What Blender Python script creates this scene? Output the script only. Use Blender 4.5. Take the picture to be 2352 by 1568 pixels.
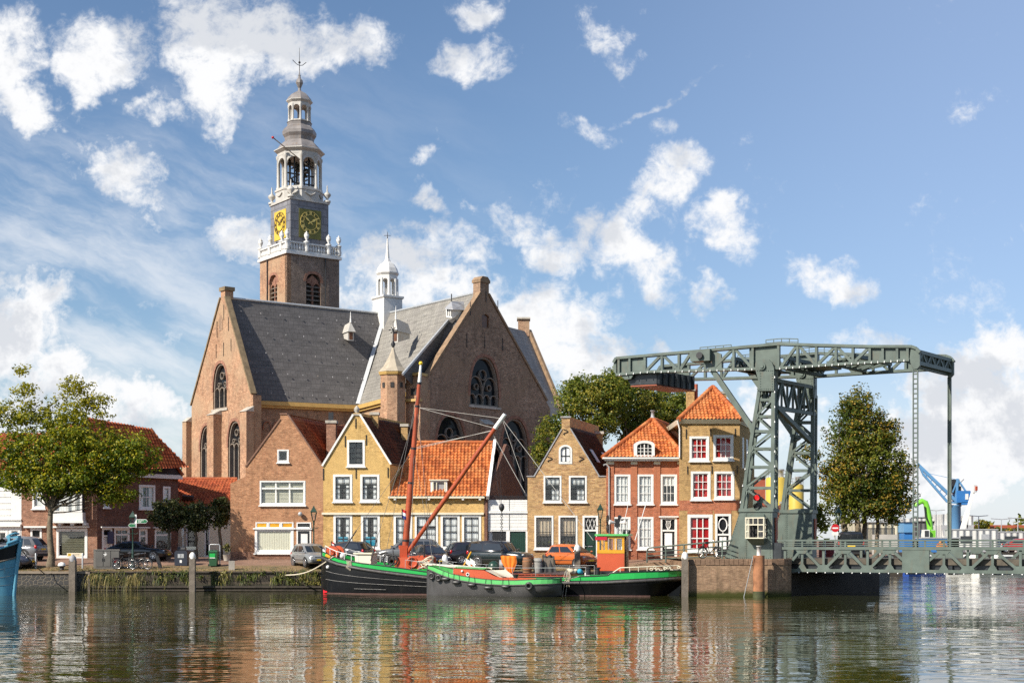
import bpy, bmesh, math, random
from math import sin, cos, pi, radians, sqrt, atan2, tan
from mathutils import Vector, Matrix, noise
from mathutils.geometry import tessellate_polygon
S = bpy.context.scene
for o in list(bpy.data.objects): bpy.data.objects.remove(o)
RX = random.Random(7)
# ---------------------------------------------------------------- camera (50 mm, eye 3.25 m above the water)
FPX, CX, HZ, EZ = 3267.0, 1176.0, 1240.0, 3.25      # focal length, centre and horizon of a 2352 px wide picture
cam = bpy.data.cameras.new('camera'); co = bpy.data.objects.new('camera', cam)
S.collection.objects.link(co); S.camera = co
cam.sensor_width = 36; cam.lens = 50; cam.shift_y = (HZ - 784) / 2352; cam.clip_end = 6000; cam.clip_start = 0.5
co.location = (0, 0, EZ); co.rotation_euler = (pi/2, 0, 0)
# ---------------------------------------------------------------- sun, sky, exposure
SUN_AZ, SUN_EL = radians(50), radians(37)           # sun stands left of and behind the camera
sl = bpy.data.lights.new('sun', 'SUN'); so = bpy.data.objects.new('sun', sl); S.collection.objects.link(so)
sdir = Vector((-sin(SUN_AZ)*cos(SUN_EL), -cos(SUN_AZ)*cos(SUN_EL), sin(SUN_EL)))
so.rotation_euler = sdir.to_track_quat('Z', 'Y').to_euler(); so.location = (-60, -60, 80)
sl.energy = 5.0; sl.angle = radians(0.53); sl.color = (1.0, 0.93, 0.82)
S.view_settings.view_transform = 'Standard'; S.view_settings.look = 'None'
S.view_settings.exposure = 0.48; S.view_settings.gamma = 1
S.render.engine = 'CYCLES'; S.render.filter_size = 0.95; S.cycles.use_denoising = False; S.cycles.sample_clamp_indirect = 4; S.cycles.max_bounces = 6
S.cycles.diffuse_bounces = 3; S.cycles.glossy_bounces = 3; S.cycles.transparent_max_bounces = 8
S.cycles.caustics_reflective = False; S.cycles.caustics_refractive = False
class NT:
    """little node-tree writer"""
    def __init__(s, t): s.t = t; s.n = t.nodes; s.l = t.links
    def node(s, typ, **k):
        n = s.n.new(typ)
        for a, v in k.items(): setattr(n, a, v)
        return n
    def put(s, sock, v):
        if isinstance(v, bpy.types.NodeSocket): s.l.new(v, sock)
        elif v is not None:
            if sock.type == 'RGBA' and isinstance(v, (tuple, list)) and len(v) == 3: v = (*v, 1)
            sock.default_value = v
    def m(s, op, a, b=None, c=None, clamp=False):
        n = s.node('ShaderNodeMath', operation=op, use_clamp=clamp)
        for i, v in enumerate((a, b, c)):
            if v is not None: s.put(n.inputs[i], v)
        return n.outputs[0]
    def v(s, op, a, b=None, sc=None):
        n = s.node('ShaderNodeVectorMath', operation=op); s.put(n.inputs[0], a)
        if b is not None: s.put(n.inputs[1], b)
        if sc is not None: s.put(n.inputs['Scale'], sc)
        return n.outputs['Value'] if op in ('DOT_PRODUCT', 'LENGTH') else n.outputs[0]
    def sep(s, v):
        n = s.node('ShaderNodeSeparateXYZ'); s.put(n.inputs[0], v); return n.outputs
    def com(s, x, y, z=0.0):
        n = s.node('ShaderNodeCombineXYZ')
        for i, v in enumerate((x, y, z)): s.put(n.inputs[i], v)
        return n.outputs[0]
    def mix(s, f, a, b, blend='MIX'):
        n = s.node('ShaderNodeMix', data_type='RGBA', blend_type=blend)
        s.put(n.inputs[0], f); s.put(n.inputs[6], a); s.put(n.inputs[7], b); return n.outputs[2]
    def noise(s, vec, scale, detail=2, rough=0.5, dist=0.0, col=False):
        n = s.node('ShaderNodeTexNoise'); s.put(n.inputs['Vector'], vec); s.put(n.inputs['Scale'], scale)
        s.put(n.inputs['Detail'], detail); s.put(n.inputs['Roughness'], rough); s.put(n.inputs['Distortion'], dist)
        return n.outputs['Color' if col else 'Fac']
    def ramp(s, f, lo, hi, a=0.0, b=1.0, smooth=True):
        n = s.node('ShaderNodeMapRange', interpolation_type='SMOOTHSTEP' if smooth else 'LINEAR')
        s.put(n.inputs[0], f)
        for i, v in enumerate((lo, hi, a, b)): s.put(n.inputs[i+1], v)
        return n.outputs[0]
    def pos(s): return s.node('ShaderNodeNewGeometry').outputs['Position']
# world: Nishita daylight, with procedural cumulus laid out by direction of view from the ground
W = bpy.data.worlds.new('World'); S.world = W; W.use_nodes = True
def sky_world():
    t = NT(W.node_tree); t.n.clear()
    out = t.node('ShaderNodeOutputWorld'); bg = t.node('ShaderNodeBackground')
    t.l.new(bg.outputs[0], out.inputs[0]); STR = 0.09; bg.inputs[1].default_value = STR
    sk = t.node('ShaderNodeTexSky', sky_type='NISHITA', sun_disc=False, sun_elevation=SUN_EL, altitude=0, air_density=1.0, dust_density=0.6, ozone_density=2.2)
    sk.sun_rotation = pi + SUN_AZ
    d = t.node('ShaderNodeTexCoord').outputs['Generated']
    x, y, z = t.sep(d)
    ya = t.m('MAXIMUM', t.m('ABSOLUTE', y), 0.08)
    gx = t.m('DIVIDE', x, ya); gz = t.m('DIVIDE', t.m('MAXIMUM', z, -0.02), ya)       # tangent-plane direction
    p = t.com(gx, gz, t.m('MULTIPLY', y, 0.3))
    n1 = t.noise(p, 11.0, 12, 0.64, 0.3)
    n2 = t.noise(t.v('ADD', p, (3.1, 1.7, 0.4)), 48.0, 8, 0.66, 0.4)
    wob = t.noise(p, 11.0, 5, 0.6, 0.0, col=True)
    pw = t.v('ADD', t.com(gx, gz, 0.0), t.v('SCALE', t.v('SUBTRACT', wob, (.5, .5, .5)), sc=0.085))
    wx, wz, _ = t.sep(pw)
    den = None
    for (cx, cy, rx, ry, ang, amp) in CLOUDS:
        u0, v0 = (cx-CX)/FPX, (HZ-cy)/FPX; c, s_ = cos(radians(ang)), sin(radians(ang))
        dx = t.m('SUBTRACT', wx, u0); dz = t.m('SUBTRACT', wz, v0)
        a = t.m('DIVIDE', t.m('ADD', t.m('MULTIPLY', dx, c), t.m('MULTIPLY', dz, s_)), rx*1.1/FPX)
        b = t.m('DIVIDE', t.m('SUBTRACT', t.m('MULTIPLY', dz, c), t.m('MULTIPLY', dx, s_)), ry*1.1/FPX)
        q = t.m('MULTIPLY', t.m('SUBTRACT', 1.0, t.m('ADD', t.m('MULTIPLY', a, a), t.m('MULTIPLY', b, b))), amp*.85)
        den = q if den is None else t.m('SMOOTH_MAX', den, q, 0.25)
    den = t.m('MAXIMUM', den, -1.2)
    tex = t.m('ADD', t.m('MULTIPLY', t.m('SUBTRACT', n1, 0.5), 5.6), t.m('ADD', t.m('MULTIPLY', t.m('SUBTRACT', n2, 0.5), 3.3), t.m('MULTIPLY', t.m('SUBTRACT', t.noise(p, 130.0, 5, 0.65, 0.5), 0.5), 1.6)))
    f = t.m('ADD', den, tex)
    cov = t.m('POWER', t.ramp(f, -0.55, 1.35), 1.15)
    # thin veil low in the sky and at the left
    sv = t.v('ADD', p, t.v('SCALE', t.v('SUBTRACT', wob, (.5, .5, .5)), sc=0.04)); sx, sz, _s = t.sep(sv); streak = t.noise(t.com(t.m('MULTIPLY', t.m('ADD', sx, t.m('MULTIPLY', sz, -.9)), 2.0), t.m('MULTIPLY', t.m('ADD', sz, t.m('MULTIPLY', sx, .45)), 8.0), 0.0), 3.0, 7, 0.6)
    veil = t.m('MULTIPLY', t.ramp(streak, 0.38, 0.70), t.m('MULTIPLY', t.ramp(gx, 0.06, -0.30), t.ramp(gz, 0.37, 0.20)))
    low = t.ramp(gz, 0.17, -0.01)
    cov = t.m('MAXIMUM', cov, t.m('ADD', t.m('MULTIPLY', veil, 0.62), t.m('MULTIPLY', low, 0.55)), clamp=True)
    sh = t.noise(t.v('ADD', p, (-.012, .016, 0)), 11.0, 6, .6, .3); core = t.ramp(t.m('ADD', t.m('MULTIPLY', f, .45), t.m('MULTIPLY', t.m('SUBTRACT', t.noise(p, 16.0, 6, 0.6), sh), 7.0)), 0.25, 1.35)
    cl = t.mix(t.m('MULTIPLY', core, 0.62), (0.96, 0.965, 0.975), (0.56, 0.60, 0.67))
    cl = t.mix(1.0, cl, (0.74/STR, 0.74/STR, 0.74/STR), 'MULTIPLY')
    # air: slightly paler to the right, as through thin haze
    base = t.mix(t.ramp(gx, -0.12, 0.42, 0.0, 0.38), t.mix(1.0, sk.outputs[0], (.86, .93, 1.0), 'MULTIPLY'), (4.2, 5.3, 7.7))
    col = t.mix(cov, base, cl)
    col = t.mix(t.ramp(z, 0.0, -0.03), col, (1.6, 1.7, 1.7))
    t.put(bg.inputs[0], col)
CLOUDS = [(25,120,75,125,0,1.5),(235,110,125,72,-10,1.5),(255,175,55,38,0,1.0),(480,45,170,85,0,1.6),(600,110,190,80,0,1.6),(790,100,105,58,15,1.5),
 (490,190,75,90,-10,1.4),(510,285,34,42,0,.9),(365,265,55,32,0,1.1),(285,395,92,72,-20,1.5),(315,465,75,48,-20,1.1),(95,255,58,30,-20,1.0),
 (1082,118,66,40,-15,1.05),(1385,95,66,44,-35,.65),(1335,55,26,34,20,.3),(1450,120,26,18,0,.25),(1400,160,26,18,0,.5),(1572,385,62,56,20,.95),(1545,450,52,34,20,.55),(1500,505,40,20,25,.35),(1515,285,26,22,0,.6),(1360,315,50,20,-10,.5),
 (960,465,58,28,-35,1.0),(975,375,36,22,0,.8),(550,580,90,60,-15,1.5),(860,585,120,62,0,1.35),(1010,590,120,60,0,1.5),(930,670,230,70,0,1.6),
 (1165,525,80,32,-20,.9),(1215,460,40,20,0,.1),(1245,600,90,50,-10,1.4),(1345,545,40,45,0,.75),(1460,615,90,52,-25,1.5),(1480,675,56,40,0,1.0),(1455,550,26,26,0,.4),
 (1630,680,42,36,0,1.1),(1915,655,88,52,-12,1.5),(1255,760,150,88,0,2.0),(1330,850,110,80,0,1.6),(1420,830,50,40,0,.6),
 (40,770,120,110,0,1.9),(110,880,130,90,0,2.0),(330,950,120,62,-10,1.8),(230,930,90,60,0,1.6),(20,640,70,40,0,.8),
 (2265,820,150,78,0,2.0),(2140,850,110,60,0,1.5),(2300,960,240,150,0,2.0),(2160,1060,260,100,0,1.5),(2010,800,80,34,0,1.3),(1790,980,120,80,0,1.0),
 (1520,215,120,9,27,.62),(1705,500,26,22,0,.25),(1685,545,26,16,-20,.15),(2220,228,30,16,0,.1),(430,1080,180,90,0,1.3),(1085,12,50,22,-25,.45),(1500,810,60,22,0,.8)]
sky_world()
# ---------------------------------------------------------------- builders
OFF = {}
def P3(x, y, Y): return Vector(((x-CX)/FPX*Y, Y, EZ-(y-HZ)/FPX*Y))      # where a sight line of the survey photo meets depth Y
class Pl:
    """a vertical plane through two plan points; u along it, z up, d into it"""
    def __init__(s, p0, p1):
        s.p = Vector(p0); s.d = (Vector(p1)-Vector(p0)).normalized(); s.n = Vector((-s.d.y, s.d.x))
    def px(s, x, y):
        k = (x-CX)/FPX; u = (k*s.p.y-s.p.x)/(s.d.x-k*s.d.y); Y = s.p.y+s.d.y*u
        return (u, EZ-(y-HZ)/FPX*Y)
    def pp(s, *pts): return [s.px(*p) for p in pts]
    def pt(s, u, z, d=0.0):
        q = s.p+s.d*u+s.n*d; return Vector((q.x, q.y, z))
def flat(Y): return Pl((0, Y), (1, Y))
class MB:
    def __init__(s): s.v = []; s.f = []; s.sm = []; s.uv = None
    def face(s, pts, smooth=False):
        b = len(s.v); s.v += [Vector(p) for p in pts]; s.f.append(tuple(range(b, b+len(pts)))); s.sm.append(smooth); return s
    def add(s, vs, fs, smooth=False):
        b = len(s.v); s.v += [Vector(p) for p in vs]
        for f in fs: s.f.append(tuple(i+b for i in f)); s.sm.append(smooth)
        return s
    def hexa(s, p):      # 8 corners: bottom 4 then top 4
        return s.add(p, [(3,2,1,0),(4,5,6,7),(0,1,5,4),(1,2,6,5),(2,3,7,6),(3,0,4,7)])
    def box(s, x0, x1, y0, y1, z0, z1):
        return s.hexa([(x0,y0,z0),(x1,y0,z0),(x1,y1,z0),(x0,y1,z0),(x0,y0,z1),(x1,y0,z1),(x1,y1,z1),(x0,y1,z1)])
    def cbox(s, c, sx, sy, sz, rz=0.0):
        c = Vector(c); R = Matrix.Rotation(rz, 3, 'Z')
        return s.hexa([c+R@Vector((a*sx/2, b*sy/2, h*sz/2)) for h in (-1,1) for a, b in ((-1,-1),(1,-1),(1,1),(-1,1))])
    def prism(s, poly, vec):
        n = len(poly); vec = Vector(vec); a = [Vector(p) for p in poly]
        return s.add(a+[p+vec for p in a], [tuple(range(n)), tuple(range(2*n-1, n-1, -1))]+[(i+n, (i+1)%n+n, (i+1)%n, i) for i in range(n)])
    def prp(s, pl, poly, d0, d1):
        a = [pl.pt(u, z, d0) for u, z in poly]; q = pl.pt(0, 0, d1)-pl.pt(0, 0, d0); return s.prism(a, q)
    def rect(s, pl, r, d0, d1):
        u0, z0, u1, z1 = r; return s.prp(pl, [(u0,z0),(u1,z0),(u1,z1),(u0,z1)], d0, d1)
    def barp(s, pl, a, b, w, d0, d1):
        a, b = Vector(a), Vector(b); t = (b-a).normalized(); q = Vector((-t.y, t.x))*w/2
        return s.prp(pl, [a-q, b-q, b+q, a+q], d0, d1)
    def bar(s, a, b, w, h=None, up=(0,0,1)):
        a, b = Vector(a), Vector(b); h = h or w; t = (b-a).normalized(); up = Vector(up)
        if abs(t.dot(up)) > .98: up = Vector((1,0,0))
        x = t.cross(up).normalized()*w/2; y = x.cross(t).normalized()*h/2
        return s.hexa([a-x-y, a+x-y, a+x+y, a-x+y, b-x-y, b+x-y, b+x+y, b-x+y])
    def tube(s, pts, r, n=8, caps=True):
        pts = [Vector(p) for p in pts]; m = len(pts); r = r if isinstance(r, (list, tuple)) else [r]*m; vs = []; X = None
        for i, p in enumerate(pts):
            t = (pts[min(i+1, m-1)]-pts[max(i-1, 0)]).normalized()
            if X is None: X = t.cross(Vector((0,0,1)) if abs(t.z) < .95 else Vector((1,0,0))).normalized()
            X = (X-t*X.dot(t)).normalized(); Yv = t.cross(X)
            vs += [p+(X*cos(2*pi*k/n)+Yv*sin(2*pi*k/n))*r[i] for k in range(n)]
        fs = [(i*n+k, i*n+(k+1)%n, (i+1)*n+(k+1)%n, (i+1)*n+k) for i in range(m-1) for k in range(n)]
        s.add(vs, fs, True)
        if caps: s.face(vs[:n][::-1]); s.face(vs[-n:])
        return s
    def lathe(s, c, prof, n=16, ph=0.0, smooth=True, caps=True):
        c = Vector(c); vs = [c+Vector((r*cos(ph+2*pi*k/n), r*sin(ph+2*pi*k/n), z)) for r, z in prof for k in range(n)]; m = len(prof)
        s.add(vs, [(i*n+k, i*n+(k+1)%n, (i+1)*n+(k+1)%n, (i+1)*n+k) for i in range(m-1) for k in range(n)], smooth)
        if caps: s.face(vs[:n][::-1]); s.face(vs[-n:])
        return s
    def torus(s, c, R, r, ax=(0,1,0), n=18, k=8):
        c = Vector(c); ax = Vector(ax).normalized(); a = ax.orthogonal().normalized(); b = ax.cross(a); vs = []
        for i in range(n):
            e = a*cos(2*pi*i/n)+b*sin(2*pi*i/n)
            vs += [c+e*(R+r*cos(2*pi*j/k))+ax*r*sin(2*pi*j/k) for j in range(k)]
        return s.add(vs, [(i*k+j, i*k+(j+1)%k, (i+1)%n*k+(j+1)%k, (i+1)%n*k+j) for i in range(n) for j in range(k)], True)
    def ball(s, c, r, n=10, m=6, sz=1.0):
        return s.lathe(Vector(c), [(max(1e-3, r*sin(pi*i/m)), -r*sz*cos(pi*i/m)) for i in range(m+1)], n, caps=False)
    def grid(s, rows, smooth=True, close=False):
        m = len(rows); n = len(rows[0])
        return s.add([p for r in rows for p in r], [(i*n+j, i*n+(j+1)%n, (i+1)*n+(j+1)%n, (i+1)*n+j) for i in range(m-1) for j in range(n if close else n-1)], smooth)
    def build(s, name, mat, parent=None, mirror=False):
        me = bpy.data.meshes.new(name); o = bpy.data.objects.new(name, me); S.collection.objects.link(o)
        off = OFF.get(parent.name, Vector()) if parent else Vector()
        me.from_pydata([tuple(p-off) for p in s.v], [], s.f)
        me.polygons.foreach_set('use_smooth', s.sm); me.materials.append(mat); me.validate(); me.update()
        if parent: o.parent = parent; OFF[o.name] = off
        return o
def outward(o):
    bm = bmesh.new(); bm.from_mesh(o.data); bmesh.ops.remove_doubles(bm, verts=bm.verts, dist=.0005); bmesh.ops.recalc_face_normals(bm, faces=bm.faces); bm.to_mesh(o.data); bm.free(); return o
def tag(o, label, cat, group=None, kind=None):
    if label: o['label'] = label
    if cat: o['category'] = cat
    if group: o['group'] = group
    if kind: o['kind'] = kind
    return o
def thing(name, label, cat, loc, group=None, rz=None):
    """Empty at a thing's base. rz given: parts are modelled round the origin, else in world coordinates"""
    o = bpy.data.objects.new(name, None); S.collection.objects.link(o); o.location = loc; o.empty_display_size = .3
    if rz is None: OFF[o.name] = Vector(loc)
    else: o.rotation_euler = (0, 0, rz); OFF[o.name] = Vector()
    return tag(o, label, cat, group)
def copy_tree(o, parent=None, off=True):
    c = o.copy(); S.collection.objects.link(c)
    if parent: c.parent = parent
    for ch in list(o.children): copy_tree(ch, c)
    return c
# ---------------------------------------------------------------- materials
def mat(name):
    m = bpy.data.materials.new(name); m.use_nodes = True; t = NT(m.node_tree); b = t.n['Principled BSDF']; return m, t, b
def bump(t, b, h, dist, st=1.0):
    n = t.node('ShaderNodeBump'); t.put(n.inputs['Height'], h); n.inputs['Distance'].default_value = dist; n.inputs['Strength'].default_value = st
    t.l.new(n.outputs[0], b.inputs['Normal'])
def paint(name, c, rough=.5, var=.12, scale=1.5, metal=0.0, dirt=None, spec=.5, bmp=0, coat=0):
    m, t, b = mat(name); p = t.pos(); n = t.noise(p, scale, 5, .6)
    k = t.ramp(n, .3, .7, 1-var, 1+var, False); col = t.v('SCALE', c, sc=k)
    if dirt:
        st = t.noise(t.v('MULTIPLY', p, (1, 1, .25)), scale*2.3, 6, .65); col = t.mix(t.ramp(st, .52, .74, 0, .75), col, dirt)
    t.put(b.inputs['Base Color'], col); b.inputs['Roughness'].default_value = rough; b.inputs['Metallic'].default_value = metal
    b.inputs['Specular IOR Level'].default_value = spec; b.inputs['Coat Weight'].default_value = coat
    if bmp: bump(t, b, t.noise(p, scale*6, 4), bmp)
    return m
def wall_uv(t):
    g = t.node('ShaderNodeNewGeometry'); N = g.outputs['True Normal']; P = g.outputs['Position']
    T = t.v('NORMALIZE', t.v('CROSS_PRODUCT', (0, 0, 1), N)); u = t.v('DOT_PRODUCT', P, T); z = t.sep(P)[2]
    return t.com(u, z, 0.0), P, z
def brick(name, c1, c2, mortar, var=.25, patch=None, w=.22, h=.065, mort=.005, stain=None, rough=.9):
    m, t, b = mat(name); uv, P, z = wall_uv(t)
    n = t.node('ShaderNodeTexBrick', offset=.5); t.put(n.inputs['Vector'], uv)
    t.put(n.inputs['Color1'], c1); t.put(n.inputs['Color2'], c2); t.put(n.inputs['Mortar'], mortar)
    n.inputs['Scale'].default_value = 1; n.inputs['Mortar Size'].default_value = mort; n.inputs['Bias'].default_value = 0
    n.inputs['Brick Width'].default_value = w; n.inputs['Row Height'].default_value = h; n.inputs['Mortar Smooth'].default_value = .2
    a = t.noise(uv, .45, 6, .62); f = t.noise(t.v('MULTIPLY', uv, (4.5, 15, 1)), 1.0, 2, .5)
    k = t.m('MULTIPLY', t.ramp(a, .25, .75, 1-var, 1+var, False), t.ramp(f, .25, .75, .72, 1.28, False))
    mid = t.noise(uv, 2.6, 4, .7); k = t.m('MULTIPLY', k, t.ramp(mid, .3, .7, .70, 1.30, False))
    col = t.v('SCALE', n.outputs['Color'], sc=k)
    if patch: col = t.mix(t.ramp(t.noise(uv, .22, 5, .6), .46, .62, 0, .7), col, patch)
    if stain:
        s = t.noise(t.v('MULTIPLY', uv, (1.2, .22, 1)), 1.3, 6, .65); col = t.mix(t.ramp(s, .5, .75, 0, .8), col, stain)
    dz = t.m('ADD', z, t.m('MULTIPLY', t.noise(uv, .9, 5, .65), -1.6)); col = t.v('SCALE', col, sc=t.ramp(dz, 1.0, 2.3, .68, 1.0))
    dr = t.noise(t.v('MULTIPLY', uv, (1.8, .12, 1)), 1.0, 5, .7); col = t.v('SCALE', col, sc=t.ramp(dr, .56, .72, 1.0, .74))
    t.put(b.inputs['Base Color'], col); b.inputs['Roughness'].default_value = rough; b.inputs['Specular IOR Level'].default_value = .2
    bump(t, b, t.m('ADD', t.m('MULTIPLY', n.outputs['Fac'], -1), t.m('MULTIPLY', f, .6)), .012, .8)
    return m
def tiles(name, c1, c2, c3, moss=None, rough=.75):
    m, t, b = mat(name); uv = t.node('ShaderNodeUVMap').outputs[0]
    w = t.node('ShaderNodeTexWhiteNoise', noise_dimensions='2D'); t.put(w.inputs['Vector'], t.v('FLOOR', uv))
    col = t.mix(t.ramp(w.outputs[0], .25, .85), c1, c2); P = t.pos(); col = t.v('SCALE', col, sc=t.ramp(w.outputs[0], 0, 1, 1.18, .82, False))
    col = t.mix(t.ramp(t.noise(P, .8, 5, .6), .45, .7, 0, .8), col, c3)
    col = t.v('SCALE', col, sc=t.ramp(t.noise(P, 9, 3), .3, .7, .8, 1.2, False))
    if moss: col = t.mix(t.ramp(t.noise(P, 1.7, 7, .7), .55, .7, 0, .8), col, moss)
    t.put(b.inputs['Base Color'], col); b.inputs['Roughness'].default_value = rough; b.inputs['Specular IOR Level'].default_value = .25
    return m
def slate(name, c, c2, sc=1.0):
    m, t, b = mat(name); g = t.node('ShaderNodeNewGeometry'); N = g.outputs['True Normal']; P = g.outputs['Position']
    T = t.v('NORMALIZE', t.v('CROSS_PRODUCT', (0, 0, 1), N)); Vv = t.v('CROSS_PRODUCT', N, T)
    uv = t.com(t.v('DOT_PRODUCT', P, T), t.v('DOT_PRODUCT', P, Vv), 0.0)
    n = t.node('ShaderNodeTexBrick', offset=.5); t.put(n.inputs['Vector'], uv); t.put(n.inputs['Color1'], c); t.put(n.inputs['Color2'], c2)
    t.put(n.inputs['Mortar'], tuple(q*.62 for q in c)); n.inputs['Scale'].default_value = 1; n.inputs['Mortar Size'].default_value = .02*sc
    n.inputs['Brick Width'].default_value = .35*sc; n.inputs['Row Height'].default_value = .3*sc; n.inputs['Bias'].default_value = -.1
    a = t.noise(t.v('MULTIPLY', uv, (1, .35, 1)), .5, 7, .65); col = t.v('SCALE', n.outputs['Color'], sc=t.ramp(a, .25, .75, .7, 1.35, False))
    t.put(b.inputs['Base Color'], col); b.inputs['Roughness'].default_value = .7; b.inputs['Specular IOR Level'].default_value = .35
    bump(t, b, t.m('ADD', n.outputs['Fac'], t.noise(uv, 3, 4)), .02, .5)
    return m
def glass(name, tint=(.05,.06,.07), alpha=.6):
    m, t, b = mat(name)
    if alpha < .5:
        g = t.node('ShaderNodeBsdfGlossy'); g.inputs['Roughness'].default_value = .03; g.inputs['Color'].default_value = (.9,.92,.95,1); tr = t.node('ShaderNodeBsdfTransparent'); tr.inputs[0].default_value = (.95,.96,.96,1)
        ge = t.node('ShaderNodeNewGeometry'); cs = t.m('ABSOLUTE', t.v('DOT_PRODUCT', ge.outputs['Incoming'], ge.outputs['Normal'])); mx = t.node('ShaderNodeMixShader'); t.put(mx.inputs[0], t.m('ADD', t.m('MULTIPLY', t.m('POWER', t.m('SUBTRACT', 1.0, cs), 4.0), .8), .05)); t.l.new(tr.outputs[0], mx.inputs[1]); t.l.new(g.outputs[0], mx.inputs[2]); t.l.new(mx.outputs[0], t.n['Material Output'].inputs[0])
        n = t.node('ShaderNodeBump'); t.put(n.inputs['Height'], t.noise(t.pos(), 1.1, 2)); n.inputs['Distance'].default_value = .01; n.inputs['Strength'].default_value = .35; t.l.new(n.outputs[0], g.inputs['Normal']); return m
    b.inputs['Base Color'].default_value = (*tint, 1); b.inputs['Roughness'].default_value = .03
    b.inputs['Specular IOR Level'].default_value = .15; b.inputs['Alpha'].default_value = alpha
    bump(t, b, t.noise(t.pos(), 1.1, 2), .01, .35)
    return m
def leafm(name, a, b_, c, scale=.35, trans=.35, ztop=None):
    m, t, b = mat(name); g = t.node('ShaderNodeNewGeometry'); P = g.outputs['Position']
    w = t.node('ShaderNodeTexWhiteNoise', noise_dimensions='1D'); t.put(w.inputs[1], g.outputs['Random Per Island'])
    col = t.mix(t.ramp(t.noise(P, scale, 4, .6), .38, .64), a, b_); r = w.outputs[0]
    f = t.ramp(t.m('ADD', r, t.m('MULTIPLY', t.m('SUBTRACT', t.noise(P, scale*.7, 3), .5), 1.6)), .62, .95)
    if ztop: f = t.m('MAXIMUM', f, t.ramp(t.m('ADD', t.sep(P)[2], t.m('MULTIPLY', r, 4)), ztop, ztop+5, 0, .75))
    col = t.mix(f, col, c); col = t.v('SCALE', col, sc=t.ramp(r, 0, 1, .55, 1.45, False))
    t.put(b.inputs['Base Color'], col); b.inputs['Roughness'].default_value = .5; b.inputs['Specular IOR Level'].default_value = .3
    tr = t.node('ShaderNodeBsdfTranslucent'); t.put(tr.inputs[0], t.v('MULTIPLY', col, (1.3, 1.35, .6)))
    mx = t.node('ShaderNodeMixShader'); mx.inputs[0].default_value = trans; t.l.new(b.outputs[0], mx.inputs[1]); t.l.new(tr.outputs[0], mx.inputs[2])
    t.l.new(mx.outputs[0], t.n['Material Output'].inputs[0]); return m
M = {}
M['white'] = paint('white_paint', (.78,.77,.73), .45, .06, 3, dirt=(.55,.53,.48))
M['cream'] = paint('cream_paint', (.72,.66,.50), .5, .06, 2)
M['stone'] = paint('weathered_stone', (.42,.38,.32), .85, .25, 2, dirt=(.16,.14,.12), bmp=.01)
M['black'] = paint('black_paint', (.018,.018,.02), .4, .2, 3)
M['iron'] = paint('black_iron', (.02,.02,.022), .5, .2, 8)
M['dgreen'] = paint('dark_green_paint', (.015,.045,.03), .35, .15, 4)
M['glass'] = glass('window_glass', (.03,.035,.04), .42)
M['dglass'] = glass('leaded_glass', (.016,.017,.019), 1.0)
M['dark_backing'] = paint('unlit_interior_dark', (.035,.032,.03), .9, .5, 1.2)  # near-black colour stands in for the shade inside unlit interiors
M['curtain'] = paint('net_curtain', (.86,.86,.83), .9, .08, 5)
M['blind'] = paint('cream_blind', (.80,.76,.58), .8, .05, 5)
M['beige'] = paint('beige_blind', (.72,.57,.40), .85, .1, 5)
M['redcur'] = paint('red_curtain', (.55,.014,.012), .8, .35, 4)
M['tealcur'] = paint('turquoise_cloth', (.03,.35,.5), .8, .2, 5)
M['amber'] = paint('amber_glass', (.62,.30,.02), .3, .35, 3)
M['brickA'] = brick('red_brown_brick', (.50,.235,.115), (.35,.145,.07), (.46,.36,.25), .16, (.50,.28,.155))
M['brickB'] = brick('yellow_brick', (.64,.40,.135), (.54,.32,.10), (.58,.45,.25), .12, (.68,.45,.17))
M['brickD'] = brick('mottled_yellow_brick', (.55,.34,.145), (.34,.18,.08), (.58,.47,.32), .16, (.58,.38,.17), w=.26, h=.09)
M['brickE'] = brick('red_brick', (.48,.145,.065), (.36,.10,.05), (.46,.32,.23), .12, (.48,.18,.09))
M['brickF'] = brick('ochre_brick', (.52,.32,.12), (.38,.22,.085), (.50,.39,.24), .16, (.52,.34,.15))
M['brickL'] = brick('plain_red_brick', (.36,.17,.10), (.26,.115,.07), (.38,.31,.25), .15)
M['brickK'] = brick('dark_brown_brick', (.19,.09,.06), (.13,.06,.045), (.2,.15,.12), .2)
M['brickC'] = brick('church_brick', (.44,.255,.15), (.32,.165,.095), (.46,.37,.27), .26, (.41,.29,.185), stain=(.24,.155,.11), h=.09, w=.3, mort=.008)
M['brickS'] = brick('shaded_church_brick', (.36,.225,.15), (.20,.12,.08), (.38,.30,.22), .28, (.30,.20,.13), stain=(.15,.105,.075), h=.10, w=.34, mort=.012)  # darker copy of the church brick; shade of the sunless walls put into the colour
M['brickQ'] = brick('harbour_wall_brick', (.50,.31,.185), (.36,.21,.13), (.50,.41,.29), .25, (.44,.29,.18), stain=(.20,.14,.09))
M['otile'] = tiles('orange_pantile', (.62,.20,.06), (.46,.125,.04), (.64,.27,.10), (.28,.15,.07))
M['btile'] = tiles('brown_pantile', (.13,.055,.035), (.09,.04,.03), (.18,.075,.045), (.07,.05,.04))
M['rtile'] = tiles('red_pantile', (.46,.12,.05), (.34,.08,.035), (.50,.16,.06))
M['dtile'] = tiles('dark_pantile', (.075,.05,.045), (.055,.04,.037), (.10,.065,.05))
M['slate'] = slate('church_slate', (.118,.110,.106), (.098,.092,.089), 1.5)
M['slateL'] = slate('pale_slate', (.25,.235,.205), (.215,.20,.18), 1.5)
M['lead'] = paint('lead_sheet', (.34,.34,.35), .55, .2, 1.2, dirt=(.34,.24,.14), spec=.4)
M['towerw'] = paint('weathered_white_wood', (.46,.44,.40), .6, .12, 1.2, dirt=(.36,.28,.19))
M['gold'] = paint('gilding', (.75,.55,.16), .35, .15, 3, metal=.4)
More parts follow.
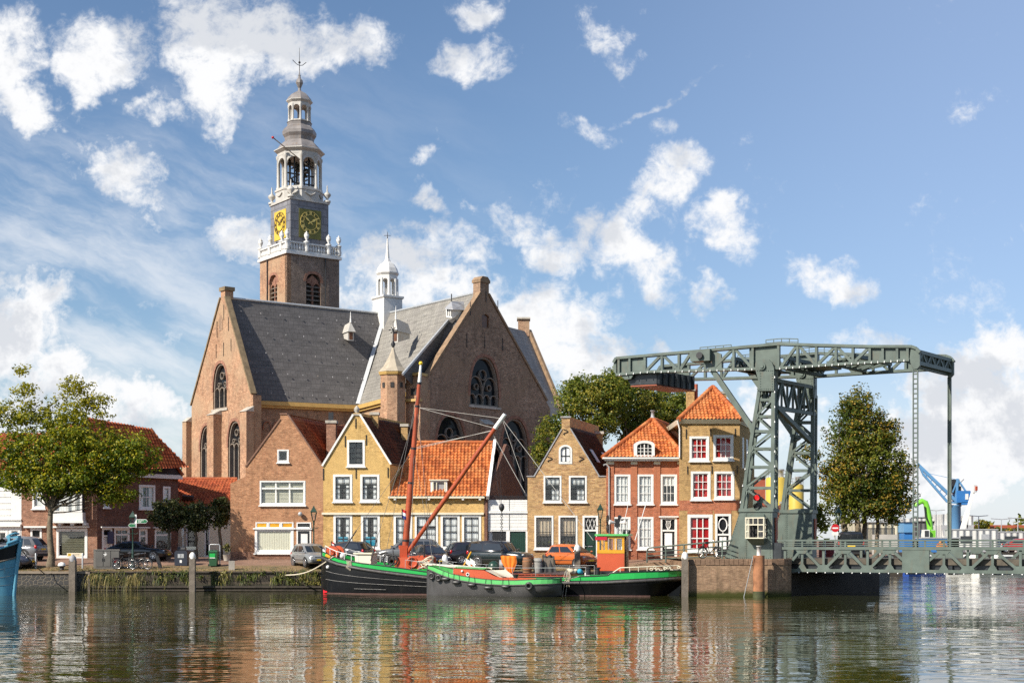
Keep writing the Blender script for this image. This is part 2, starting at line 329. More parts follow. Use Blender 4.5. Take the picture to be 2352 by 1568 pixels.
M['clocky'] = paint('yellow_clock_board', (.60,.42,.05), .6, .18, 1.5, dirt=(.40,.24,.05))
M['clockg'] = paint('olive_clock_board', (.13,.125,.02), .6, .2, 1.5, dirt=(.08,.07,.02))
M['ochre'] = paint('ochre_cornice', (.52,.34,.11), .6, .12, 2)
M['bgreen'] = paint('bridge_green_steel', (.100,.128,.108), .45, .25, 1.3, dirt=(.13,.115,.08), spec=.45)
M['bulb'] = paint('opal_bulb', (.85,.85,.82), .25, .02, 3)
M['rust'] = paint('rusty_steel', (.30,.13,.06), .8, .5, 1.6, dirt=(.12,.06,.04), bmp=.01)
M['oxide'] = paint('red_oxide', (.34,.085,.04), .6, .15, 2)
M['wood'] = paint('grey_weathered_wood', (.17,.14,.11), .9, .3, 3, dirt=(.09,.075,.055), bmp=.02)
M['bark'] = paint('tree_bark', (.17,.135,.09), .95, .4, 3, dirt=(.07,.055,.04), bmp=.03)
M['hullb'] = paint('black_hull', (.008,.008,.009), .32, .3, 1.2, dirt=(.022,.02,.019), spec=.35)
M['hullg'] = paint('grey_hull', (.085,.082,.082), .4, .15, 1.5, dirt=(.06,.058,.055))
M['bgr'] = paint('bright_green_paint', (.015,.36,.065), .3, .08, 2, spec=.5)
M['lgr'] = paint('light_green_paint', (.10,.45,.12), .35, .1, 2)
M['redp'] = paint('orange_red_paint', (.50,.085,.03), .4, .08, 1.5)
M['mast'] = paint('varnished_spar', (.36,.07,.025), .35, .25, 2)
M['yelv'] = paint('varnished_yellow_wood', (.62,.30,.02), .3, .15, 5)
M['brownv'] = paint('varnished_brown_wood', (.12,.045,.015), .3, .3, 5)
M['orange'] = paint('orange_cloth', (.80,.18,.01), .8, .15, 3)
M['rope'] = paint('hemp_rope', (.55,.48,.36), .9, .25, 12)
M['wire'] = paint('rigging_wire', (.16,.15,.14), .6, .2, 5)
M['wwire'] = paint('pale_cord', (.55,.52,.47), .7, .15, 5)
M['rubber'] = paint('black_rubber', (.016,.016,.016), .7, .3, 6)
M['chrome'] = paint('bright_metal', (.62,.62,.62), .28, .08, 6, metal=.9)
M['galv'] = paint('galvanised_steel', (.45,.46,.46), .45, .12, 4, metal=.3)
M['blueb'] = paint('worn_blue_paint', (.10,.31,.43), .5, .15, 2, dirt=(.17,.27,.29))
M['redl'] = paint('red_lens', (.45,.01,.01), .2, .1, 5)
M['lamp'] = paint('clear_lens', (.7,.7,.66), .1, .1, 9)
M['plate'] = paint('yellow_plate', (.75,.5,.02), .4, .02, 5)
M['carglass'] = paint('car_glass', (.018,.022,.026), .04, .2, 1, spec=.9)
M['drygrass'] = leafm('dry_grass', (.07,.09,.02), (.19,.16,.05), (.32,.24,.09), 1.2, .25)
M['weed'] = leafm('bank_weeds', (.05,.085,.015), (.13,.15,.03), (.25,.21,.06), 1.1, .25)
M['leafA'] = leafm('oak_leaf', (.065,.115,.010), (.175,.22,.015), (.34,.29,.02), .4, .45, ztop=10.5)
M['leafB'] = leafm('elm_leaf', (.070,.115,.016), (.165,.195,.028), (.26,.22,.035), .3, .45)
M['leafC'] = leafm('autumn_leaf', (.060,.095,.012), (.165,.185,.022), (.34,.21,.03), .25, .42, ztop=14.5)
M['leafD'] = leafm('clipped_leaf', (.030,.048,.012), (.07,.085,.02), (.16,.16,.06), .8, .3)
def hull_red(): pass
# ================================================================ THE SETTING: water, street, quays
QY = 91.0                                              # quay face
def gz(Y): return 1.245+max(0, min(Y, 97.5)-QY)*.107
def ground_mat():
    m, t, b = mat('street_surface'); P = t.pos(); x, y, z = t.sep(P)
    n = t.noise(P, .8, 6, .65); f = t.noise(P, 6, 4, .6)
    br = t.node('ShaderNodeTexBrick', offset=.5); t.put(br.inputs['Vector'], P); t.put(br.inputs['Color1'], (.30,.165,.11)); t.put(br.inputs['Color2'], (.22,.12,.085))
    t.put(br.inputs['Mortar'], (.2,.16,.12)); br.inputs['Scale'].default_value = 1; br.inputs['Brick Width'].default_value = .21; br.inputs['Row Height'].default_value = .1; br.inputs['Mortar Size'].default_value = .012
    verge = t.mix(t.ramp(n, .4, .62), (.24,.16,.085), (.13,.105,.06)); verge = t.mix(t.ramp(f, .55, .7), verge, (.33,.22,.11))
    verge = t.mix(t.ramp(t.noise(P, .5, 5, .7), .58, .7, 0, .8), verge, (.07,.085,.025))
    k = t.ramp(t.m('ADD', y, t.m('MULTIPLY', n, 1.2)), 94.3, 95.3)
    col = t.mix(k, verge, t.v('SCALE', br.outputs[0], sc=t.ramp(n, .3, .7, .75, 1.2, False)))
    t.put(b.inputs['Base Color'], col); b.inputs['Roughness'].default_value = .95; b.inputs['Specular IOR Level'].default_value = .15
    bump(t, b, t.m('ADD', f, n), .03, .7); return m
def water_mat():
    m, t, b = mat('harbour_water'); P = t.pos(); x, y, z = t.sep(P)
    b.inputs['Base Color'].default_value = (.036,.038,.009,1); b.inputs['Roughness'].default_value = .02; b.inputs['IOR'].default_value = 1.58
    b.inputs['Specular IOR Level'].default_value = .7
    w1 = t.noise(t.v('MULTIPLY', P, (.42, 1.05, 1)), 1.0, 1.2, .45, .4); w2 = t.noise(t.v('MULTIPLY', P, (1.1, 2.2, 1)), 1.5, 1.5, .5, .3)
    big = t.noise(P, .09, 3, .55)
    calm = t.ramp(big, .38, .62, .35, 1.3)
    h = t.m('ADD', w1, t.m('MULTIPLY', w2, .30)); h = t.m('MULTIPLY', h, calm)
    bump(t, b, h, WAVE); return m
WAVE = .042
w = MB().face([(-900,1,0),(900,1,0),(900,152,0),(-900,152,0)]).build('water', water_mat()); tag(w, None, None, kind='structure')
gm = ground_mat()
g = MB()
g.face([(-900,QY,gz(QY)),(10.25,QY,gz(QY)),(10.25,97.5,1.94),(-900,97.5,1.94)])
g.face([(-900,97.5,1.94),(24.6,97.5,1.94),(34,128,1.94),(34,150,1.94),(-900,150,1.94)])
g.face([(-900,150,1.94),(900,150,1.94),(5000,5000,1.94),(-5000,5000,1.94)])
tag(g.build('ground', gm), None, None, kind='structure')
def basalt_mat():
    m, t, b = mat('basalt_block_wall'); uv, P, z = wall_uv(t)
    q = t.v('ADD', t.v('MULTIPLY', uv, (3.6, 4.4, 1)), t.v('SCALE', t.noise(uv, 2, 2, col=True), sc=.35))
    v = t.node('ShaderNodeTexVoronoi', feature='DISTANCE_TO_EDGE', voronoi_dimensions='2D'); t.put(v.inputs['Vector'], q); v.inputs['Scale'].default_value = 1
    e = t.ramp(v.outputs[0], .04, .11); n = t.noise(uv, 5, 4)
    col = t.mix(e, (.20,.17,.13), t.mix(n, (.028,.028,.03), (.075,.07,.065)))
    col = t.mix(t.ramp(t.m('ADD', z, t.m('MULTIPLY', n, .3)), .62, .3), col, (.035,.035,.025))
    t.put(b.inputs['Base Color'], col); b.inputs['Roughness'].default_value = .8; bump(t, b, e, .06); return m
def planks_mat():
    m, t, b = mat('old_timber_sheeting'); uv, P, z = wall_uv(t)
    n = t.noise(t.v('MULTIPLY', uv, (.5, 6, 1)), 1.5, 6, .7); l = t.node('ShaderNodeTexBrick', offset=.5); t.put(l.inputs['Vector'], uv)
    t.put(l.inputs['Color1'], (.085,.065,.045)); t.put(l.inputs['Color2'], (.045,.036,.025)); t.put(l.inputs['Mortar'], (.02,.017,.013)); l.inputs['Scale'].default_value = 1
    l.inputs['Brick Width'].default_value = 3; l.inputs['Row Height'].default_value = .2; l.inputs['Mortar Size'].default_value = .018
    col = t.v('SCALE', l.outputs[0], sc=t.ramp(n, .3, .7, .5, 1.4, False)); col = t.mix(t.ramp(t.m('ADD', z, t.m('MULTIPLY', n, .4)), .75, .4), col, (.03,.033,.015))
    t.put(b.inputs['Base Color'], col); b.inputs['Roughness'].default_value = .9; bump(t, b, n, .05); return m
q = thing('quay_wall', 'low dark basalt block quay wall with stone coping left of the reeds', 'quay wall', (-35, QY, 0))
XS = -27.1
MB().box(-400, XS, QY-.02, QY+.6, -1.5, gz(QY)-.12).build('block_face', basalt_mat(), q)
mb = MB(); x = -60.0
while x < XS-.3:
    L = min(RX.uniform(1.6, 2.6), XS-x); mb.box(x, x+L-.02, QY-.10, QY+.45, gz(QY)-.13, gz(QY)+RX.uniform(.01, .035)); x += L
mb.build('coping', paint('coping_stone', (.25,.20,.15), .85, .2, 3), q)
pl_ = MB().box(XS, XS+.12, QY-.12, QY+.3, -1.5, gz(QY)-.02).build('corner_post', M['wood'], q)
M['dwood'] = paint('black_wet_timber', (.05,.04,.03), .9, .4, 3)
q = thing('timber_bank', 'timber sheeted quay bank overgrown with weeds behind the black barge', 'quay wall', (-10, QY, 0))
MB().box(XS+.12, 10.2, QY, QY+.6, -1.5, gz(QY)-.04).build('sheeting', planks_mat(), q)
mb = MB(); x = XS+.3
while x < 10:
    mb.box(x, x+1.9, QY-.08-RX.uniform(0, .05), QY+.3, gz(QY)-.08, gz(QY)+.02); x += 1.93
mb.build('edge_beam', M['dwood'], q)
mb = MB().box(XS+.3, -11.5, QY-.35, QY, .22, .34); mb.box(XS+.3, -11.5, QY-.3, QY, .02, .12); mb.build('waling', M['dwood'], q)
# bridge abutment: brick bastion with rounded nose
mb = MB(); ol = [(10.2,82.1),(10.6,82),(15.0,82)]+[(15.0+1.35*sin(a*pi/12), 82.0+1.35*(1-cos(a*pi/12))) for a in range(1, 7)]+[(16.5,84.6),(23.3,90.2),(24.6,97.5),(10.2,97.5)]
TOPZ = 2.13
bq = thing('bridge_abutment', 'brown brick bridge abutment with rounded nose rising from the water', 'abutment', (12.5, 82, 0))
def moss(m, lo, hi, c):
    t = NT(m.node_tree); b = t.n['Principled BSDF']; s = b.inputs['Base Color'].links[0].from_socket; P = t.pos(); z = t.sep(P)[2]
    k = t.ramp(t.m('ADD', z, t.m('MULTIPLY', t.noise(P, 1.5, 5, .65), .5)), hi, lo)
    t.put(b.inputs['Base Color'], t.mix(k, s, c))
moss(M['brickQ'], .35, .75, (.055,.06,.015))
mb.prism([(x, y, -1.5) for x, y in ol[:-3]]+[(16.5,97.5,-1.5),(10.2,97.5,-1.5)], (0,0,TOPZ-.16+1.5)).build('brick_face', M['brickQ'], bq)
dk = MB().prism([(x, y, -1.5) for x, y in ((16.502,84.6),(23.3,90.2),(24.6,97.5),(16.502,97.5))], (0,0,1.3+1.5))
M['concq'] = paint('dark_wet_concrete', (.045,.036,.028), .8, .4, .7, dirt=(.02,.017,.012)); dk.build('inner_wall', M['concq'], bq)
cp = MB(); pts = [Vector((x, y, 0)) for x, y in ol[:-3]]
dense = []
for a, b in zip(pts, pts[1:]):
    k = max(1, int((b-a).length/.26)); dense += [a+(b-a)*(i/k) for i in range(k)]
for a, b in zip(dense, dense[1:]):
    dn = (b-a).normalized(); nn = Vector((dn.y, -dn.x, 0)); j = RX.uniform(.02, .05); e = b-dn*.025
    cp.hexa([a+nn*j+Vector((0,0,TOPZ-.3)), e+nn*j+Vector((0,0,TOPZ-.3)), e-nn*.4+Vector((0,0,TOPZ-.3)), a-nn*.4+Vector((0,0,TOPZ-.3)), a+nn*j+Vector((0,0,TOPZ+j)), e+nn*j+Vector((0,0,TOPZ+j)), e-nn*.4+Vector((0,0,TOPZ+j)), a-nn*.4+Vector((0,0,TOPZ+j))])
cp.build('soldier_course', brick('soldier_brick', (.36,.23,.15), (.23,.15,.10), (.3,.24,.17), .3, w=3, h=3), bq)
MB().prism([(x, y, TOPZ-.02) for x, y in ((10.3,82.3),(15,82.3),(16.3,84.4),(16.4,97.5),(10.3,97.5))], (0,0,.03)).build('top_paving', gm, bq)
mb = MB(); mb.face([(24.6,97.5,-1),(34,128,-1),(34,128,1.94),(24.6,97.5,1.94)]); mb.face([(34,128,-1),(34,150,-1),(34,150,1.94),(34,128,1.94)]); mb.box(34,900,150,150.5,-1,1.98)
tag(mb.build('far_quay_wall', M['concq']), 'long low concrete quay wall of the far basin beyond the bridge', 'quay wall')
def blades(name, label, spots, mat_, seed):
    r = random.Random(seed); mb = MB()
    for (x, y, z, n, spread, L, droop) in spots:
        for i in range(n):
            a = r.gauss(0, 1); b = Vector((x+r.gauss(0, spread), y+r.uniform(-.15, .25), z+r.gauss(0, .08)))
            dr = Vector((r.gauss(0, .55), -abs(r.gauss(.45, .3)), r.uniform(.3, 1.0))).normalized(); l = L*r.uniform(.5, 1.15); w = r.uniform(.010, .022); sd = dr.cross(Vector((0, 1, .2))).normalized()*w
            p = [b, b+dr*l*.45, b+dr*l*.8+Vector((0,-.04,-droop*l*.3)), b+dr*l*1.0+Vector((0,-.1,-droop*l*.85))]
            mb.add([p[0]-sd, p[0]+sd, p[1]-sd, p[1]+sd, p[2]-sd*.7, p[2]+sd*.7, p[3]], [(0,1,3,2),(2,3,5,4),(4,5,6)])
    tag(mb.build(name, mat_), None, None, kind='stuff')
def leafcloud(mb, r, c, rad, n, s, flat_=1.0, out=None):
    for i in range(n):
        d = Vector((r.gauss(0, 1), r.gauss(0, 1), r.gauss(0, 1))).normalized()*rad*(r.random()**.45); p = Vector(c)+Vector((d.x, d.y, d.z*flat_))
        a = Vector((r.gauss(0, .5), r.gauss(0, .5), r.gauss(.25, .5)))+d*(.55/rad); a = (a+out if out else a).normalized(); b = a.orthogonal().normalized(); q = r.random()*6.28; b = (b*cos(q)+a.cross(b)*sin(q)); w = b.cross(a)*s*r.uniform(.32, .5); l = b*s*r.uniform(.7, 1.2)
        mb.add([p-l*.5, p+w*.8-l*.1, p+l*.55, p-w*.8-l*.1], [(0,1,2,3)])
XQ = lambda px, Y=QY: (px-CX)/FPX*Y
sp = [(XQ(p), QY-.1, .9-RX.uniform(0, .5), 22 if sin(p*.13) > -.2 else 5, .2, .75, 2.2) for p in range(212, 335, 7)]
blades('dry_reeds', None, sp, M['drygrass'], 3)
sp = [(XQ(p), QY-.05, RX.uniform(.45, 1.2), int(8+9*sin(RX.uniform(0,3))), .16, .36, 1.8) for p in [p for p in list(range(345, 440, 5))+list(range(455, 745, 4)) if sin(p*.09)+.5*sin(p*.23) > -.15]+list(range(210, 340, 14))]
blades('bank_grass', None, sp, M['weed'], 4)
mb = MB(); r = random.Random(5)
for p in list(range(350, 438, 4))+list(range(456, 748, 3)):
    if r.random() < .35+.45*sin(p*.21)+.35*(p > 640):
        z = r.uniform(.35, 1.2) if p > 640 else r.uniform(.7, 1.25); leafcloud(mb, r, (XQ(p), QY-.12, z), r.uniform(.12, .3), 26, .11)
tag(mb.build('bank_weeds', M['weed']), None, None, kind='stuff')
mb = MB()                                              # grass along the verge and fallen leaves
for i in range(2600):
    Y = QY+abs(r.gauss(0, 1.1))+.2; X = XQ(r.uniform(0, 1480), Y); h = r.uniform(.03, .09); a = r.uniform(0, 6.28)
    z = gz(Y); s_ = Vector((cos(a), sin(a), 0))*.02; t_ = Vector((r.gauss(0, .03), r.gauss(0, .03), h)); p = Vector((X, Y, z)); mb.add([p-s_, p+s_, p+t_], [(0,1,2)])
tag(mb.build('verge_grass', M['weed']), None, None, kind='stuff')
mb = MB()
for i in range(900):
    Y = QY+abs(r.gauss(0, 1.6))+.1; X = XQ(r.uniform(0, 420), Y); z = gz(Y)+.015; a = r.uniform(0, 6.28); s_ = .05
    mb.face([(X+s_*cos(a+k*pi/2), Y+s_*sin(a+k*pi/2), z+r.uniform(0, .025)) for k in range(4)])
tag(mb.build('fallen_leaves', paint('dead_leaf', (.30,.17,.06), .9, .5, 9)), None, None, kind='stuff')
# ================================================================ houses
def tess_wall(mb, pl, outer, holes, d0=0.0):
    loops = [outer]+holes; pts = [p for l in loops for p in l]
    tr = tessellate_polygon([[Vector((u, z, 0)) for u, z in l] for l in loops]); fs = []
    for f in tr:
        a, b, c = [Vector(pts[i]) for i in f]; ar = (b.x-a.x)*(c.y-a.y)-(b.y-a.y)*(c.x-a.x)
        if abs(ar) > 1e-9: fs.append(tuple(f) if ar > 0 else tuple(f)[::-1])
    mb.add([pl.pt(u, z, d0) for u, z in pts], fs)
def facade(root, pl, outer, holes, mt, V, name='wall', reveal=.3):
    """gable or plain front with real openings; sides run back along plan vector V"""
    mb = MB(); tess_wall(mb, pl, outer, holes); V = Vector((V[0], V[1], 0))
    for h in holes:
        n = len(h)
        for i in range(n):
            (a, b), (c, d) = h[i], h[(i+1)%n]; mb.face([pl.pt(a, b), pl.pt(c, d), pl.pt(c, d, reveal), pl.pt(a, b, reveal)])
    n = len(outer); P = [pl.pt(u, z) for u, z in outer]
    for i in range(n):
        W_ = V if abs(outer[i][0]-outer[(i+1)%n][0]) < .03 or abs(outer[i][1]-outer[(i+1)%n][1]) < .03 else V.normalized()*min(V.length, .3)
        mb.face([P[i], P[(i+1)%n], P[(i+1)%n]+W_, P[i]+W_])
    return mb.build(name, mt, root)
def R4(r): u0, z0, u1, z1 = r; return [(u0,z0),(u1,z0),(u1,z1),(u0,z1)]
def rpx(pl, x0, y0, x1, y1):
    a = pl.px(x0, y1); b = pl.px(x1, y0); return (a[0], a[1], b[0], b[1])
def ring(mb, pl, r, w, d0, d1, wb=None, wt=None):
    u0, z0, u1, z1 = r; wb = w if wb is None else wb; wt = w if wt is None else wt
    mb.rect(pl, (u0, z0, u0+w, z1), d0, d1); mb.rect(pl, (u1-w, z0, u1, z1), d0, d1)
    mb.rect(pl, (u0+w, z0, u1-w, z0+wb), d0, d1); mb.rect(pl, (u0+w, z1-wt, u1-w, z1), d0, d1)
    return (u0+w, z0+wb, u1-w, z1-wt)
def drape(mb, pl, u0, u1, z0, z1, d, amp=.010, per=.16):
    n = max(4, int((u1-u0)/per*5)); rows = []
    for z in (z0, z1): rows.append([pl.pt(u0+(u1-u0)*i/n, z, d+amp*sin(i*2*pi/5)+amp*.4*sin(i*1.7)) for i in range(n+1)])
    mb.grid(rows)
def curtain(pl, r, kind, parent, sl=.5):
    u0, z0, u1, z1 = r; w = u1-u0; h = z1-z0; mb = MB(); mt = M['curtain']
    if kind == 'sides': drape(mb, pl, u0, u0+w*.27, z0, z1, .13); drape(mb, pl, u1-w*.27, u1, z0, z1, .13)
    elif kind == 'sidestop':
        drape(mb, pl, u0, u0+w*.25, z0, z0+h*.62, .13); drape(mb, pl, u1-w*.25, u1, z0, z0+h*.62, .13); mb.rect(pl, (u0, z1-h*.3, u1, z1), .19, .13)
    elif kind == 'full': drape(mb, pl, u0, u0+w*.47, z0, z1, .13); drape(mb, pl, u0+w*.53, u1, z0, z1, .13)
    elif kind == 'panel': mb.rect(pl, (u0+.03, z0+.03, u1-.03, z1-.03), .13, .14)
    elif kind == 'top': mb.rect(pl, (u0, z1-h*sl, u1, z1), .19, .13); drape(mb, pl, u0, u0+w*.1, z0, z1, .14)
    elif kind == 'toplow': mb.rect(pl, (u0, z1-h*.32, u1, z1), .19, .13); drape(mb, pl, u0+w*.45, u1, z0, z0+h*.5, .13)
    elif kind == 'red': drape(mb, pl, u0, u0+w*.49, z0, z1, .13, .02, .3); drape(mb, pl, u0+w*.51, u1, z0, z1, .13, .02, .3); mt = M['redcur']
    elif kind == 'shutred': mb.rect(pl, r, .12, .14); mt = M['redshut']
    elif kind == 'beige': mb.rect(pl, (u0, z1-h*.62, u1, z1), .19, .2); mt = M['beige']
    elif kind == 'slats':
        n = int(h/.09)
        for i in range(n): mb.rect(pl, (u0+.02, z0+h*i/n, u1-.02, z0+h*i/n+.06), .18, .19)
        mt = M['blind']
    if mb.v: mb.build('curtain' if kind not in ('beige','slats','top') else 'blind', mt, parent)
M['redshut'] = paint('red_interior_shutter', (.50,.008,.012), .45, .12, 3)
def window(root, pl, px, cols=2, rows=3, fw=.17, sash='dark', cur='none', bars=.035, sill=.1, tr=None, holes=None, sl=.5, name='window', fmat='white', proud=.03, arch=0):
    """box sash window cut through a wall; px = outer frame on the survey picture"""
    r = rpx(pl, *px); holes.append(R4(r)); fr = MB()
    r1 = ring(fr, pl, r, fw, -proud, .1, wb=fw*1.1)
    if sill: fr.rect(pl, (r[0]-.07, r[1]-.08, r[2]+.07, r[1]-.002), -.14, .05)
    o = fr.build(name, M[fmat], root); sm = M['black'] if sash == 'dark' else M['white']
    sb = MB(); r2 = ring(sb, pl, r1, .055, .02, .1); u0, z0, u1, z1 = r2; zt = z1
    if tr: zt = z0+(z1-z0)*(1-tr); sb.rect(pl, (u0, zt-.06, u1, zt+.06), .0, .09)
    for i in range(1, cols):
        u = u0+(u1-u0)*i/cols; sb.rect(pl, (u-bars/2, z0, u+bars/2, z1), .04, .075)
    for i in range(1, rows):
        z = z0+(zt-z0)*i/rows; w = bars*(1.7 if (rows % 2 == 0 and i == rows//2) else 1); sb.rect(pl, (u0, z-w/2, u1, z+w/2), .035, .07)
    sb.build('sash', sm, o)
    MB().rect(pl, r2, .08, .086).build('pane', M['glass'], o)
    curtain(pl, r2, cur, o, sl)
    MB().rect(pl, (r[0], r[1], r[2], r[3]), .295, .32).build('dark_backing', M['dark_backing'], o)  # dark board painted as the unlit space behind the glass
    return o
def gridroof(name, poly, mt, parent, colw=.25, rowh=.32, amp=.045, lift=.05):
    """pantiled roof surface over a convex 3-D polygon"""
    poly = [Vector(p) for p in poly]; n = Vector()
    for i in range(len(poly)): n += (poly[i]-poly[0]).cross(poly[(i+1)%len(poly)]-poly[0])
    n.normalize()
    if n.z < 0: n = -n
    T = Vector((0,0,1)).cross(n).normalized(); U = n.cross(T)
    ab = [((p-poly[0]).dot(T), (p-poly[0]).dot(U)) for p in poly]; a0 = min(a for a, b in ab)-.05; a1 = max(a for a, b in ab)+.05; b0 = min(b for a, b in ab); b1 = max(b for a, b in ab)+.05
    K = 6; na = int((a1-a0)/colw*K)+2; nb = int((b1-b0)/rowh)+1
    bm = bmesh.new(); uvl = bm.loops.layers.uv.new('UVMap'); prof = [1.0, .75, .1, -.9, -1.0, .1]; rr = random.Random(len(name))
    for j in range(nb):
        rows = []
        for e, h in ((0, lift), (1, 0)):
            b = b0+(j+e*1.0)*rowh; jj = rr.uniform(-.004, .004)
            rows.append([bm.verts.new(poly[0]+T*(a0+i*colw/K)+U*(b+jj)+n*(h+amp*prof[i % K])) for i in range(na)])
        if j > 0:
            for i in range(na-1): 
                f = bm.faces.new((prev[i], prev[i+1], rows[0][i+1], rows[0][i]))
                for l in f.loops: l[uvl].uv = (i/K+.01, j+.5)
        for i in range(na-1):
            f = bm.faces.new((rows[0][i], rows[0][i+1], rows[1][i+1], rows[1][i])); f.smooth = True
            for l in f.loops: l[uvl].uv = ((i//K)+.5, j+.5)
        prev = rows[1]
    c = sum(poly, Vector())/len(poly)
    for i in range(len(poly)):
        a, b = poly[i], poly[(i+1)%len(poly)]
        if (b-a).length < 1e-4: continue
        q = (b-a).cross(n).normalized()
        if q.dot(c-a) > 0: q = -q
        bmesh.ops.bisect_plane(bm, geom=bm.verts[:]+bm.edges[:]+bm.faces[:], plane_co=a, plane_no=q, clear_outer=True)
    me = bpy.data.meshes.new(name); off = OFF.get(parent.name, Vector()); bmesh.ops.translate(bm, verts=bm.verts, vec=-off); bm.to_mesh(me); bm.free()
    me.materials.append(mt); o = bpy.data.objects.new(name, me); S.collection.objects.link(o); o.parent = parent; OFF[o.name] = off
    # board under the tiles
    MB().prism([p-n*.06 for p in poly], -n*.08).build('roof_boarding', M['dtile'], o)
    return o
def ridge(mt, parent, a, b, r=.13, n=None):
    a, b = Vector(a), Vector(b); L = (b-a).length; k = max(2, int(L/.38)); mb = MB(); d = (b-a)/k
    for i in range(k): mb.tube([a+d*i-d*.06, a+d*(i+1)], [r*1.12, r*.95], 8)
    return mb.build('ridge_tiles', mt, parent)
def uvroof(o): return o
def chimney(root, pl_, x0, x1, y0, y1, Y, mt, dep=.7, cap='stone', pots=0):
    X0, X1 = (x0-CX)/FPX*Y, (x1-CX)/FPX*Y; z0 = EZ-(y1-HZ)/FPX*Y; z1 = EZ-(y0-HZ)/FPX*Y
    o = MB().box(X0, X1, Y, Y+dep, z0, z1).build('chimney', mt, root)
    MB().box(X0-.07, X1+.07, Y-.07, Y+dep+.07, z1-.16, z1+.03).build('cap', M[cap], o)
    for i in range(pots):
        MB().lathe((X0+(X1-X0)*(i+.5)/pots, Y+dep/2, z1), [(.14,0),(.12,.45),(.15,.5),(.1,.5)], 10).build('pot', M['iron'], o)
    return o
def anchor(root, pl, x, y0, y1, shape='bar'):
    mb = MB(); a = pl.px(x, y1); b = pl.px(x, y0)
    if shape == 'bar': mb.barp(pl, a, b, .055, -.05, -.004)
    else:
        p = [pl.pt(a[0]+.16*sin(t*2.2*pi/8+1.2*pi)*(1 if t < 5 else 1), a[1]+(b[1]-a[1])*t/8, -.03) for t in range(9)]; mb.tube(p, .028, 6)
    mb.build('wall_anchor', M['iron'], root)
SK = (.31, 1.0)                                        # party walls run back and slightly to the right
def vec(L): return (SK[0]*L, SK[1]*L)
FY = 97.5
# ---- red brown gabled house
def house_a():
    pl = flat(FY); h = []; t = thing('gable_house', 'red brown brick gabled house with cream shop blind, left of the yellow gable', 'house', (-17.5, FY, 1.9))
    window(t, pl, (637,1032,663.5,1061.7), 1, 1, .09, 'light', 'none', holes=h)
    o = window(t, pl, (596.5,1103.4,701.5,1160), 3, 1, .1, 'light', 'slats', bars=.1, tr=.27, holes=h)
    o = window(t, pl, (585.2,1213,674.4,1270), 1, 1, .16, 'light', 'none', holes=h, name='shop_window')
    r = rpx(pl, 592, 1218, 668, 1264); mb = MB()
    for i in range(14): mb.rect(pl, (r[0]+(r[2]-r[0])*i/14, r[1], r[0]+(r[2]-r[0])*(i+.93)/14, r[3]), .10+.008*(i % 2), .12)
    mb.build('blind', M['blind'], o)
    for i in range(3):
        x0 = 587+i*29.3; w_ = window(t, pl, (x0,1198.5,x0+28.6,1212.5), 1, 1, .07, 'light', 'none', sill=0, holes=h, name='fanlight'); rr = rpx(pl, x0+4, 1201, x0+24.6, 1210); MB().rect(pl, rr, .008, .018).build('amber_glass', M['amber'], w_)
    mb = MB(); mb.rect(pl, rpx(pl, 581.5, 1211.8, 678.5, 1215), -.12, -.031); mb.rect(pl, rpx(pl, 679.5, 1211.8, 717, 1215), -.12, -.031); mb.build('ledge', M['white'], t)
    window(t, pl, (681,1198.8,714.6,1212.5), 1, 1, .08, 'dark', 'none', sill=0, holes=h, name='fanlight')
    r = rpx(pl, 681, 1215.5, 714.6, 1284); h.append(R4(r)); f = MB(); r1 = ring(f, pl, r, .1, -.03, .1, wb=.01); d = f.build('door', M['white'], t)
    f = MB(); r2 = ring(f, pl, r1, .15, .02, .1, wb=.02); f.build('inner_frame', M['black'], d)
    f = MB(); f.rect(pl, r2, .06, .1); f.build('door_leaf', M['white'], d); MB().ball(pl.pt(r2[0]+.1, (r2[1]+r2[3])/2-.1, .03), .04).build('handle', M['chrome'], d)
    out = pl.pp((529,1286),(742.3,1286),(742.3,1069),(737.5,1066),(661,952),(658,950.5),(644.6,950.5),(643,963),(566,1069),(564,1071),(564,1094),(529,1110))
    facade(t, pl, out, h, M['brickA'], vec(9))
    mb = MB()
    for a, b in (((643.5,962),(564,1071)),((661,952),(739,1067))): mb.barp(pl, pl.px(*a), pl.px(*b), .1, -.06, .35)
    mb.rect(pl, rpx(pl, 642.5, 948.5, 660, 951.5), -.06, .4); mb.build('verge', paint('brick_verge', (.22,.12,.08), .9, .3, 4), t)
    V = Vector((*vec(10), 0)); a = pl.pt(*pl.px(659, 958)); b = pl.pt(*pl.px(742, 1071)); a2 = pl.pt(*pl.px(645, 962)); b2 = pl.pt(*pl.px(563, 1073)); dn = Vector((0, .28, 0))
    ro = gridroof('roof', [b+dn, b+V, a+V, a+dn], M['rtile'], t); ridge(M['rtile'], ro, a+dn*2, a+V); gridroof('roof', [b2+dn, b2+V, a2+V, a2+dn], M['rtile'], t)
    c = chimney(t, pl, 749.6, 771, 966, 1062, 99.5, M['brickL'], .8)
    MB().box(*[q for q in (P3(754,960,99.6).x, P3(764,960,99.6).x, 99.7, 100.1, P3(0,966,99.6).z, P3(0,946,99.6).z)]).build('flue', M['iron'], c)
    mb = MB(); p = pl.pt(*pl.px(690.5, 1180)); mb.ball(p+Vector((0,-.2,0)), .16); mb.tube([p, p+Vector((0,-.2,0))], .04); mb.build('wall_lamp', M['galv'], t)
    mb = MB().rect(pl, rpx(pl, 529, 1267, 585, 1284), -.025, -.002).rect(pl, rpx(pl, 585, 1270.6, 680.5, 1284), -.025, -.002); mb.build('plinth', M['brickL'], t)
house_a()
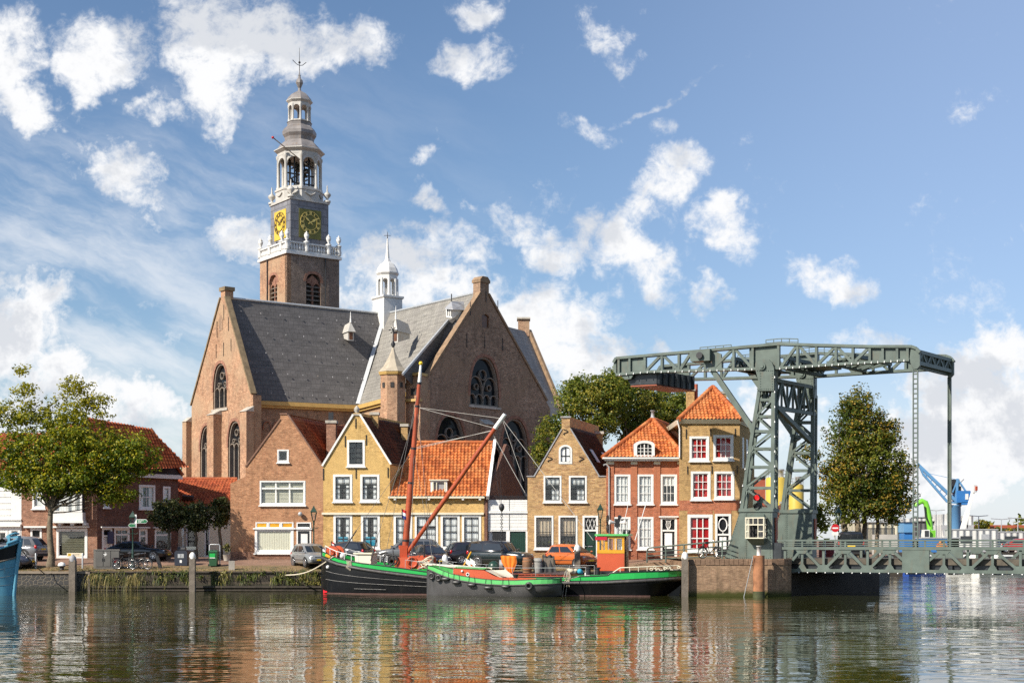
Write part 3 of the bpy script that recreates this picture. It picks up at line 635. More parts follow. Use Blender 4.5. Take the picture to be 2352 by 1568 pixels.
def house_b():
    pl = flat(FY); h = []; t = thing('gable_house', 'yellow brick gabled house with white verge boards and stone finial', 'house', (-10.6, FY, 1.9))
    window(t, pl, (797,1010,838,1071), 2, 4, .15, 'dark', 'none', holes=h)
    for x0, x1 in ((765,809),(827.3,871.5)): window(t, pl, (x0,1089,x1,1152), 2, 4, .16, 'dark', 'sidestop', holes=h)
    for x0, x1 in ((765.8,809),(828.9,872.4)):
        o = window(t, pl, (x0,1181.5,x1,1260), 2, 4, .16, 'dark', 'sides', holes=h); r = rpx(pl, x0+11, 1232, x1-11, 1252); MB().rect(pl, r, .095, .105).build('window_cloth', M['tealcur'], o)
    out = pl.pp((742.4,1288),(895.6,1288),(895.6,1064),(838,969),(826,954),(826,948),(812,948),(812,954),(802,969),(742.4,1067))
    facade(t, pl, out, h, M['brickB'], vec(9))
    mb = MB()
    for a, b in (((811,952),(740,1069.5)),((827,952),(898,1066))): mb.barp(pl, pl.px(*a), pl.px(*b), .13, -.1, .12)
    mb.build('verge_board', M['white'], t)
    mb = MB().rect(pl, rpx(pl, 808, 950, 830, 954), -.08, .4); mb.build('gable_cap', M['stone'], t); p = pl.pt(*pl.px(819, 950), .15)
    MB().lathe(p, [(.14,0),(.08,.08),(.2,.24),(.18,.4),(.03,.58)], 10).build('finial', M['stone'], t)
    mb = MB().rect(pl, rpx(pl, 739.5, 1176.5, 895.5, 1181.4), -.13, -.032); mb.build('cornice', M['cream'], t)
    for x, a, b in ((742.6,1075,1102),(792.7,1000,1026),(841,998,1022),(817,960,983),(817.5,1073,1098),(891,1073,1096)): anchor(t, pl, x, a, b)
    V = Vector((*vec(9), 0)); a = pl.pt(*pl.px(826, 956)); b = pl.pt(*pl.px(898, 1068)); a2 = pl.pt(*pl.px(812, 956)); b2 = pl.pt(*pl.px(740, 1071)); dn = Vector((0, .28, 0))
    ro = gridroof('roof', [b+dn, b+V, a+V, a+dn], M['btile'], t); ridge(M['btile'], ro, a+dn*2, a+V); gridroof('roof', [b2+dn, b2+V, a2+V, a2+dn], M['btile'], t)
    chimney(t, pl, 851, 868, 947, 985, 99.5, M['brickF'], .7); chimney(t, pl, 921, 936, 974, 1010, 103, M['brickF'], .7)
house_b()
def house_c():
    pl = flat(FY); h = []; t = thing('low_house', 'low yellow brick house with big orange pantiled roof and open dormer', 'house', (-5.1, FY, 1.9))
    for x0, x1, k in ((904,946.5,0),(1012,1056,0),(1060.7,1105,0)): window(t, pl, (x0,1181.5,x1,1260), 2, 4, .16, 'dark', 'full', holes=h)
    window(t, pl, (952.6,1181.5,1006,1262), 2, 3, .14, 'dark', 'full', tr=.32, holes=h, name='french_window')
    out = pl.pp((895.8,1288),(1112,1288),(1112,1141),(895.8,1141)); facade(t, pl, out, h, M['brickB'], vec(7))
    mb = MB().rect(pl, rpx(pl, 895.8, 1176.5, 1111, 1181.4), -.13, -.032).rect(pl, rpx(pl, 892, 1139.5, 1113, 1144), -.32, .1); mb.build('cornice', M['cream'], t)
    mb = MB()
    for i in range(6): mb.rect(pl, rpx(pl, 905+i*39, 1144.2, 910+i*39, 1148), -.28, -.01)
    mb.build('gutter_brackets', M['white'], t)
    e0 = P3(894, 1139, FY-.25); e1 = P3(1116, 1139, FY-.25); yr = 101.6; r0 = P3(950, 1019.5, yr); r1 = P3(1133, 1012, yr); r1.z = r0.z = (r0.z+r1.z)/2
    ro = gridroof('roof', [e0, e1, r1, r0], M['otile'], t); ridge(M['otile'], ro, r0, r1, .14)
    eb0 = e0+Vector((*vec(9), 0)); eb1 = e1+Vector((*vec(9), 0)); gridroof('roof', [eb0, eb1, r1, r0], M['otile'], t)
    # side wall running back on the right, white barge board
    ps = Pl((e1.x-.12, FY), (e1.x-.12+SK[0]*8.5, FY+8.5)); L = Vector((SK[0]*8.5, 8.5)).length
    mb = MB().prp(ps, [(0, 1.9), (L, 1.9), (L, e1.z), (L*.5, r1.z-.1), (0, e1.z)], 0, -.22); mb.build('side_wall', M['brickK'], t)
    q = (r1-e1); mb = MB().bar(e1+Vector((.12,-.05,-.1)), r1+Vector((.12,0,.1)), .34, .2, up=(1,0,0)); mb.build('barge_board', M['white'], t)
    mb = MB().bar(r1+Vector((.15,0,.05)), eb1+Vector((.1,0,0)), .1, .14); mb.build('rear_verge', M['iron'], t)
    d = dorm(t, 989, 1027, 1103, 1138, FY+.1, 1.6)
def dorm(t, x0, x1, y0, y1, Y, dep, big=False):
    X0, X1 = P3(x0,0,Y).x, P3(x1,0,Y).x; z0, z1 = P3(0,y1,Y).z, P3(0,y0,Y).z; pl = flat(Y)
    mb = MB(); ring(mb, pl, (X0,z0,X1,z1), .1, 0, .12); d = mb.build('dormer', M['white'], t)
    w = X1-X0; MB().rect(pl, (X0+.1,z0+.1,X1-.1,z1-.1), .2, .22).build('opening', M['dark_backing'], d)
    MB().hexa([(X0,Y+.13,z0),(X1,Y+.13,z0),(X1,Y+dep,z0+.9),(X0,Y+dep,z0+.9),(X0,Y+.13,z1-.02),(X1,Y+.13,z1-.02),(X1,Y+dep,z1-.01),(X0,Y+dep,z1-.01)]).build('dormer_cheek', M['lead'], d)
    MB().box(X0-.1, X1+.1, Y-.1, Y+dep, z1, z1+.07).build('dormer_roof', M['cream'], d)
    mb = MB().rect(pl, (X0+.1,z0+.1,X0+.2,z1-.1), -.02, .04).barp(pl, (X0+w*.36,z0+.1), (X0+w*.36,z1-.1), .06, .02, .1).rect(pl, (X1-.2,z0+.1,X1-.1,z1-.1), -.02, .05); mb.build('casement', M['cream'], d)
    return d
house_c()
def garage():
    pl = flat(FY+.15); t = thing('garage', 'white boarded garage with dark green doors between two brick houses', 'garage', (-.4, FY, 1.9)); h = []
    mb = MB().rect(pl, rpx(pl, 1112.2, 1147, 1211.8, 1286), .1, 4); mb.build('body', M['white'], t)
    mb = MB()
    for x0, x1, y0, y1 in ((1113,1169,1147.5,1173),(1171,1211,1147.5,1173),(1113,1169,1179,1217),(1171.5,1211,1179,1217)):
        n = 5
        for i in range(n): mb.rect(pl, rpx(pl, x0, y0+(y1-y0)*i/n, x1, y0+(y1-y0)*(i+.93)/n), -.02, .098)
    mb.build('boarding', M['white'], t)
    mb = MB().rect(pl, rpx(pl, 1111.5, 1173.3, 1212, 1178), -.12, .098).rect(pl, rpx(pl, 1112.5, 1217.3, 1211, 1219.5), -.06, .098).rect(pl, rpx(pl, 1162.5, 1219.6, 1171, 1286), -.05, .098).rect(pl, rpx(pl, 1207.5, 1219.6, 1211.8, 1286), -.05, .098); mb.build('trim', M['white'], t)
    for x0, x1, y1, m in ((1131,1162,1286,'iron'),(1171.3,1207.3,1286,'dgreen')):
        mb = MB(); n = 8
        for i in range(n): mb.rect(pl, rpx(pl, x0+(x1-x0)*i/n, 1220, x0+(x1-x0)*(i+.93)/n, y1), 0.02, .099)
        mb.build('door', M[m], t)
    mb = MB(); n = 34
    for i in range(n+1):
        x = 1116+(1211-1116)*i/n; mb.rect(pl, rpx(pl, x-.55, 1137, x+.55, 1147), 0.0, .05)
    mb.rect(pl, rpx(pl, 1116, 1140, 1211, 1141), .05, .1); mb.build('roof_railing', M['iron'], t)
garage()
def door(t, pl, px, h, leaf='dgreen', fan=.3, fr=.13, deco=None):
    r = rpx(pl, *px); h.append(R4(r)); mb = MB(); r1 = ring(mb, pl, r, fr, -.04, .1, wb=.01); zt = r1[1]+(r1[3]-r1[1])*(1-fan); mb.rect(pl, (r1[0], zt-.06, r1[2], zt+.06), -.02, .1)
    d = mb.build('door', M['white'], t); u0, z0, u1, z1 = r1; mb = MB().rect(pl, (u0, z0, u1, zt-.06), .1, .15); w = u1-u0
    for a, b in ((.12,.42),(.52,.93)): mb.rect(pl, (u0+w*.16, z0+(zt-z0)*a, u1-w*.16, z0+(zt-z0)*b), .07, .1)
    mb.build('door_leaf', M[leaf], d); f = (u0, zt+.06, u1, z1); MB().rect(pl, f, .1, .12).build('fanlight', M['dglass'], d)
    MB().ball(pl.pt(u0+.1, z0+(zt-z0)*.47, .05), .04).build('handle', M['chrome'], d); MB().rect(pl, (u0+w*.3, z0+(zt-z0)*.455, u1-w*.3, z0+(zt-z0)*.49), .055, .07).build('letter_slot', M['chrome'], d)
    return d, f, (u0, z0, u1, zt-.06)
def house_d():
    pl = flat(FY); h = []; t = thing('gable_house', 'mottled ochre brick gabled house with small arched attic window and dark roof', 'house', (3.9, FY, 1.9))
    r = rpx(pl, 1283.4, 1021, 1314, 1065); uc = (r[0]+r[2])/2; hw = (r[2]-r[0])/2
    def ar(s, z0, zs, rise): return [(uc-hw+s, z0), (uc+hw-s, z0)]+[(uc+(hw-s)*cos(a*pi/10), zs+rise*sin(a*pi/10)) for a in range(11)]
    a = ar(0, r[1], r[3]-.35, .35); b = ar(.13, r[1]+.15, r[3]-.38, .25); h.append(a); mb = MB(); n = len(a)
    for i in range(n): mb.prp(pl, [a[i], a[(i+1)%n], b[(i+1)%n], b[i]], -.03, .1)
    o = mb.build('window', M['white'], t); MB().prp(pl, b, .08, .1).build('pane', M['curtain'], o); mb = MB().barp(pl, (uc, r[1]+.1), (uc, r[3]-.12), .05, .03, .08).barp(pl, (uc-hw+.1, (r[1]+r[3])/2-.1), (uc+hw-.1, (r[1]+r[3])/2-.1), .05, .03, .08)
    for i in range(n): mb.barp(pl, b[i], b[(i+1)%n], .05, .02, .08)
    mb.build('sash', M['black'], o)
    for x0, x1 in ((1248.4,1289.5),(1306.6,1347.7)): window(t, pl, (x0,1092,x1,1153), 3, 4, .12, 'dark', 'toplow', holes=h)
    for x0, x1 in ((1227.4,1271),(1282.8,1326.4)):
        o = window(t, pl, (x0,1183.5,x1,1260.6), 4, 2, .12, 'dark', 'beige', holes=h, bars=.025); mb = MB(); r_ = random.Random(int(x0)); q = rpx(pl, x0+5, 1240, x1-5, 1255)
        for i in range(3): leafcloud(mb, r_, pl.pt(q[0]+(q[2]-q[0])*(i+.5)/3, q[1]+.25, .16), .16, 26, .09)
        mb.build('window_plants', M['leafD'], o)
    d, f, lf = door(t, pl, (1338,1183.5,1373.6,1287), h); mb = MB()
    for i in range(3):
        w = (f[2]-f[0])/3; mb.barp(pl, (f[0]+w*i, f[1]), (f[0]+w*(i+1), f[3]), .03, .06, .1).barp(pl, (f[0]+w*(i+1), f[1]), (f[0]+w*i, f[3]), .03, .06, .1)
    mb.build('fanlight_bars', M['white'], d)
    out = pl.pp((1211.9,1288),(1392.4,1288),(1392.4,1093.5),(1376,1093.5),(1313,990),(1309,981),(1309,957),(1290,957),(1290,983),(1227,1093.5),(1211.9,1093.5))
    facade(t, pl, out, h, M['brickD'], vec(8))
    mb = MB()
    for a_, b_ in (((1290,985),(1226,1094)),((1310,984),(1377,1094))): mb.barp(pl, pl.px(*a_), pl.px(*b_), .08, -.05, .2)
    mb.rect(pl, rpx(pl, 1287.5, 955.5, 1311, 959), -.07, .4).rect(pl, rpx(pl, 1209.5, 1092, 1228, 1094.5), -.06, .3).rect(pl, rpx(pl, 1374, 1092, 1392.3, 1094.5), -.06, .3); mb.build('verge', M['lead'], t)
    for x in (1263, 1335.5): anchor(t, pl, x, 1048, 1060, 's')
    anchor(t, pl, 1299, 985, 998, 's')
    V = Vector((*vec(6.6), 0)); a = pl.pt(*pl.px(1311, 984)); b = pl.pt(*pl.px(1394, 1120)); a2 = pl.pt(*pl.px(1290, 984)); b2 = pl.pt(*pl.px(1212, 1112)); dn = Vector((0, .28, 0))
    ro = gridroof('roof', [b+dn, b+V, a+V, a+dn], M['dtile'], t); gridroof('roof', [b2+dn, b2+V, a2+V, a2+dn], M['dtile'], t); ridge(M['dtile'], ro, a+dn, a+V)
    nn = (b-a).cross(V).normalized(); nn = nn if nn.z > 0 else -nn
    for s_, w_ in ((.22, .30), (.7, .3)):
        q = a+V*s_+(b-a)*.34; e = (b-a)*.22; f_ = V.normalized()*.75
        MB().prism([q+nn*.08, q+f_+nn*.08, q+f_+e+nn*.08, q+e+nn*.08], nn*.05).build('skylight', M['galv'], t)
    chimney(t, pl, 1368, 1385, 991, 1030, 104.3, M['brickF'], .7)
house_d()
def house_e():
    pl = flat(FY-.1); h = []; t = thing('hipped_house', 'red brick house with white cornice, orange hipped roof and white arched dormer', 'house', (9.1, FY, 1.9))
    for x0, x1 in ((1411,1448),(1464,1501)): window(t, pl, (x0,1089,x1,1157.7), 3, 3, .13, 'light', 'panel', holes=h); window(t, pl, (x0,1186.6,x1,1261), 3, 3, .13, 'light', 'panel', holes=h)
    window(t, pl, (1517.4,1089,1555,1157.7), 3, 3, .13, 'light', 'top', holes=h, sl=.36)
    d, f, lf = door(t, pl, (1515.8,1186.6,1555,1288), h, 'black', .27, .16); u = (f[0]+f[2])/2; zc = f[1]; mb = MB()
    for s_ in (-1, 1): mb.tube([pl.pt(u+s_*x, zc+z, .05) for x, z in ((.06,.08),(.13,.2),(.16,.35),(.12,.5),(.15,.62),(.22,.66))], .025, 6)
    for i in range(3): mb.tube([pl.pt(u-.06+.06*i, zc+.1, .05), pl.pt(u-.06+.06*i, zc+.6, .05)], .012, 5)
    mb.tube([pl.pt(u-.14, zc+.6, .05), pl.pt(u+.14, zc+.6, .05)], .02, 6).lathe(pl.pt(u, zc+.03, .05), [(.1,0),(.1,.04),(.03,.05)], 8); mb.build('lyre', M['white'], d)
    w = lf[2]-lf[0]; MB().rect(pl, (lf[0]+w*.2, lf[1]+.85, lf[2]-w*.2, lf[3]-.12), .05, .068).build('lace_panel', M['curtain'], d)
    mb = MB().rect(pl, rpx(pl, 1513, 1184.5, 1558, 1187.5), -.16, -.041); mb.build('door_hood', M['white'], t)
    out = pl.pp((1392.6,1288),(1567.4,1288),(1567.4,1052),(1392.6,1052)); facade(t, pl, out, h, M['brickE'], vec(9))
    for x0, x1 in ((1393,1410),(1448.5,1463.5),(1501.5,1516.5),(1555.5,1567)): pi_ = MB().rect(pl, rpx(pl, x0, 1066, x1, 1286), -.06, -.003).build('pilaster', M['brickE'], t); MB().rect(pl, rpx(pl, x0, 1060, x1, 1066), -.065, -.003).build('pilaster_block', M['cream'], pi_)
    mb = MB(); mb.prp(pl, pl.pp((1383,1050.5),(1575,1050.5),(1575,1054),(1383,1054)), -.5, .1); mb.prp(pl, pl.pp((1385,1054),(1574,1054),(1570,1058.5),(1390,1058.5)), -.35, .1); mb.build('cornice', M['white'], t)
    Y = FY-.45; a, b = P3(1385, 1049, Y), P3(1574, 1049, Y); ax = P3(1499, 961, FY+3.4); V = Vector((*vec(9), 0)); ab = ax+Vector((*vec(5.5), 0))
    r1 = gridroof('roof', [a, b, ax], M['otile'], t, amp=.04); ridge(M['otile'], r1, a, ax, .16); ridge(M['otile'], r1, b, ax, .16)
    gridroof('roof', [b, b+V, ab, ax], M['otile'], t); gridroof('roof', [a, a+V, ab, ax], M['otile'], t); ridge(M['otile'], r1, ax, ab, .14)
    MB().lathe(ax, [(.25,-.05),(.12,.15),(.1,.5),(.17,.52),(.17,.58)], 10).build('finial', M['lead'], t)
    Yd = FY-.38; pd = flat(Yd); r = rpx(pd, 1456.5, 1018, 1503.7, 1049); uc = (r[0]+r[2])/2; hw = (r[2]-r[0])/2
    def arc(s, z0, zt, rise): return [(uc-hw+s, z0), (uc+hw-s, z0)]+[(uc+(hw-s)*cos(k*pi/12), zt+rise*sin(k*pi/12)) for k in range(13)]
    A, B = arc(0, r[1], r[3]-.1, .3), arc(.2, r[1]+.14, r[3]-.2, .22); mb = MB(); n = len(A)
    for i in range(n): mb.prp(pd, [A[i], A[(i+1)%n], B[(i+1)%n], B[i]], -.05, .1)
    dm = mb.build('dormer', M['white'], t); MB().prp(pd, B, .06, .1).build('pane', M['dglass'], dm); MB().prp(pd, A, .11, 2.4).build('dormer_cheek', M['lead'], dm); mb = MB(); i0 = B[0][0]; i1 = B[1][0]
    for k in range(1, 4): u = i0+(i1-i0)*k/4; mb.barp(pd, (u, B[0][1]), (u, r[3]-.02), .07 if k == 2 else .035, .02, .06)
    for k in (1, 2): z = B[0][1]+(r[3]-.1-B[0][1])*k/3; mb.barp(pd, (i0, z), (i1, z), .035, .025, .06)
    mb.build('sash', M['white'], dm)
    mb = MB(); mb.tube([pl.pt(*pl.px(1386, 1068), -.2), pl.pt(*pl.px(1391, 1066), -.12), pl.pt(*pl.px(1398.5, 1072), -.1), pl.pt(*pl.px(1399, 1284), -.1)], .06); mb.build('downpipe', M['galv'], t)
    MB().tube([pl.pt(*pl.px(1564, 1058), -.1), pl.pt(*pl.px(1566, 1284), -.1)], .05).build('downpipe', M['cream'], t)
house_e()
def house_f():
    Y = 96.3; pl = flat(Y); h = []; t = thing('tower_house', 'tall narrow ochre brick house with red curtains and steep orange roof', 'house', (13, Y, 1.9))
    for px in ((1583.6,1001.5,1628.8,1058.7),(1638.4,998.7,1684.7,1057),(1586.7,1082,1632,1147.8),(1640.5,1082,1686.4,1146)):
        window(t, pl, px, 3, 3, .15, 'light', 'red', bars=.045, holes=h)
    window(t, pl, (1579,1181,1636.7,1267.7), 3, 3, .2, 'light', 'shutred', bars=.07, holes=h)
    d, f, lf = door(t, pl, (1642.5,1179.6,1679,1286), h, 'black', .42, .15); u = (f[0]+f[2])/2; zc = (f[1]+f[3])/2; a = (f[3]-f[1])*.36; b = (f[2]-f[0])*.36
    mb = MB().tube([pl.pt(u+b*cos(k*pi/12), zc+a*sin(k*pi/12), .06) for k in range(25)], .045, 6, False).barp(pl, (f[0], zc), (u-b, zc), .05, .06, .1).barp(pl, (u+b, zc), (f[2], zc), .05, .06, .1).barp(pl, (u, f[1]), (u, zc-a), .05, .06, .1).barp(pl, (u, zc+a), (u, f[3]), .05, .06, .1); mb.build('oval_tracery', M['white'], d)
    w = lf[2]-lf[0]; mb = MB()
    for s_ in (0, 1): mb.rect(pl, (lf[0]+w*(.2+.32*s_), lf[1]+.75, lf[0]+w*(.48+.32*s_), lf[3]-.1), .05, .068)
    mb.build('lace_panel', M['curtain'], d)
    out = pl.pp((1560,1290),(1699,1290),(1699,968),(1560,968)); V = (2.1, 6.5); facade(t, pl, out, h, M['brickF'], V)
    mb = MB(); mb.rect(pl, rpx(pl, 1579, 1173, 1637, 1180), -.01, -.002).rect(pl, rpx(pl, 1640, 1172.5, 1680, 1178.8), -.01, -.002).rect(pl, rpx(pl, 1560.5, 1148.5, 1698.5, 1172), -.012, -.003); mb.build('red_band', M['brickE'], t)
    c0 = P3(1558, 973, Y); c1 = P3(1703, 973, Y); z0, z1 = c0.z, P3(0, 963, Y).z; mb = MB()
    mb.hexa([Vector((c0.x,Y-.12,z0)), Vector((c1.x-.1,Y-.12,z0)), Vector((c1.x+2.05,Y+6.5,z0)), Vector((c0.x,Y+6.5,z0)), Vector((c0.x-.1,Y-.35,z1)), Vector((c1.x+.1,Y-.35,z1)), Vector((c1.x+2.25,Y+6.7,z1)), Vector((c0.x-.1,Y+6.7,z1))]); mb.build('cornice', M['cream'], t)
    a, b = Vector((c0.x, Y-.3, z1)), Vector((c1.x, Y-.3, z1)); c, e = Vector((c1.x+2.2, Y+6.6, z1)), Vector((c0.x+2.2, Y+6.6, z1)); ax = P3(1637.4, 888, Y+3.0)
    r1 = gridroof('roof', [a, b, ax], M['otile'], t, amp=.045); ridge(M['otile'], r1, a, ax, .17); ridge(M['otile'], r1, b, ax, .17); gridroof('roof', [b, c, ax], M['otile'], t); gridroof('roof', [a, e, ax], M['otile'], t); gridroof('roof', [c, e, ax], M['otile'], t)
    chimney(t, pl, 1579, 1595, 892, 950, Y+4, M['brickF'], .8); MB().tube([P3(1598.5, 935, Y+4.3), P3(1598.5, 882, Y+4.3)], .14).build('flue', M['oxide'], t)
    chimney(t, pl, 1656, 1669, 899, 945, Y+6, M['brickF'], .5)
    for x, a_, b_ in ((1576,985,1007),(1632,984,1001),(1688.5,984,1003),(1579,1070,1088),(1635,1069,1087),(1693,1069,1087)): anchor(t, pl, x, a_, b_)
    ps = Pl((c1.x-.14, Y), (c1.x-.14+2.1, Y+6.5))
    for k in range(3):
        MB().rect(ps, (1.2+1.8*k, 8.2, 1.9+1.8*k, 10.3), -.03, .02).build('side_window', M['white'], t)
    MB().tube([P3(1556, 966, Y-.2), P3(1561, 985, Y-.1), P3(1561, 1050, Y-.1)], .05).build('downpipe', M['white'], t)
house_f()
# ================================================================ houses on the left
def left_houses():
    Y = 104.0; pl = flat(Y); h = []
    t = thing('white_house', 'white plastered house cut by the left edge of the picture', 'house', (-38, Y, 1.9))
    window(t, pl, (-20,1218,18,1262), 2, 2, .14, 'light', 'none', holes=h); window(t, pl, (22,1214,46,1284), 1, 2, .14, 'light', 'none', holes=h, sill=0)
    out = pl.pp((-60,1286),(49,1286),(49,1096),(-60,1096)); facade(t, pl, out, h, M['white'], (0, 8)); mb = MB().rect(pl, rpx(pl, -60, 1203, 49, 1209), -.25, -.01).rect(pl, rpx(pl, -60, 1191, 49, 1194), -.12, -.01)
    for i in range(6): mb.rect(pl, rpx(pl, -60, 1112+i*14, 24, 1113+i*14), -.03, -.002)
    mb.rect(pl, rpx(pl, -60, 1092, 50, 1098), -.4, 0); mb.build('moulding', M['white'], t)
    e0, e1 = P3(-60, 1096, Y), P3(49, 1096, Y); gridroof('roof', [e0, e1, e1+Vector((0,5,3.6)), e0+Vector((0,5,3.6))], M['rtile'], t)
    # brick house with white bay
    h = []; t = thing('brick_house', 'red brick terraced house with white bay window, behind the leafy quay tree', 'house', (-33, Y, 1.9))
    window(t, pl, (74,1116,103.6,1168), 1, 2, .14, 'light', 'panel', holes=h)
    o = window(t, pl, (129.5,1213,200.7,1282), 1, 1, .16, 'light', 'none', tr=None, holes=h, name='shop_window')
    r = rpx(pl, 141, 1222, 192, 1272); mb = MB()
    for i in range(9): mb.rect(pl, (r[0], r[1]+(r[3]-r[1])*i/9, r[2], r[1]+(r[3]-r[1])*(i+.88)/9), .12, .14)
    mb.build('blind', paint('olive_slat_blind', (.16,.155,.10), .8, .1, 4), o); r = rpx(pl, 154, 1269, 190, 1277.5)
    sg = MB().rect(pl, r, -.05, .02).build('sign_board', M['cream'], o); MB().rect(pl, (r[0]+.08, r[1]+.06, r[0]+.3, r[3]-.05), -.056, -.051).build('logo', M['plate'], sg)
    mb = MB(); x = r[0]+.1
    for wd in (.03, .03, .03): mb.rect(pl, (x, r[1]+.1, x+wd, r[3]-.09), -.06, -.0565); x += .06
    x = r[0]+.42
    for wd in (.2, .08, .1, .07, .18, .05): mb.rect(pl, (x, r[1]+.12, x+wd*.55, r[1]+.17), -.055, -.0505); x += wd*.6+.02
    mb.build('lettering', M['black'], sg)
    fr = MB().rect(pl, rpx(pl, 132, 1216.5, 198, 1219.5), -.04, .1).rect(pl, rpx(pl, 163, 1212, 166, 1219), -.04, .1); fr.build('transom', M['white'], o)
    door(t, pl, (70,1213,96,1284), h, 'white', .25, .14)
    b0 = rpx(pl, 127, 1107, 195, 1176); mb = MB(); ring(mb, pl, b0, .14, -.75, -.6, wb=.1)
    mb.rect(pl, (b0[0]+1.0, b0[1], b0[0]+1.06, b0[3]), -.74, -.6).rect(pl, (b0[2]-.6, b0[1], b0[2]-.5, b0[3]), -.74, -.6).rect(pl, (b0[0]-.05, b0[1]-.62, b0[2]+.05, b0[1]-.02), -.77, 0).rect(pl, (b0[0]-.12, b0[1]-.78, b0[2]+.12, b0[1]-.63), -.85, 0).rect(pl, (b0[0]-.05, b0[3], b0[2]+.05, b0[3]+.22), -.8, 0)
    for k in range(3): mb.rect(pl, (b0[0]+.4+.9*k, b0[1]-.95, b0[0]+.65+.9*k, b0[1]-.78), -.7, 0)
    b = mb.build('bay_window', M['white'], t); MB().rect(pl, (b0[0]+.1, b0[1]+.08, b0[2]-.1, b0[3]-.1), -.63, -.62).build('pane', M['glass'], b)
    mb = MB(); drape(mb, pl, b0[0]+.1, b0[0]+1.0, b0[1], b0[3], -.5); drape(mb, pl, b0[2]-1.2, b0[2]-.1, b0[1], b0[3], -.5); mb.build('curtain', M['curtain'], b); MB().rect(pl, (b0[0]+.02, b0[1], b0[2]-.02, b0[3]), -.3, -.02).build('dark_backing', M['dark_backing'], b)
    mb = MB(); mb.rect(pl, rpx(pl, 57, 1207.5, 108, 1211.5), -.3, -.002).rect(pl, rpx(pl, 122, 1207.5, 206, 1211.5), -.3, -.002); mb.build('ledge', M['white'], t)
    out = pl.pp((49.3,1286),(223,1286),(223,1086),(49.3,1086)); facade(t, pl, out, h, M['brickL'], (2, 9)); MB().rect(pl, rpx(pl, 46, 1082, 224, 1089), -.4, 0).build('gutter', M['white'], t)
    e0, e1 = P3(47, 1084, Y-.3), P3(226, 1084, Y-.3); rz = P3(0, 975, 109).z; gridroof('roof', [e0, e1, Vector((e1.x+.5,109,rz)), Vector((e0.x+.5,109,rz))], M['rtile'], t)
    # dark brick house turned towards the square
    p0 = (P3(223.3, 0, Y).x, Y); p1 = (P3(409, 0, 110.3).x, 110.3); pd = Pl(p0, p1); h = []
    t = thing('corner_house', 'dark brick corner house with steep orange roof, in shade beside the square', 'house', (p0[0], p0[1], 1.9))
    window(t, pd, (237,1136,251,1165.5), 1, 1, .1, 'light', 'panel', holes=h); window(t, pd, (319,1114,356,1168.5), 2, 2, .13, 'light', 'sides', holes=h); window(t, pd, (374,1117,391,1151), 1, 2, .13, 'light', 'panel', holes=h)
    door(t, pd, (234,1212,257,1286), h, 'white', .2, .14); window(t, pd, (262,1212,297,1262), 2, 1, .13, 'light', 'none', tr=.25, holes=h); window(t, pd, (319,1214,338,1280), 1, 1, .12, 'light', 'none', tr=.2, holes=h, name='side_door'); window(t, pd, (355,1214,392,1269.5), 1, 1, .12, 'light', 'none', tr=.2, holes=h)
    a = pd.px(223.6, 1286); b = pd.px(409, 1280); zt = pd.px(300, 1092)[1]; out = [(a[0], 1.7), (b[0], 1.7), (b[0], zt), (a[0], zt)]
    facade(t, pd, out, h, M['brickK'], (-4, 7)); mb = MB(); mb.rect(pd, (a[0], zt-.1, b[0]+.15, zt+.2), -.35, 0); mb.build('gutter', M['white'], t)
    mb = MB()
    for x0, x1 in ((230,300),(316,341),(351,396)): mb.rect(pd, (pd.px(x0,0)[0], pd.px(280,1212)[1], pd.px(x1,0)[0], pd.px(280,1209)[1]), -.2, -.002)
    mb.build('ledge', M['white'], t)
    e0, e1 = pd.pt(a[0]-.5, zt+.2, -.35), pd.pt(b[0]+.15, zt+.2, -.35); q = P3(345, 984, 109.5); q0 = Vector((e0.x-2.0, e0.y+3.2, q.z))
    ro = gridroof('roof', [e0, e1, q, q0], M['rtile'], t); back = Vector((-4, 7, 0)); ridge(M['rtile'], ro, e1, q, .14); gridroof('roof', [e1, e1+back, q], M['rtile'], t)
    MB().rect(pd, (a[0]+.9, 3.0, a[0]+1.35, 3.9), -.15, -.003).build('letter_box', paint('dark_blue_box', (.03,.04,.10), .5), t)
    # low building at the back of the square
    Y2 = 112.0; pw = flat(Y2); h = []; t = thing('low_building', 'low white walled building with long dull red tiled roof behind the clipped trees', 'building', (-25, Y2, 1.9))
    window(t, pw, (427,1206,450,1262), 1, 2, .12, 'dark', 'none', holes=h); window(t, pw, (470,1204,482,1278), 1, 2, .1, 'dark', 'none', holes=h)
    out = pw.pp((405,1284),(540,1284),(540,1160),(405,1160)); facade(t, pw, out, h, M['cream'], (0, 5))
    e0, e1 = P3(404, 1164, Y2-.3), P3(545, 1166, Y2-.3); r0, r1 = P3(408, 1099, Y2+4), P3(545, 1108, Y2+4); e1.z = e0.z; r1.z = r0.z
    ro = gridroof('roof', [e0, e1, r1, r0], M['rtile'], t); ridge(M['rtile'], ro, r0, r1)
    d = MB().hexa([P3(421,1147,Y2+.4), P3(444,1149,Y2+.4), P3(446,1143,Y2+2), P3(425,1142,Y2+2), P3(418,1138,Y2+.2), P3(442,1140,Y2+.2), P3(448,1136,Y2+2.2), P3(424,1134,Y2+2.2)]).build('dormer', M['dtile'], t)
left_houses()
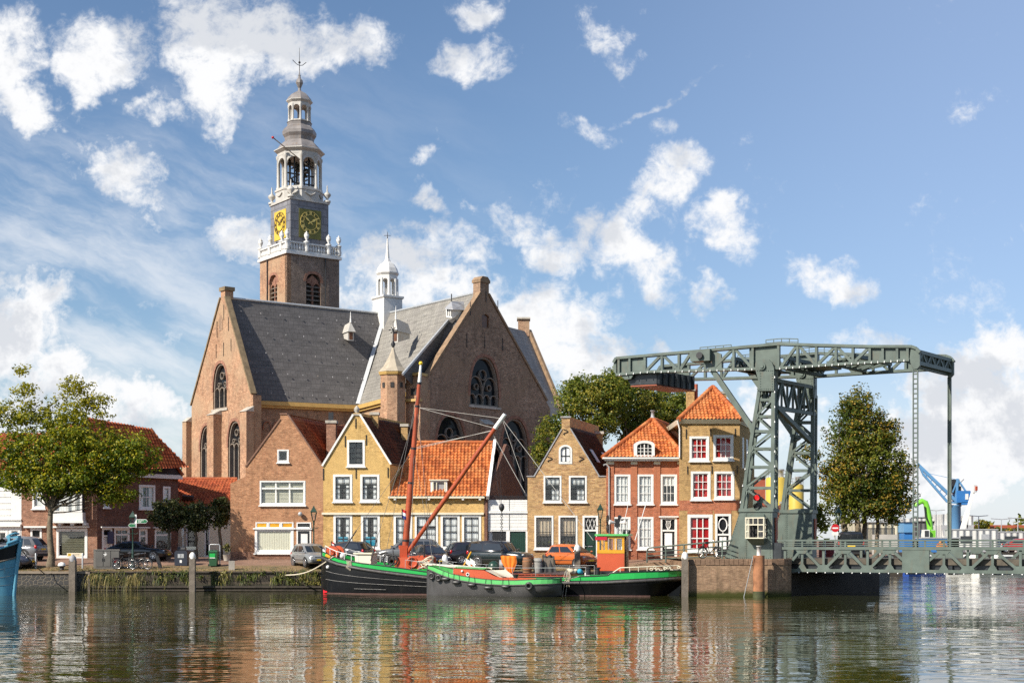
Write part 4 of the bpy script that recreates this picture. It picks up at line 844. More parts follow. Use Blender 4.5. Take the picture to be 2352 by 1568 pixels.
# ================================================================ the church
def lancet(u0, z0, u1, z1, s=0.0, n=8, rise=None):
    """pointed arch outline, base to apex"""
    w = (u1-u0); h = rise or w*.95; c = (u0+u1)/2; zs = z1-h; o = [(u0+s, z0+s), (u1-s, z0+s)]
    hw = w/2-s
    for k in range(n+1): a = k/n; o.append((c+hw*cos(a*pi/2)**.8 if k < n else c, zs+(h-s*1.3)*sin(a*pi/2)**.95 if k else zs))
    o += [(2*c-u, z) for u, z in o[-2:2:-1]]+[(u0+s, zs)]
    return o
def gothic(root, pl, px, lights=3, holes=None, rise=None, d=.5, round_=False):
    u0, z0, u1, z1 = rpx(pl, *px); w = u1-u0; rs = rise or (w*.5 if round_ else w*.95)
    A = lancet(u0, z0, u1, z1, 0, 8, rs); B = lancet(u0, z0, u1, z1, .13, 8, rs); holes.append(A); n = len(A); mb = MB()
    for i in range(n): mb.prp(pl, [A[i], A[(i+1)%n], B[(i+1)%n], B[i]], .12, d)
    zs = z1-rs; c = (u0+u1)/2
    for k in range(1, lights): u = u0+w*k/lights; mb.rect(pl, (u-.06, z0+.1, u+.06, zs+.05), .2, d-.02)
    lw = w/lights
    def arcp(a, b, zb, hh, th=.07):
        p = lancet(a, zb-.01, b, zb+hh, 0, 5, hh)[1:-1]
        for i in range(len(p)-1):
            if (Vector(p[i+1])-Vector(p[i])).length > 1e-3: mb.barp(pl, p[i], p[i+1], th, .2, d-.03)
    for k in range(lights): arcp(u0+lw*k, u0+lw*(k+1), zs-.15*rs, lw*.8)
    if lights == 4:
        arcp(u0, c, zs, rs*.5); arcp(c, u1, zs, rs*.5)
    R = w*.12; zc = zs+rs*.55
    for cx_, cz, rr in ((c, zc, R), (c-w*.22, zs+rs*.24, R*.6), (c+w*.22, zs+rs*.24, R*.6)):
        for k in range(10):
            a = k*pi/5; b = (k+1)*pi/5; mb.barp(pl, (cx_+rr*cos(a), cz+rr*sin(a)), (cx_+rr*cos(b), cz+rr*sin(b)), .05, .2, d-.03)
    o = mb.build('gothic_window', M['tracery'], root)
    mb = MB().prp(pl, A, d-.05, d); mb.build('pane', M['dglass'], o)
    mb = MB(); k = int((zs-z0)/.55)
    for i in range(1, k+1): mb.rect(pl, (u0+.1, z0+(zs-z0)*i/(k+1)-.02, u1-.1, z0+(zs-z0)*i/(k+1)+.02), d-.09, d-.055)
    mb.build('saddle_bars', M['iron'], o)
    mb = MB(); p = [(u, z) for u, z in A[1:-1]]; q = lancet(u0-.28, z0, u1+.28, z1+.3, 0, 8, rs+.3)[1:-1]
    p = A[2:]; q = lancet(u0-.28, z0, u1+.28, z1+.3, 0, 8, rs+.3)[2:]
    for i in range(len(p)-1): mb.prp(pl, [p[i], q[i], q[i+1], p[i+1]], -.03, .1)
    mb.build('arch_ring', M['arch'], o); mb = MB().rect(pl, (u0-.2, z0-.22, u1+.2, z0-.002), -.12, .3); mb.build('sill', M['stone'], o)
    return o
M['tracery'] = paint('stone_tracery', (.24,.20,.16), .9, .25, 3)
M['arch'] = brick('arch_brick', (.34,.17,.11), (.25,.12,.085), (.3,.24,.18), .2, w=.1, h=.3)
M['archs'] = M['arch']
def church():
    t = thing('church', 'large brick cross church with slate roofs rising behind the gabled houses', 'church', (-14, 140, 1.9))
    # ---- plan from the survey: left (lit) gable and front (shaded) gable
    pL = Pl((-32.8,145.4), (-24.7,135.5)); pF = Pl((-8.08,126.9), (3.42,139.7))
    RZ = 27.1; ZE = 16.85; z0 = 1.5
    C = P3(885, 720, 150.2); C.z = RZ
    h = []
    gothic(t, pL, (489.5,831,521,941), 3, h); gothic(t, pL, (459.5,975,488,1104), 3, h); gothic(t, pL, (523.5,964,553.5,1104), 3, h)
    a = pL.px(432, 964); k1 = pL.px(440, 934); ap = pL.px(512, 682); k2 = pL.px(577, 907); e = pL.px(581, 940)
    out = [(a[0], z0), (e[0], z0), (e[0], k2[1]), (k2[0], k2[1]), (ap[0]+.45, ap[1]-.2), (ap[0]+.45, pL.px(512,662)[1]), (ap[0]-.45, pL.px(512,662)[1]), (ap[0]-.45, ap[1]-.2), (k1[0], k1[1]), (k1[0], a[1]), (a[0], a[1])]
    facade(t, pL, out, h, M['brickC'], tuple(pL.n*.9), 'gable_wall', .6)
    mb = MB()
    for p, q in (((ap[0]-.5, ap[1]), (k1[0]-.1, k1[1]+.15)), ((ap[0]+.5, ap[1]), (k2[0]+.1, k2[1]+.15))): mb.barp(pL, p, q, .16, -.12, .5)
    mb.rect(pL, (ap[0]-.6, out[5][1]-.25, ap[0]+.6, out[5][1]+.12), -.12, 1.0); mb.build('gable_coping', paint('lichened_coping', (.22,.16,.09), .9, .35, 2, dirt=(.12,.09,.06)), t)
    for px in ((499,738,775),(514.5,700,735),(497,790,822),(514,786,818),(531,778,806),(525,728,760)): anchor(t, pL, *px)
    mb = MB(); u, z = pL.px(507.5, 745); mb.rect(pL, (u-.35, z-.6, u+.35, z+.5), -.03, .03).prp(pL, [(u-.35,z+.5),(u+.35,z+.5),(u,z+.95)], -.03, .03); mb.build('blind_panel', M['brickS'], t)
    def buttress(pl, x0, x1, y0, y1, dp, mt='brickC'):
        u0, zb, u1, zt = rpx(pl, x0, y0, x1, y1); b = MB().rect(pl, (u0, z0, u1, zt), -dp, -.003).build('buttress', M[mt], t)
        A = [pl.pt(u0-.06, zt-.02, -dp-.08), pl.pt(u1+.06, zt-.02, -dp-.08), pl.pt(u1+.06, zt+.5, -.003), pl.pt(u0-.06, zt+.5, -.003), pl.pt(u0-.06, zt-.02, -.003), pl.pt(u1+.06, zt-.02, -.003)]
        MB().add(A, [(0,1,2,3),(0,3,4),(1,5,2),(0,4,5,1)]).build('weathering', M['stone'], b)
    buttress(pL, 494, 509, 952, 1260, .9); buttress(pL, 568, 583, 944, 1260, .8); buttress(pL, 431, 440, 968, 1260, .6)
    # ---- front gable
    h = []
    gothic(t, pF, (1080,824,1146,929), 4, h); gothic(t, pF, (1002,955,1070,1110), 4, h); gothic(t, pF, (1152,964,1215,1132), 4, h)
    k1 = pF.px(970, 889); k2 = pF.px(1255, 922); ap = pF.px(1113, 668); ct = pF.px(1113, 645)[1]; b1 = pF.px(1247, 975)
    r = rpx(pF, 1107, 722, 1124, 751); h.append([(r[0],r[1]),(r[2],r[1]),(r[2],r[3]-.2),((r[0]+r[2])/2,r[3]),(r[0],r[3]-.2)]); o = MB().prp(pF, h[-1], .15, .2).build('shutter', M['brownv'], t)
    out = [(k1[0], z0), (k2[0]+.6, z0), (k2[0]+.6, b1[1]+1.6), (k2[0], k2[1]), (ap[0]+.6, ap[1]-.5), (ap[0]+.6, ct), (ap[0]-.6, ct), (ap[0]-.6, ap[1]-.5), (k1[0], k1[1])]
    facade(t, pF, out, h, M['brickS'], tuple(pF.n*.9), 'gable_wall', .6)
    mb = MB()
    for p, q in (((ap[0]-.55, ap[1]-.2), (k1[0]-.15, k1[1]+.1)), ((ap[0]+.55, ap[1]-.2), (k2[0]+.1, k2[1]+.1))): mb.barp(pF, p, q, .2, -.10, .55)
    mb.rect(pF, (ap[0]-.68, ct-.18, ap[0]+.68, ct+.05), -.1, 1.0).prp(pF, [(ap[0]-.7,ct+.05),(ap[0]+.7,ct+.05),(ap[0]+.35,ct+.4),(ap[0]-.35,ct+.4)], -.1, 1.0); mb.build('gable_coping', M['copeF'], t)
    for px in ((1116,668,694),(1080,693,724),(1143,690,716),(1072,765,798),(1113,771,800),(1154,776,805)): anchor(t, pF, *px)
    buttress(pF, 1102, 1124, 976, 1130, .7, 'brickS'); buttress(pF, 1247, 1266, 975, 1250, .7, 'brickS')
    # ---- roofs
    Q = Vector((pL.n.x, pL.n.y, 0))*.5; A1 = pL.pt(*pL.px(514, 683)); A1.z = RZ; A1 += Q; E1 = P3(579, 918, 138.2); I = P3(822, 930, 143.3); E1.z = I.z = ZE
    A2 = pF.pt(*pF.px(1105, 671), .4); E2 = pF.pt(*pF.px(972, 892), .2)
    mb = MB(); n = 14; rows = [[E1.lerp(A1, j/n), I.lerp(C, j/n)] for j in range(n+1)]
    for k in range(n+1):                                # the slope kicks out a little at the eaves
        rows[k] = [p-Vector((0,0,.35*sin(pi*k/n))) for p in rows[k]]
    mb.grid(rows); mb.build('roof', M['slate'], t)
    mb = MB(); rows = [[I.lerp(C, j/n), E2.lerp(A2, j/n)] for j in range(n+1)]; rows = [[p-Vector((0,0,.35*sin(pi*k/n))) for p in rows[k]] for k in range(n+1)]; mb.grid(rows); mb.build('roof', M['slateL'], t)
    # far slopes close the volume
    mb = MB(); bL = pL.pt(pL.px(438,934)[0], ZE, .5); mb.face([A1, bL, bL+(C-A1)*1.1, C]); bF = pF.pt(k2[0], ZE, .4); mb.face([A2, bF, bF+(C-A2)*1.1, C]); mb.build('roof', M['slate'], t)
    mb = MB()
    for a, b in ((A1, C), (C, A2)): mb.tube([a+Vector((0,0,.03)), b+Vector((0,0,.03))], .13, 6)
    mb.bar(I+Vector((0,-.12,.12)), C+Vector((0,-.12,.1)), .42, .08); mb.build('lead_flashing', M['galv'], t)
    mb = MB(); r = random.Random(2)                     # roof hooks
    for (e, f, g_, h_, nx, ny) in ((E1, I, A1, C, 8, 5), (I, E2, C, A2, 5, 5)):
        for i in range(nx):
            for j in range(ny):
                u = (i+.5+.25*(j % 2))/nx; v = (j+.35)/ny; p = e.lerp(f, u).lerp(g_.lerp(h_, u), v)+Vector((0,-.18,.05)); mb.cbox(p, .06, .08, .12)
    mb.build('roof_hooks', M['lead'], t)
    # stepped end of the front arm's roof: a dark lead-clad upstand facing the gable
    a = P3(1030, 737, 132.6); b = P3(925, 861, 124.6); b2 = P3(968, 905, 128.6); a2 = P3(1085, 702, 134.2)
    mb = MB(); n_ = Vector((.55, -.6, .25)).normalized(); mb.face([a, b, b2, a2]); o = mb.build('roof_upstand', M['slate'], t)
    MB().bar(a+Vector((0,-.15,.05)), b+Vector((0,-.15,.05)), .16, .2).build('verge_lead', M['galv'], o)
    # dormer at the top of that step
    p = [P3(1025,728,132.2), P3(1038,730,131.6), P3(1068,716,133.6), P3(1024,708,132.2), P3(1037,710,131.6), P3(1070,709,133.6)]
    d = MB().add(p, [(0,1,4,3),(1,2,5,4)]).build('dormer', M['white'], t); ap_ = P3(1037, 692, 132.8); bk = P3(1075, 692, 135)
    MB().add([P3(1020,709,131.9), P3(1040,711,131.3), ap_, P3(1076,712,133.6), bk], [(0,1,2),(1,3,4,2)]).build('dormer_roof', M['lead'], d); MB().tube([ap_, ap_+Vector((0,0,.7))], .05).build('finial', M['iron'], d)
    mb = MB()
    for i in range(3):
        q = p[0].lerp(p[1], (i+.5)/3)+Vector((0,-.05,.15)); mb.bar(q, q+Vector((0,0,.65)), .12, .05)
    mb.build('louvres', M['iron'], d)
    # pale slate roof of the far arm beyond the gable, with its chimney and coping
    P = [P3(1150,746,150), P3(1212,762,155), P3(1288,945,151), P3(1235,1000,146)]; mb = MB().face(P); o = mb.build('roof', M['slateP'], t)
    mb = MB().bar(P[1]+Vector((.15,-.2,.1)), P[2]+Vector((.15,-.2,.1)), .35, .4); mb.build('gable_coping', M['copeF'], o)
    mb = MB().box(P3(1190,0,154.5).x, P3(1216,0,154.5).x, 154.4, 155.9, P3(0,772,154.5).z, P3(0,733,154.5).z).build('chimney', M['brickC'], t); MB().box(P3(1187.5,0,154.5).x, P3(1218,0,154.5).x, 154.2, 156.1, P3(0,733,154.5).z, P3(0,729,154.5).z).build('cap', M['stone'], mb)
    # ---- side walls below the eaves, cornices, blind arcade
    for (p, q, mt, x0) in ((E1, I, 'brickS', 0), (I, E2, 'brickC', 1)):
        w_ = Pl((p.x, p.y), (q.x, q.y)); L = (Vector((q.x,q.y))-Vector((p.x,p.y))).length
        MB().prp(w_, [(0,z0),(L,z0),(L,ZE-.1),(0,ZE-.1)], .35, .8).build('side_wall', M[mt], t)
        MB().rect(w_, (-.2, ZE-.42, L+.1, ZE-.02), -.1, .33).rect(w_, (-.2, ZE-.65, L+.1, ZE-.43), .1, .345).build('cornice', M['ochre'], t)
        if not x0:
            mb = MB(); k = 11
            for i in range(k):
                u = L*(i+.6)/k; pp = lancet(u-.42, ZE-3.6, u+.42, ZE-2.0, 0, 5)[1:]
                for s_ in range(len(pp)-1): mb.barp(w_, pp[s_], pp[s_+1], .12, .25, .345)
            mb.build('blind_arcade', M['arch'], t); MB().tube([w_.pt(.5, ZE-.6, .2), w_.pt(.5, 2, .2)], .09).build('downpipe', M['iron'], t)
    p = [P3(790,985,141.5), P3(840,942,143), P3(845,1010,141)]; MB().face(p).build('lean_to_roof', M['slate'], t)
    # ---- dormers on the slopes
    def vdorm(x, y0, y1, Y, face):
        c = P3(x, y1, Y); s_ = Y/FPX; w_ = 7*s_; hh = (y1-y0)*s_; ang = atan2(face[1], face[0])+pi/2; R = Matrix.Rotation(ang, 3, 'Z')
        def L_(a, b, c_): return c+R@Vector((a, b, c_))
        d = MB().hexa([L_(-w_,0,0), L_(w_,0,0), L_(w_,2.2,.6), L_(-w_,2.2,.6), L_(-w_,0,hh*.55), L_(w_,0,hh*.55), L_(w_,2.2,hh*.55), L_(-w_,2.2,hh*.55)]).build('dormer', M['towerw'], t)
        MB().add([L_(-w_*1.35,-.3,hh*.52), L_(w_*1.35,-.3,hh*.52), L_(w_*1.35,2.4,hh*.52), L_(-w_*1.35,2.4,hh*.52), L_(0,.1,hh*1.15), L_(0,2.4,hh*1.05)], [(0,1,4),(1,2,5,4),(3,0,4,5)]).build('dormer_roof', M['towerw'], d)
        MB().hexa([L_(-w_*.6,-.03,.12), L_(w_*.6,-.03,.12), L_(w_*.6,.02,.12), L_(-w_*.6,.02,.12), L_(-w_*.6,-.03,hh*.5), L_(w_*.6,-.03,hh*.5), L_(w_*.6,.02,hh*.5), L_(-w_*.6,.02,hh*.5)]).build('shutter', M['brownv'], d)
        MB().tube([L_(0,.1,hh*1.1), L_(0,.1,hh*1.75)], [.1,.02]).build('finial', M['white'], d)
    vdorm(806, 744, 782, 145.2, (.5,-1)); vdorm(908, 738, 786, 136.5, (-.5,-1))
    # ---- stair turret
    Y = 126.5; c = P3(903, 0, Y); s_ = Y/FPX; zz = lambda y: EZ+(HZ-y)*s_
    tt = MB().lathe((c.x, c.y, 0), [(30*s_, z0), (30*s_, zz(856))], 8, pi/8, False).build('stair_turret', M['brickC'], t)
    MB().lathe((c.x, c.y, 0), [(33*s_,zz(862)),(35*s_,zz(857)),(35*s_,zz(854))], 8, pi/8, False).build('cornice', M['ochre'], tt)
    MB().lathe((c.x, c.y, 0), [(36*s_,zz(855)),(24*s_,zz(843)),(13*s_,zz(824)),(5*s_,zz(807)),(2.5*s_,zz(798))], 8, pi/8, False).build('spire', M['spire'], tt)
    MB().lathe((c.x, c.y, 0), [(1.5*s_,zz(800)),(5.5*s_,zz(790)),(1.5*s_,zz(782)),(1*s_,zz(745)),(.5*s_,zz(736))], 8).tube([P3(893,758,Y), P3(913,758,Y)], .05).tube([P3(898,751,Y), P3(908,765,Y)], .04).tube([P3(908,751,Y), P3(898,765,Y)], .04).build('finial', M['iron'], tt)
    mb = MB()
    for k in range(8):
        a = k*pi/4
        for y0 in (886, 1000): mb.cbox((c.x+29.2*s_*cos(a)*.95, c.y+29.2*s_*sin(a)*.95, zz(y0)), .12, .3, .45, a)
    mb.build('slit_windows', M['dark_backing'], tt)
    # ochre corbel block and small window right of the turret
    pw = Pl((P3(932,0,127).x,127), (P3(970,0,126.2).x,126.2)); MB().rect(pw, (0, z0, 1.5, zz(862)), 0, 1.4).build('turret_link', M['brickC'], t); MB().rect(pw, (-.05, zz(862), 1.55, zz(856)), -.25, 1.4).rect(pw, (-.05, zz(922), 1.6, zz(916)), -.3, .2).build('cornice', M['ochre'], t); MB().rect(pw, rpx(pw, 944, 891, 957, 907), -.05, .0).build('small_window', M['dark_backing'], t)
M['spire'] = paint('tan_lead', (.40,.34,.25), .6, .2, 1.5, dirt=(.28,.22,.15)); M['copeF'] = paint('gable_coping_brick', (.26,.17,.10), .9, .35, 2, dirt=(.16,.11,.08))
M['slateP'] = slate('grey_slate', (.20,.195,.19), (.15,.145,.145), 1.5)
church()
# ---------------------------------------------------------------- church tower
def octo(cx, cy, r, ph): return [(cx+r*cos(ph+k*pi/4), cy+r*sin(ph+k*pi/4)) for k in range(8)]
ROM = {1:'I',2:'II',3:'III',4:'IV',5:'V',6:'VI',7:'VII',8:'VIII',9:'IX',10:'X',11:'XI',12:'XII'}
def clockface(par, pl, uc, zc, hs, board, num, name):
    o = MB().rect(pl, (uc-hs, zc-hs*1.28, uc+hs, zc+hs*1.05), -.06, -.003).build(name, board, par); R = hs*.9; mb = MB()
    for rr in (R, R*.68):
        for k in range(32):
            a, b = k*pi/16, (k+1)*pi/16; mb.barp(pl, (uc+rr*sin(a), zc+rr*cos(a)), (uc+rr*sin(b), zc+rr*cos(b)), hs*.032, -.12, -.06)
    mb.build('chapter_ring', num, o); mb = MB()
    for n, s in ROM.items():
        a = n*pi/6; up = Vector((sin(a), cos(a))); rt = Vector((cos(a), -sin(a))); c = Vector((uc, zc))+up*R*.84; h = R*.115; ws = {'I':.055,'V':.12,'X':.12}; tot = sum(ws[q] for q in s)*R; x = -tot/2
        for q in s:
            w = ws[q]*R; P_ = lambda a_, b_: c+rt*(x+a_*w)+up*b_*h
            for (p0, p1) in {'I':[((.5,-1),(.5,1))],'V':[((.1,1),(.5,-1)),((.5,-1),(.9,1))],'X':[((.1,1),(.9,-1)),((.1,-1),(.9,1))]}[q]: mb.barp(pl, P_(*p0), P_(*p1), hs*.045, -.13, -.06)
            x += w
    mb.build('roman_numerals', num, o); mb = MB()
    for ang, L, w in ((58, .80, .085), (-51, .83, .06)):
        a = radians(ang); d_ = Vector((sin(a), cos(a))); c = Vector((uc, zc)); mb.barp(pl, c-d_*R*.25, c+d_*R*L, hs*w, -.17, -.135); mb.barp(pl, c+d_*R*.28, c+d_*R*.5, hs*w*2.3, -.165, -.14)
    mb.build('clock_hands', num, o)
M['brickT'] = brick('shaded_tower_brick', (.27,.185,.14), (.15,.10,.08), (.33,.28,.22), .22, (.20,.15,.115), stain=(.12,.09,.075), h=.10, w=.34, mort=.012)  # tower brick with the shade of its sunless face painted in
M['bal'] = paint('balustrade_white', (.62,.61,.58), .5, .1, 2, dirt=(.45,.42,.37))
def tower():
    c = Vector((-24.65, 164.95)); ang = radians(36.6); e1 = Vector((cos(ang), sin(ang))); e2 = Vector((-sin(ang), cos(ang))); SC = 165/FPX
    def sq(h): return [c-e1*h-e2*h, c+e1*h-e2*h, c+e1*h+e2*h, c-e1*h+e2*h]      # first side faces front right, last faces left
    Z = lambda y: EZ+(HZ-y)*SC
    t = thing('church_tower', 'tall brick church tower with white balustrade, clocks and lead covered lantern spire', 'tower', (c.x, c.y, 1.9))
    H = 3.36; q = sq(H); zt = 35.6; pr = Pl(q[0], q[1]); pl2 = Pl(q[3], q[0])
    for pl, mt in ((pr, 'brickT'), (pl2, 'brickC')):  # right face takes the brick darkened for shade, left face the lit one
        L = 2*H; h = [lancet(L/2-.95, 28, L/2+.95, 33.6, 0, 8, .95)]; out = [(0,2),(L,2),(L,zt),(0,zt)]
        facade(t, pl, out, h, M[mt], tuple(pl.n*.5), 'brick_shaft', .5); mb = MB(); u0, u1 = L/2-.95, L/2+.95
        mb.rect(pl, (L/2-.09, 28, L/2+.09, 33.0), .2, .5); cc = L/2
        for s_ in (-1, 1):
            p = lancet(cc+s_*.5-.43, 31, cc+s_*.5+.43, 32.6, 0, 6, .45)[1:]
            for i in range(len(p)-1): mb.barp(pl, p[i], p[i+1], .14, .2, .5)
        mb.prp(pl, [(u0+.1,32.8),(cc,32.2),(u1-.1,32.8),(cc,33.5)], .25, .5)
        o = mb.build('belfry_opening', M['arch'], t); mb = MB()
        for i in range(9):
            z = 28.3+i*.5; a = pl.pt(u0, z, .48); b = pl.pt(u1, z, .48); f = pl.n.to_3d()*-.34+Vector((0,0,-.2)); mb.add([a, b, b+f, a+f, a-Vector((0,0,.06)), b-Vector((0,0,.06)), b+f-Vector((0,0,.06)), a+f-Vector((0,0,.06))], [(0,1,2,3),(7,6,5,4),(2,6,7,3)])
        mb.build('louvres', M['wood'], o); MB().rect(pl, (u0-.1, 27.9, u1+.1, 33.7), .52, .56).build('dark_inside', M['dark_backing'], o)
        p = lancet(u0-.3, 28, u1+.3, 33.9, 0, 8, 1.25)[2:]; p0 = h[0][2:]; mb = MB()
        for i in range(len(p)-1): mb.prp(pl, [p0[i], p[i], p[i+1], p0[i+1]], -.03, .1)
        mb.build('arch_ring', M['arch'], o)
    MB().tube([pr.pt(2*H*.72, zt, -.1), pr.pt(2*H*.72, 25, -.1)], .07).build('downpipe', M['iron'], t); MB().tube([pl2.pt(2*H*.3, zt, -.1), pl2.pt(2*H*.3, 25, -.1)], .07).build('downpipe', M['iron'], t)
    # balustrade
    mb = MB(); q0 = sq(H+.22); mb.prism([(p.x, p.y, zt-.05) for p in q0], (0,0,.3)); q1 = sq(H+.1); mb.prism([(p.x, p.y, zt+.25) for p in q1], (0,0,.2)); ba = mb.build('balustrade', M['bal'], t)
    rail = MB(); hb = H-.05; cs = sq(hb); prof = [(.07,0),(.14,.1),(.16,.3),(.09,.6),(.07,.75),(.13,.8)]
    for k in range(4):
        a, b = cs[k], cs[(k+1)%4]
        for f in (0, .37, .80):
            p = a.lerp(b, f); ped = MB().cbox((p.x, p.y, zt+.95), .42, .42, 1.05, ang).lathe((p.x, p.y, zt+1.47), [(.34,0),(.34,.12),(.2,.16)], 8); ped.lathe((p.x, p.y, zt+.45), [(.3,0),(.3,.15),(.34,.35),(.22,.8),(.3,1.0)], 8).build('pedestal', M['bal'], ba)
            MB().lathe((p.x, p.y, zt+1.6), [(.17,0),(.08,.15),(.25,.45),(.3,.75),(.14,.8),(.28,.9),(.1,1.0),(.06,1.15)], 10).build('urn', M['bal'], ba)
        for i in range(19):
            f = (i+.5)/19
            if min(abs(f-x) for x in (0,.37,.8,1)) > .045:
                p = a.lerp(b, f); MB().lathe((p.x, p.y, zt+.45), prof, 8).build('baluster', M['bal'], ba)
        rail.bar((a.x, a.y, zt+1.33), (b.x, b.y, zt+1.33), .3, .17)
    rail.build('rail', M['bal'], ba)
    # clock stage
    h2 = 2.45; q = sq(h2); zc0, zc1 = zt+.2, 42.0
    cs_ = MB().prism([(p.x, p.y, zc0) for p in q], (0,0,zc1-zc0)).build('clock_stage', M['slatelead'], t)
    q = sq(h2+.12); MB().prism([(p.x, p.y, zc1) for p in q], (0,0,.25)).build('cornice', M['towerw'], cs_); q = sq(h2)
    p_r = Pl(q[0], q[1]); p_l = Pl(q[3], q[0]); zc = 39.6
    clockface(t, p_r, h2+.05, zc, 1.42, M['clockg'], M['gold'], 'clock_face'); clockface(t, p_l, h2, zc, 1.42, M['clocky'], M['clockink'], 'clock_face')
    for p in sq(h2-.1): MB().lathe((p.x, p.y, zc1+.25), [(.4,0),(.4,.2),(.15,.25),(.12,.4),(.42,.75),(.42,.95),(.1,1.25),(.06,1.9),(.02,2.0)], 10).build('corner_finial', M['towerw'], t)
    ph = ang+pi/8; o8 = lambda r, z: [(x, y, z) for x, y in octo(c.x, c.y, r, ph)]
    mb = MB().lathe((c.x, c.y, 0), [(2.75,zc1+.25),(2.75,43.3),(2.85,43.35),(2.85,43.55)], 8, ph, False); b8 = mb.build('octagon_base', M['towerw'], t); mb = MB(); P8 = octo(c.x, c.y, 2.76, ph)
    for k in range(8):
        a, b = Vector(P8[k]), Vector(P8[(k+1)%8]); MB().tube([(a.lerp(b, .2+.6*i/8).x*1.0+(a.lerp(b,.5)-c).normalized().x*.06, a.lerp(b, .2+.6*i/8).y+(a.lerp(b,.5)-c).normalized().y*.06, 43.05-.3*sin(pi*i/8)) for i in range(9)], .09, 6).build('garland', M['towerw'], b8)
    # bell lantern: columns, arches, bells
    def lantern(r, za, zb, colr, arch_h, nm):
        cols = octo(c.x, c.y, r, ph); mb = MB()
        for x, y in cols: mb.lathe((x, y, 0), [(colr*1.3,za),(colr*1.3,za+.3),(colr,za+.4),(colr*.9,zb-.45),(colr*1.35,zb-.3),(colr*1.35,zb)], 10)
        o = mb.build(nm, M['towerw'], t); mb = MB()
        for k in range(8):
            a, b = Vector(cols[k]), Vector(cols[(k+1)%8]); pl = Pl(a, b); L = (b-a).length; cc = L/2; rr = L/2-colr*.75; zs = zb-rr-arch_h; n = 8
            if pl.n.dot(c-a) < 0: pl.n = -pl.n
            for i in range(n):
                a0, a1 = pi*i/n, pi*(i+1)/n; mb.prp(pl, [(cc-rr*cos(a0), zs+rr*sin(a0)), (cc-rr*cos(a1), zs+rr*sin(a1)), (cc-rr*cos(a1), zb), (cc-rr*cos(a0), zb)], -.1, .15)
            for s_ in (0, 1):
                u0, u1 = ((colr*.5, cc-rr), (cc+rr, L-colr*.5))[s_]; mb.rect(pl, (u0, za, u1, zb), -.1, .15)
            mb.rect(pl, (0, za, L, za+.25), -.1, .1)
        mb.build('arcade', M['towerw'], o); return o
    ln = lantern(2.42, 43.55, 47.5, .2, .35, 'bell_lantern'); mb = MB(); r = random.Random(4)
    for z, s_ in ((46.0, .55), (45.9, .4), (45.0, .3), (44.9, .35), (44.3, .28), (44.4, .24), (44.2, .3), (45.4, .3)):
        a = r.uniform(0, 6.28); d_ = 0 if s_ > .5 else r.uniform(.6, 1.35); mb.lathe((c.x+d_*cos(a), c.y+d_*sin(a), z), [(s_,0),(s_*.75,s_*.4),(s_*.55,s_*1.0),(s_*.4,s_*1.3),(.02,s_*1.4)], 12)
    mb.build('bells', paint('dark_bronze', (.05,.055,.045), .5, .3, 3, metal=.5), ln); mb = MB()
    for k in range(8):
        a = ph+k*pi/4+.2; mb.bar((c.x+1.2*cos(a), c.y+1.2*sin(a), 43.6), (c.x+1.2*cos(a), c.y+1.2*sin(a), 47.4), .16)
    for z in (44.6, 45.6, 46.7): mb.bar((c.x-1.9*e1.x, c.y-1.9*e1.y, z), (c.x+1.9*e1.x, c.y+1.9*e1.y, z), .14).bar((c.x-1.9*e2.x, c.y-1.9*e2.y, z), (c.x+1.9*e2.x, c.y+1.9*e2.y, z), .14)
    mb.build('bell_frame', M['iron'], ln)
    MB().lathe((c.x, c.y, 0), [(2.55,47.5),(2.55,47.8),(2.75,47.95),(2.95,48.1),(2.95,48.2)], 8, ph, False).build('cornice', M['towerw'], t)
    MB().lathe((c.x, c.y, 0), [(2.9,48.2),(2.55,48.45),(2.2,48.9),(1.8,49.3),(1.65,49.35),(1.72,49.75),(1.95,50.1),(1.98,50.45),(1.75,50.85),(1.5,51.05),(1.38,51.2),(1.42,51.5),(1.5,51.55)], 8, ph, False).build('bell_roof', M['leadb'], t)
    lantern(1.2, 51.5, 53.55, .12, .12, 'upper_lantern'); MB().tube([(c.x, c.y, 51.5), (c.x, c.y, 53.5)], .1).build('post', M['iron'], t)
    MB().lathe((c.x, c.y, 0), [(1.3,53.5),(1.3,53.75),(1.55,54.0),(1.55,54.08)], 8, ph, False).build('cornice', M['towerw'], t)
    MB().lathe((c.x, c.y, 0), [(1.52,54.08),(1.3,54.45),(.95,54.85),(.45,55.15),(.2,55.3),(.16,55.6),(.25,55.8),(.42,56.2),(.38,56.5),(.16,56.8),(.12,57.05),(.16,57.1),(.08,57.2),(.05,57.6),(.03,57.7)], 8, ph, False).build('dome', M['leadb'], t)
    mb = MB().tube([(c.x, c.y, 57.4), (c.x, c.y, 60.3)], [.05,.02], 6).tube([(c.x-e1.x*.9, c.y-e1.y*.7, 58.75), (c.x-e1.x*.4, c.y-e1.y*.4, 58.35), (c.x, c.y, 58.25), (c.x+e1.x*.4, c.y+e1.y*.4, 58.35), (c.x+e1.x*.9, c.y+e1.y*.7, 58.75)], .04, 5).ball((c.x, c.y, 58.6), .14); mb.build('weather_vane', M['iron'], t)
    a = Vector((c.x, c.y, 46.2))-Vector((e2.x, e2.y, 0))*2.4-Vector((e1.x,e1.y,0))*.4; b = a+Vector((-3.6,-1.4,2.7)); mb = MB().tube([a, b], .06, 6); o = mb.build('flag_pole', M['wood'], t); MB().ball(b, .16).build('red_knob', M['redl'], o)
M['slatelead'] = slate('lead_cladding', (.21,.21,.225), (.17,.17,.19), 3.0); M['leadb'] = paint('brown_stained_lead', (.22,.20,.19), .5, .3, .9, dirt=(.20,.13,.075), spec=.4); M['clockink'] = paint('dark_gilt_numerals', (.12,.075,.02), .6, .2, 4)
tower()
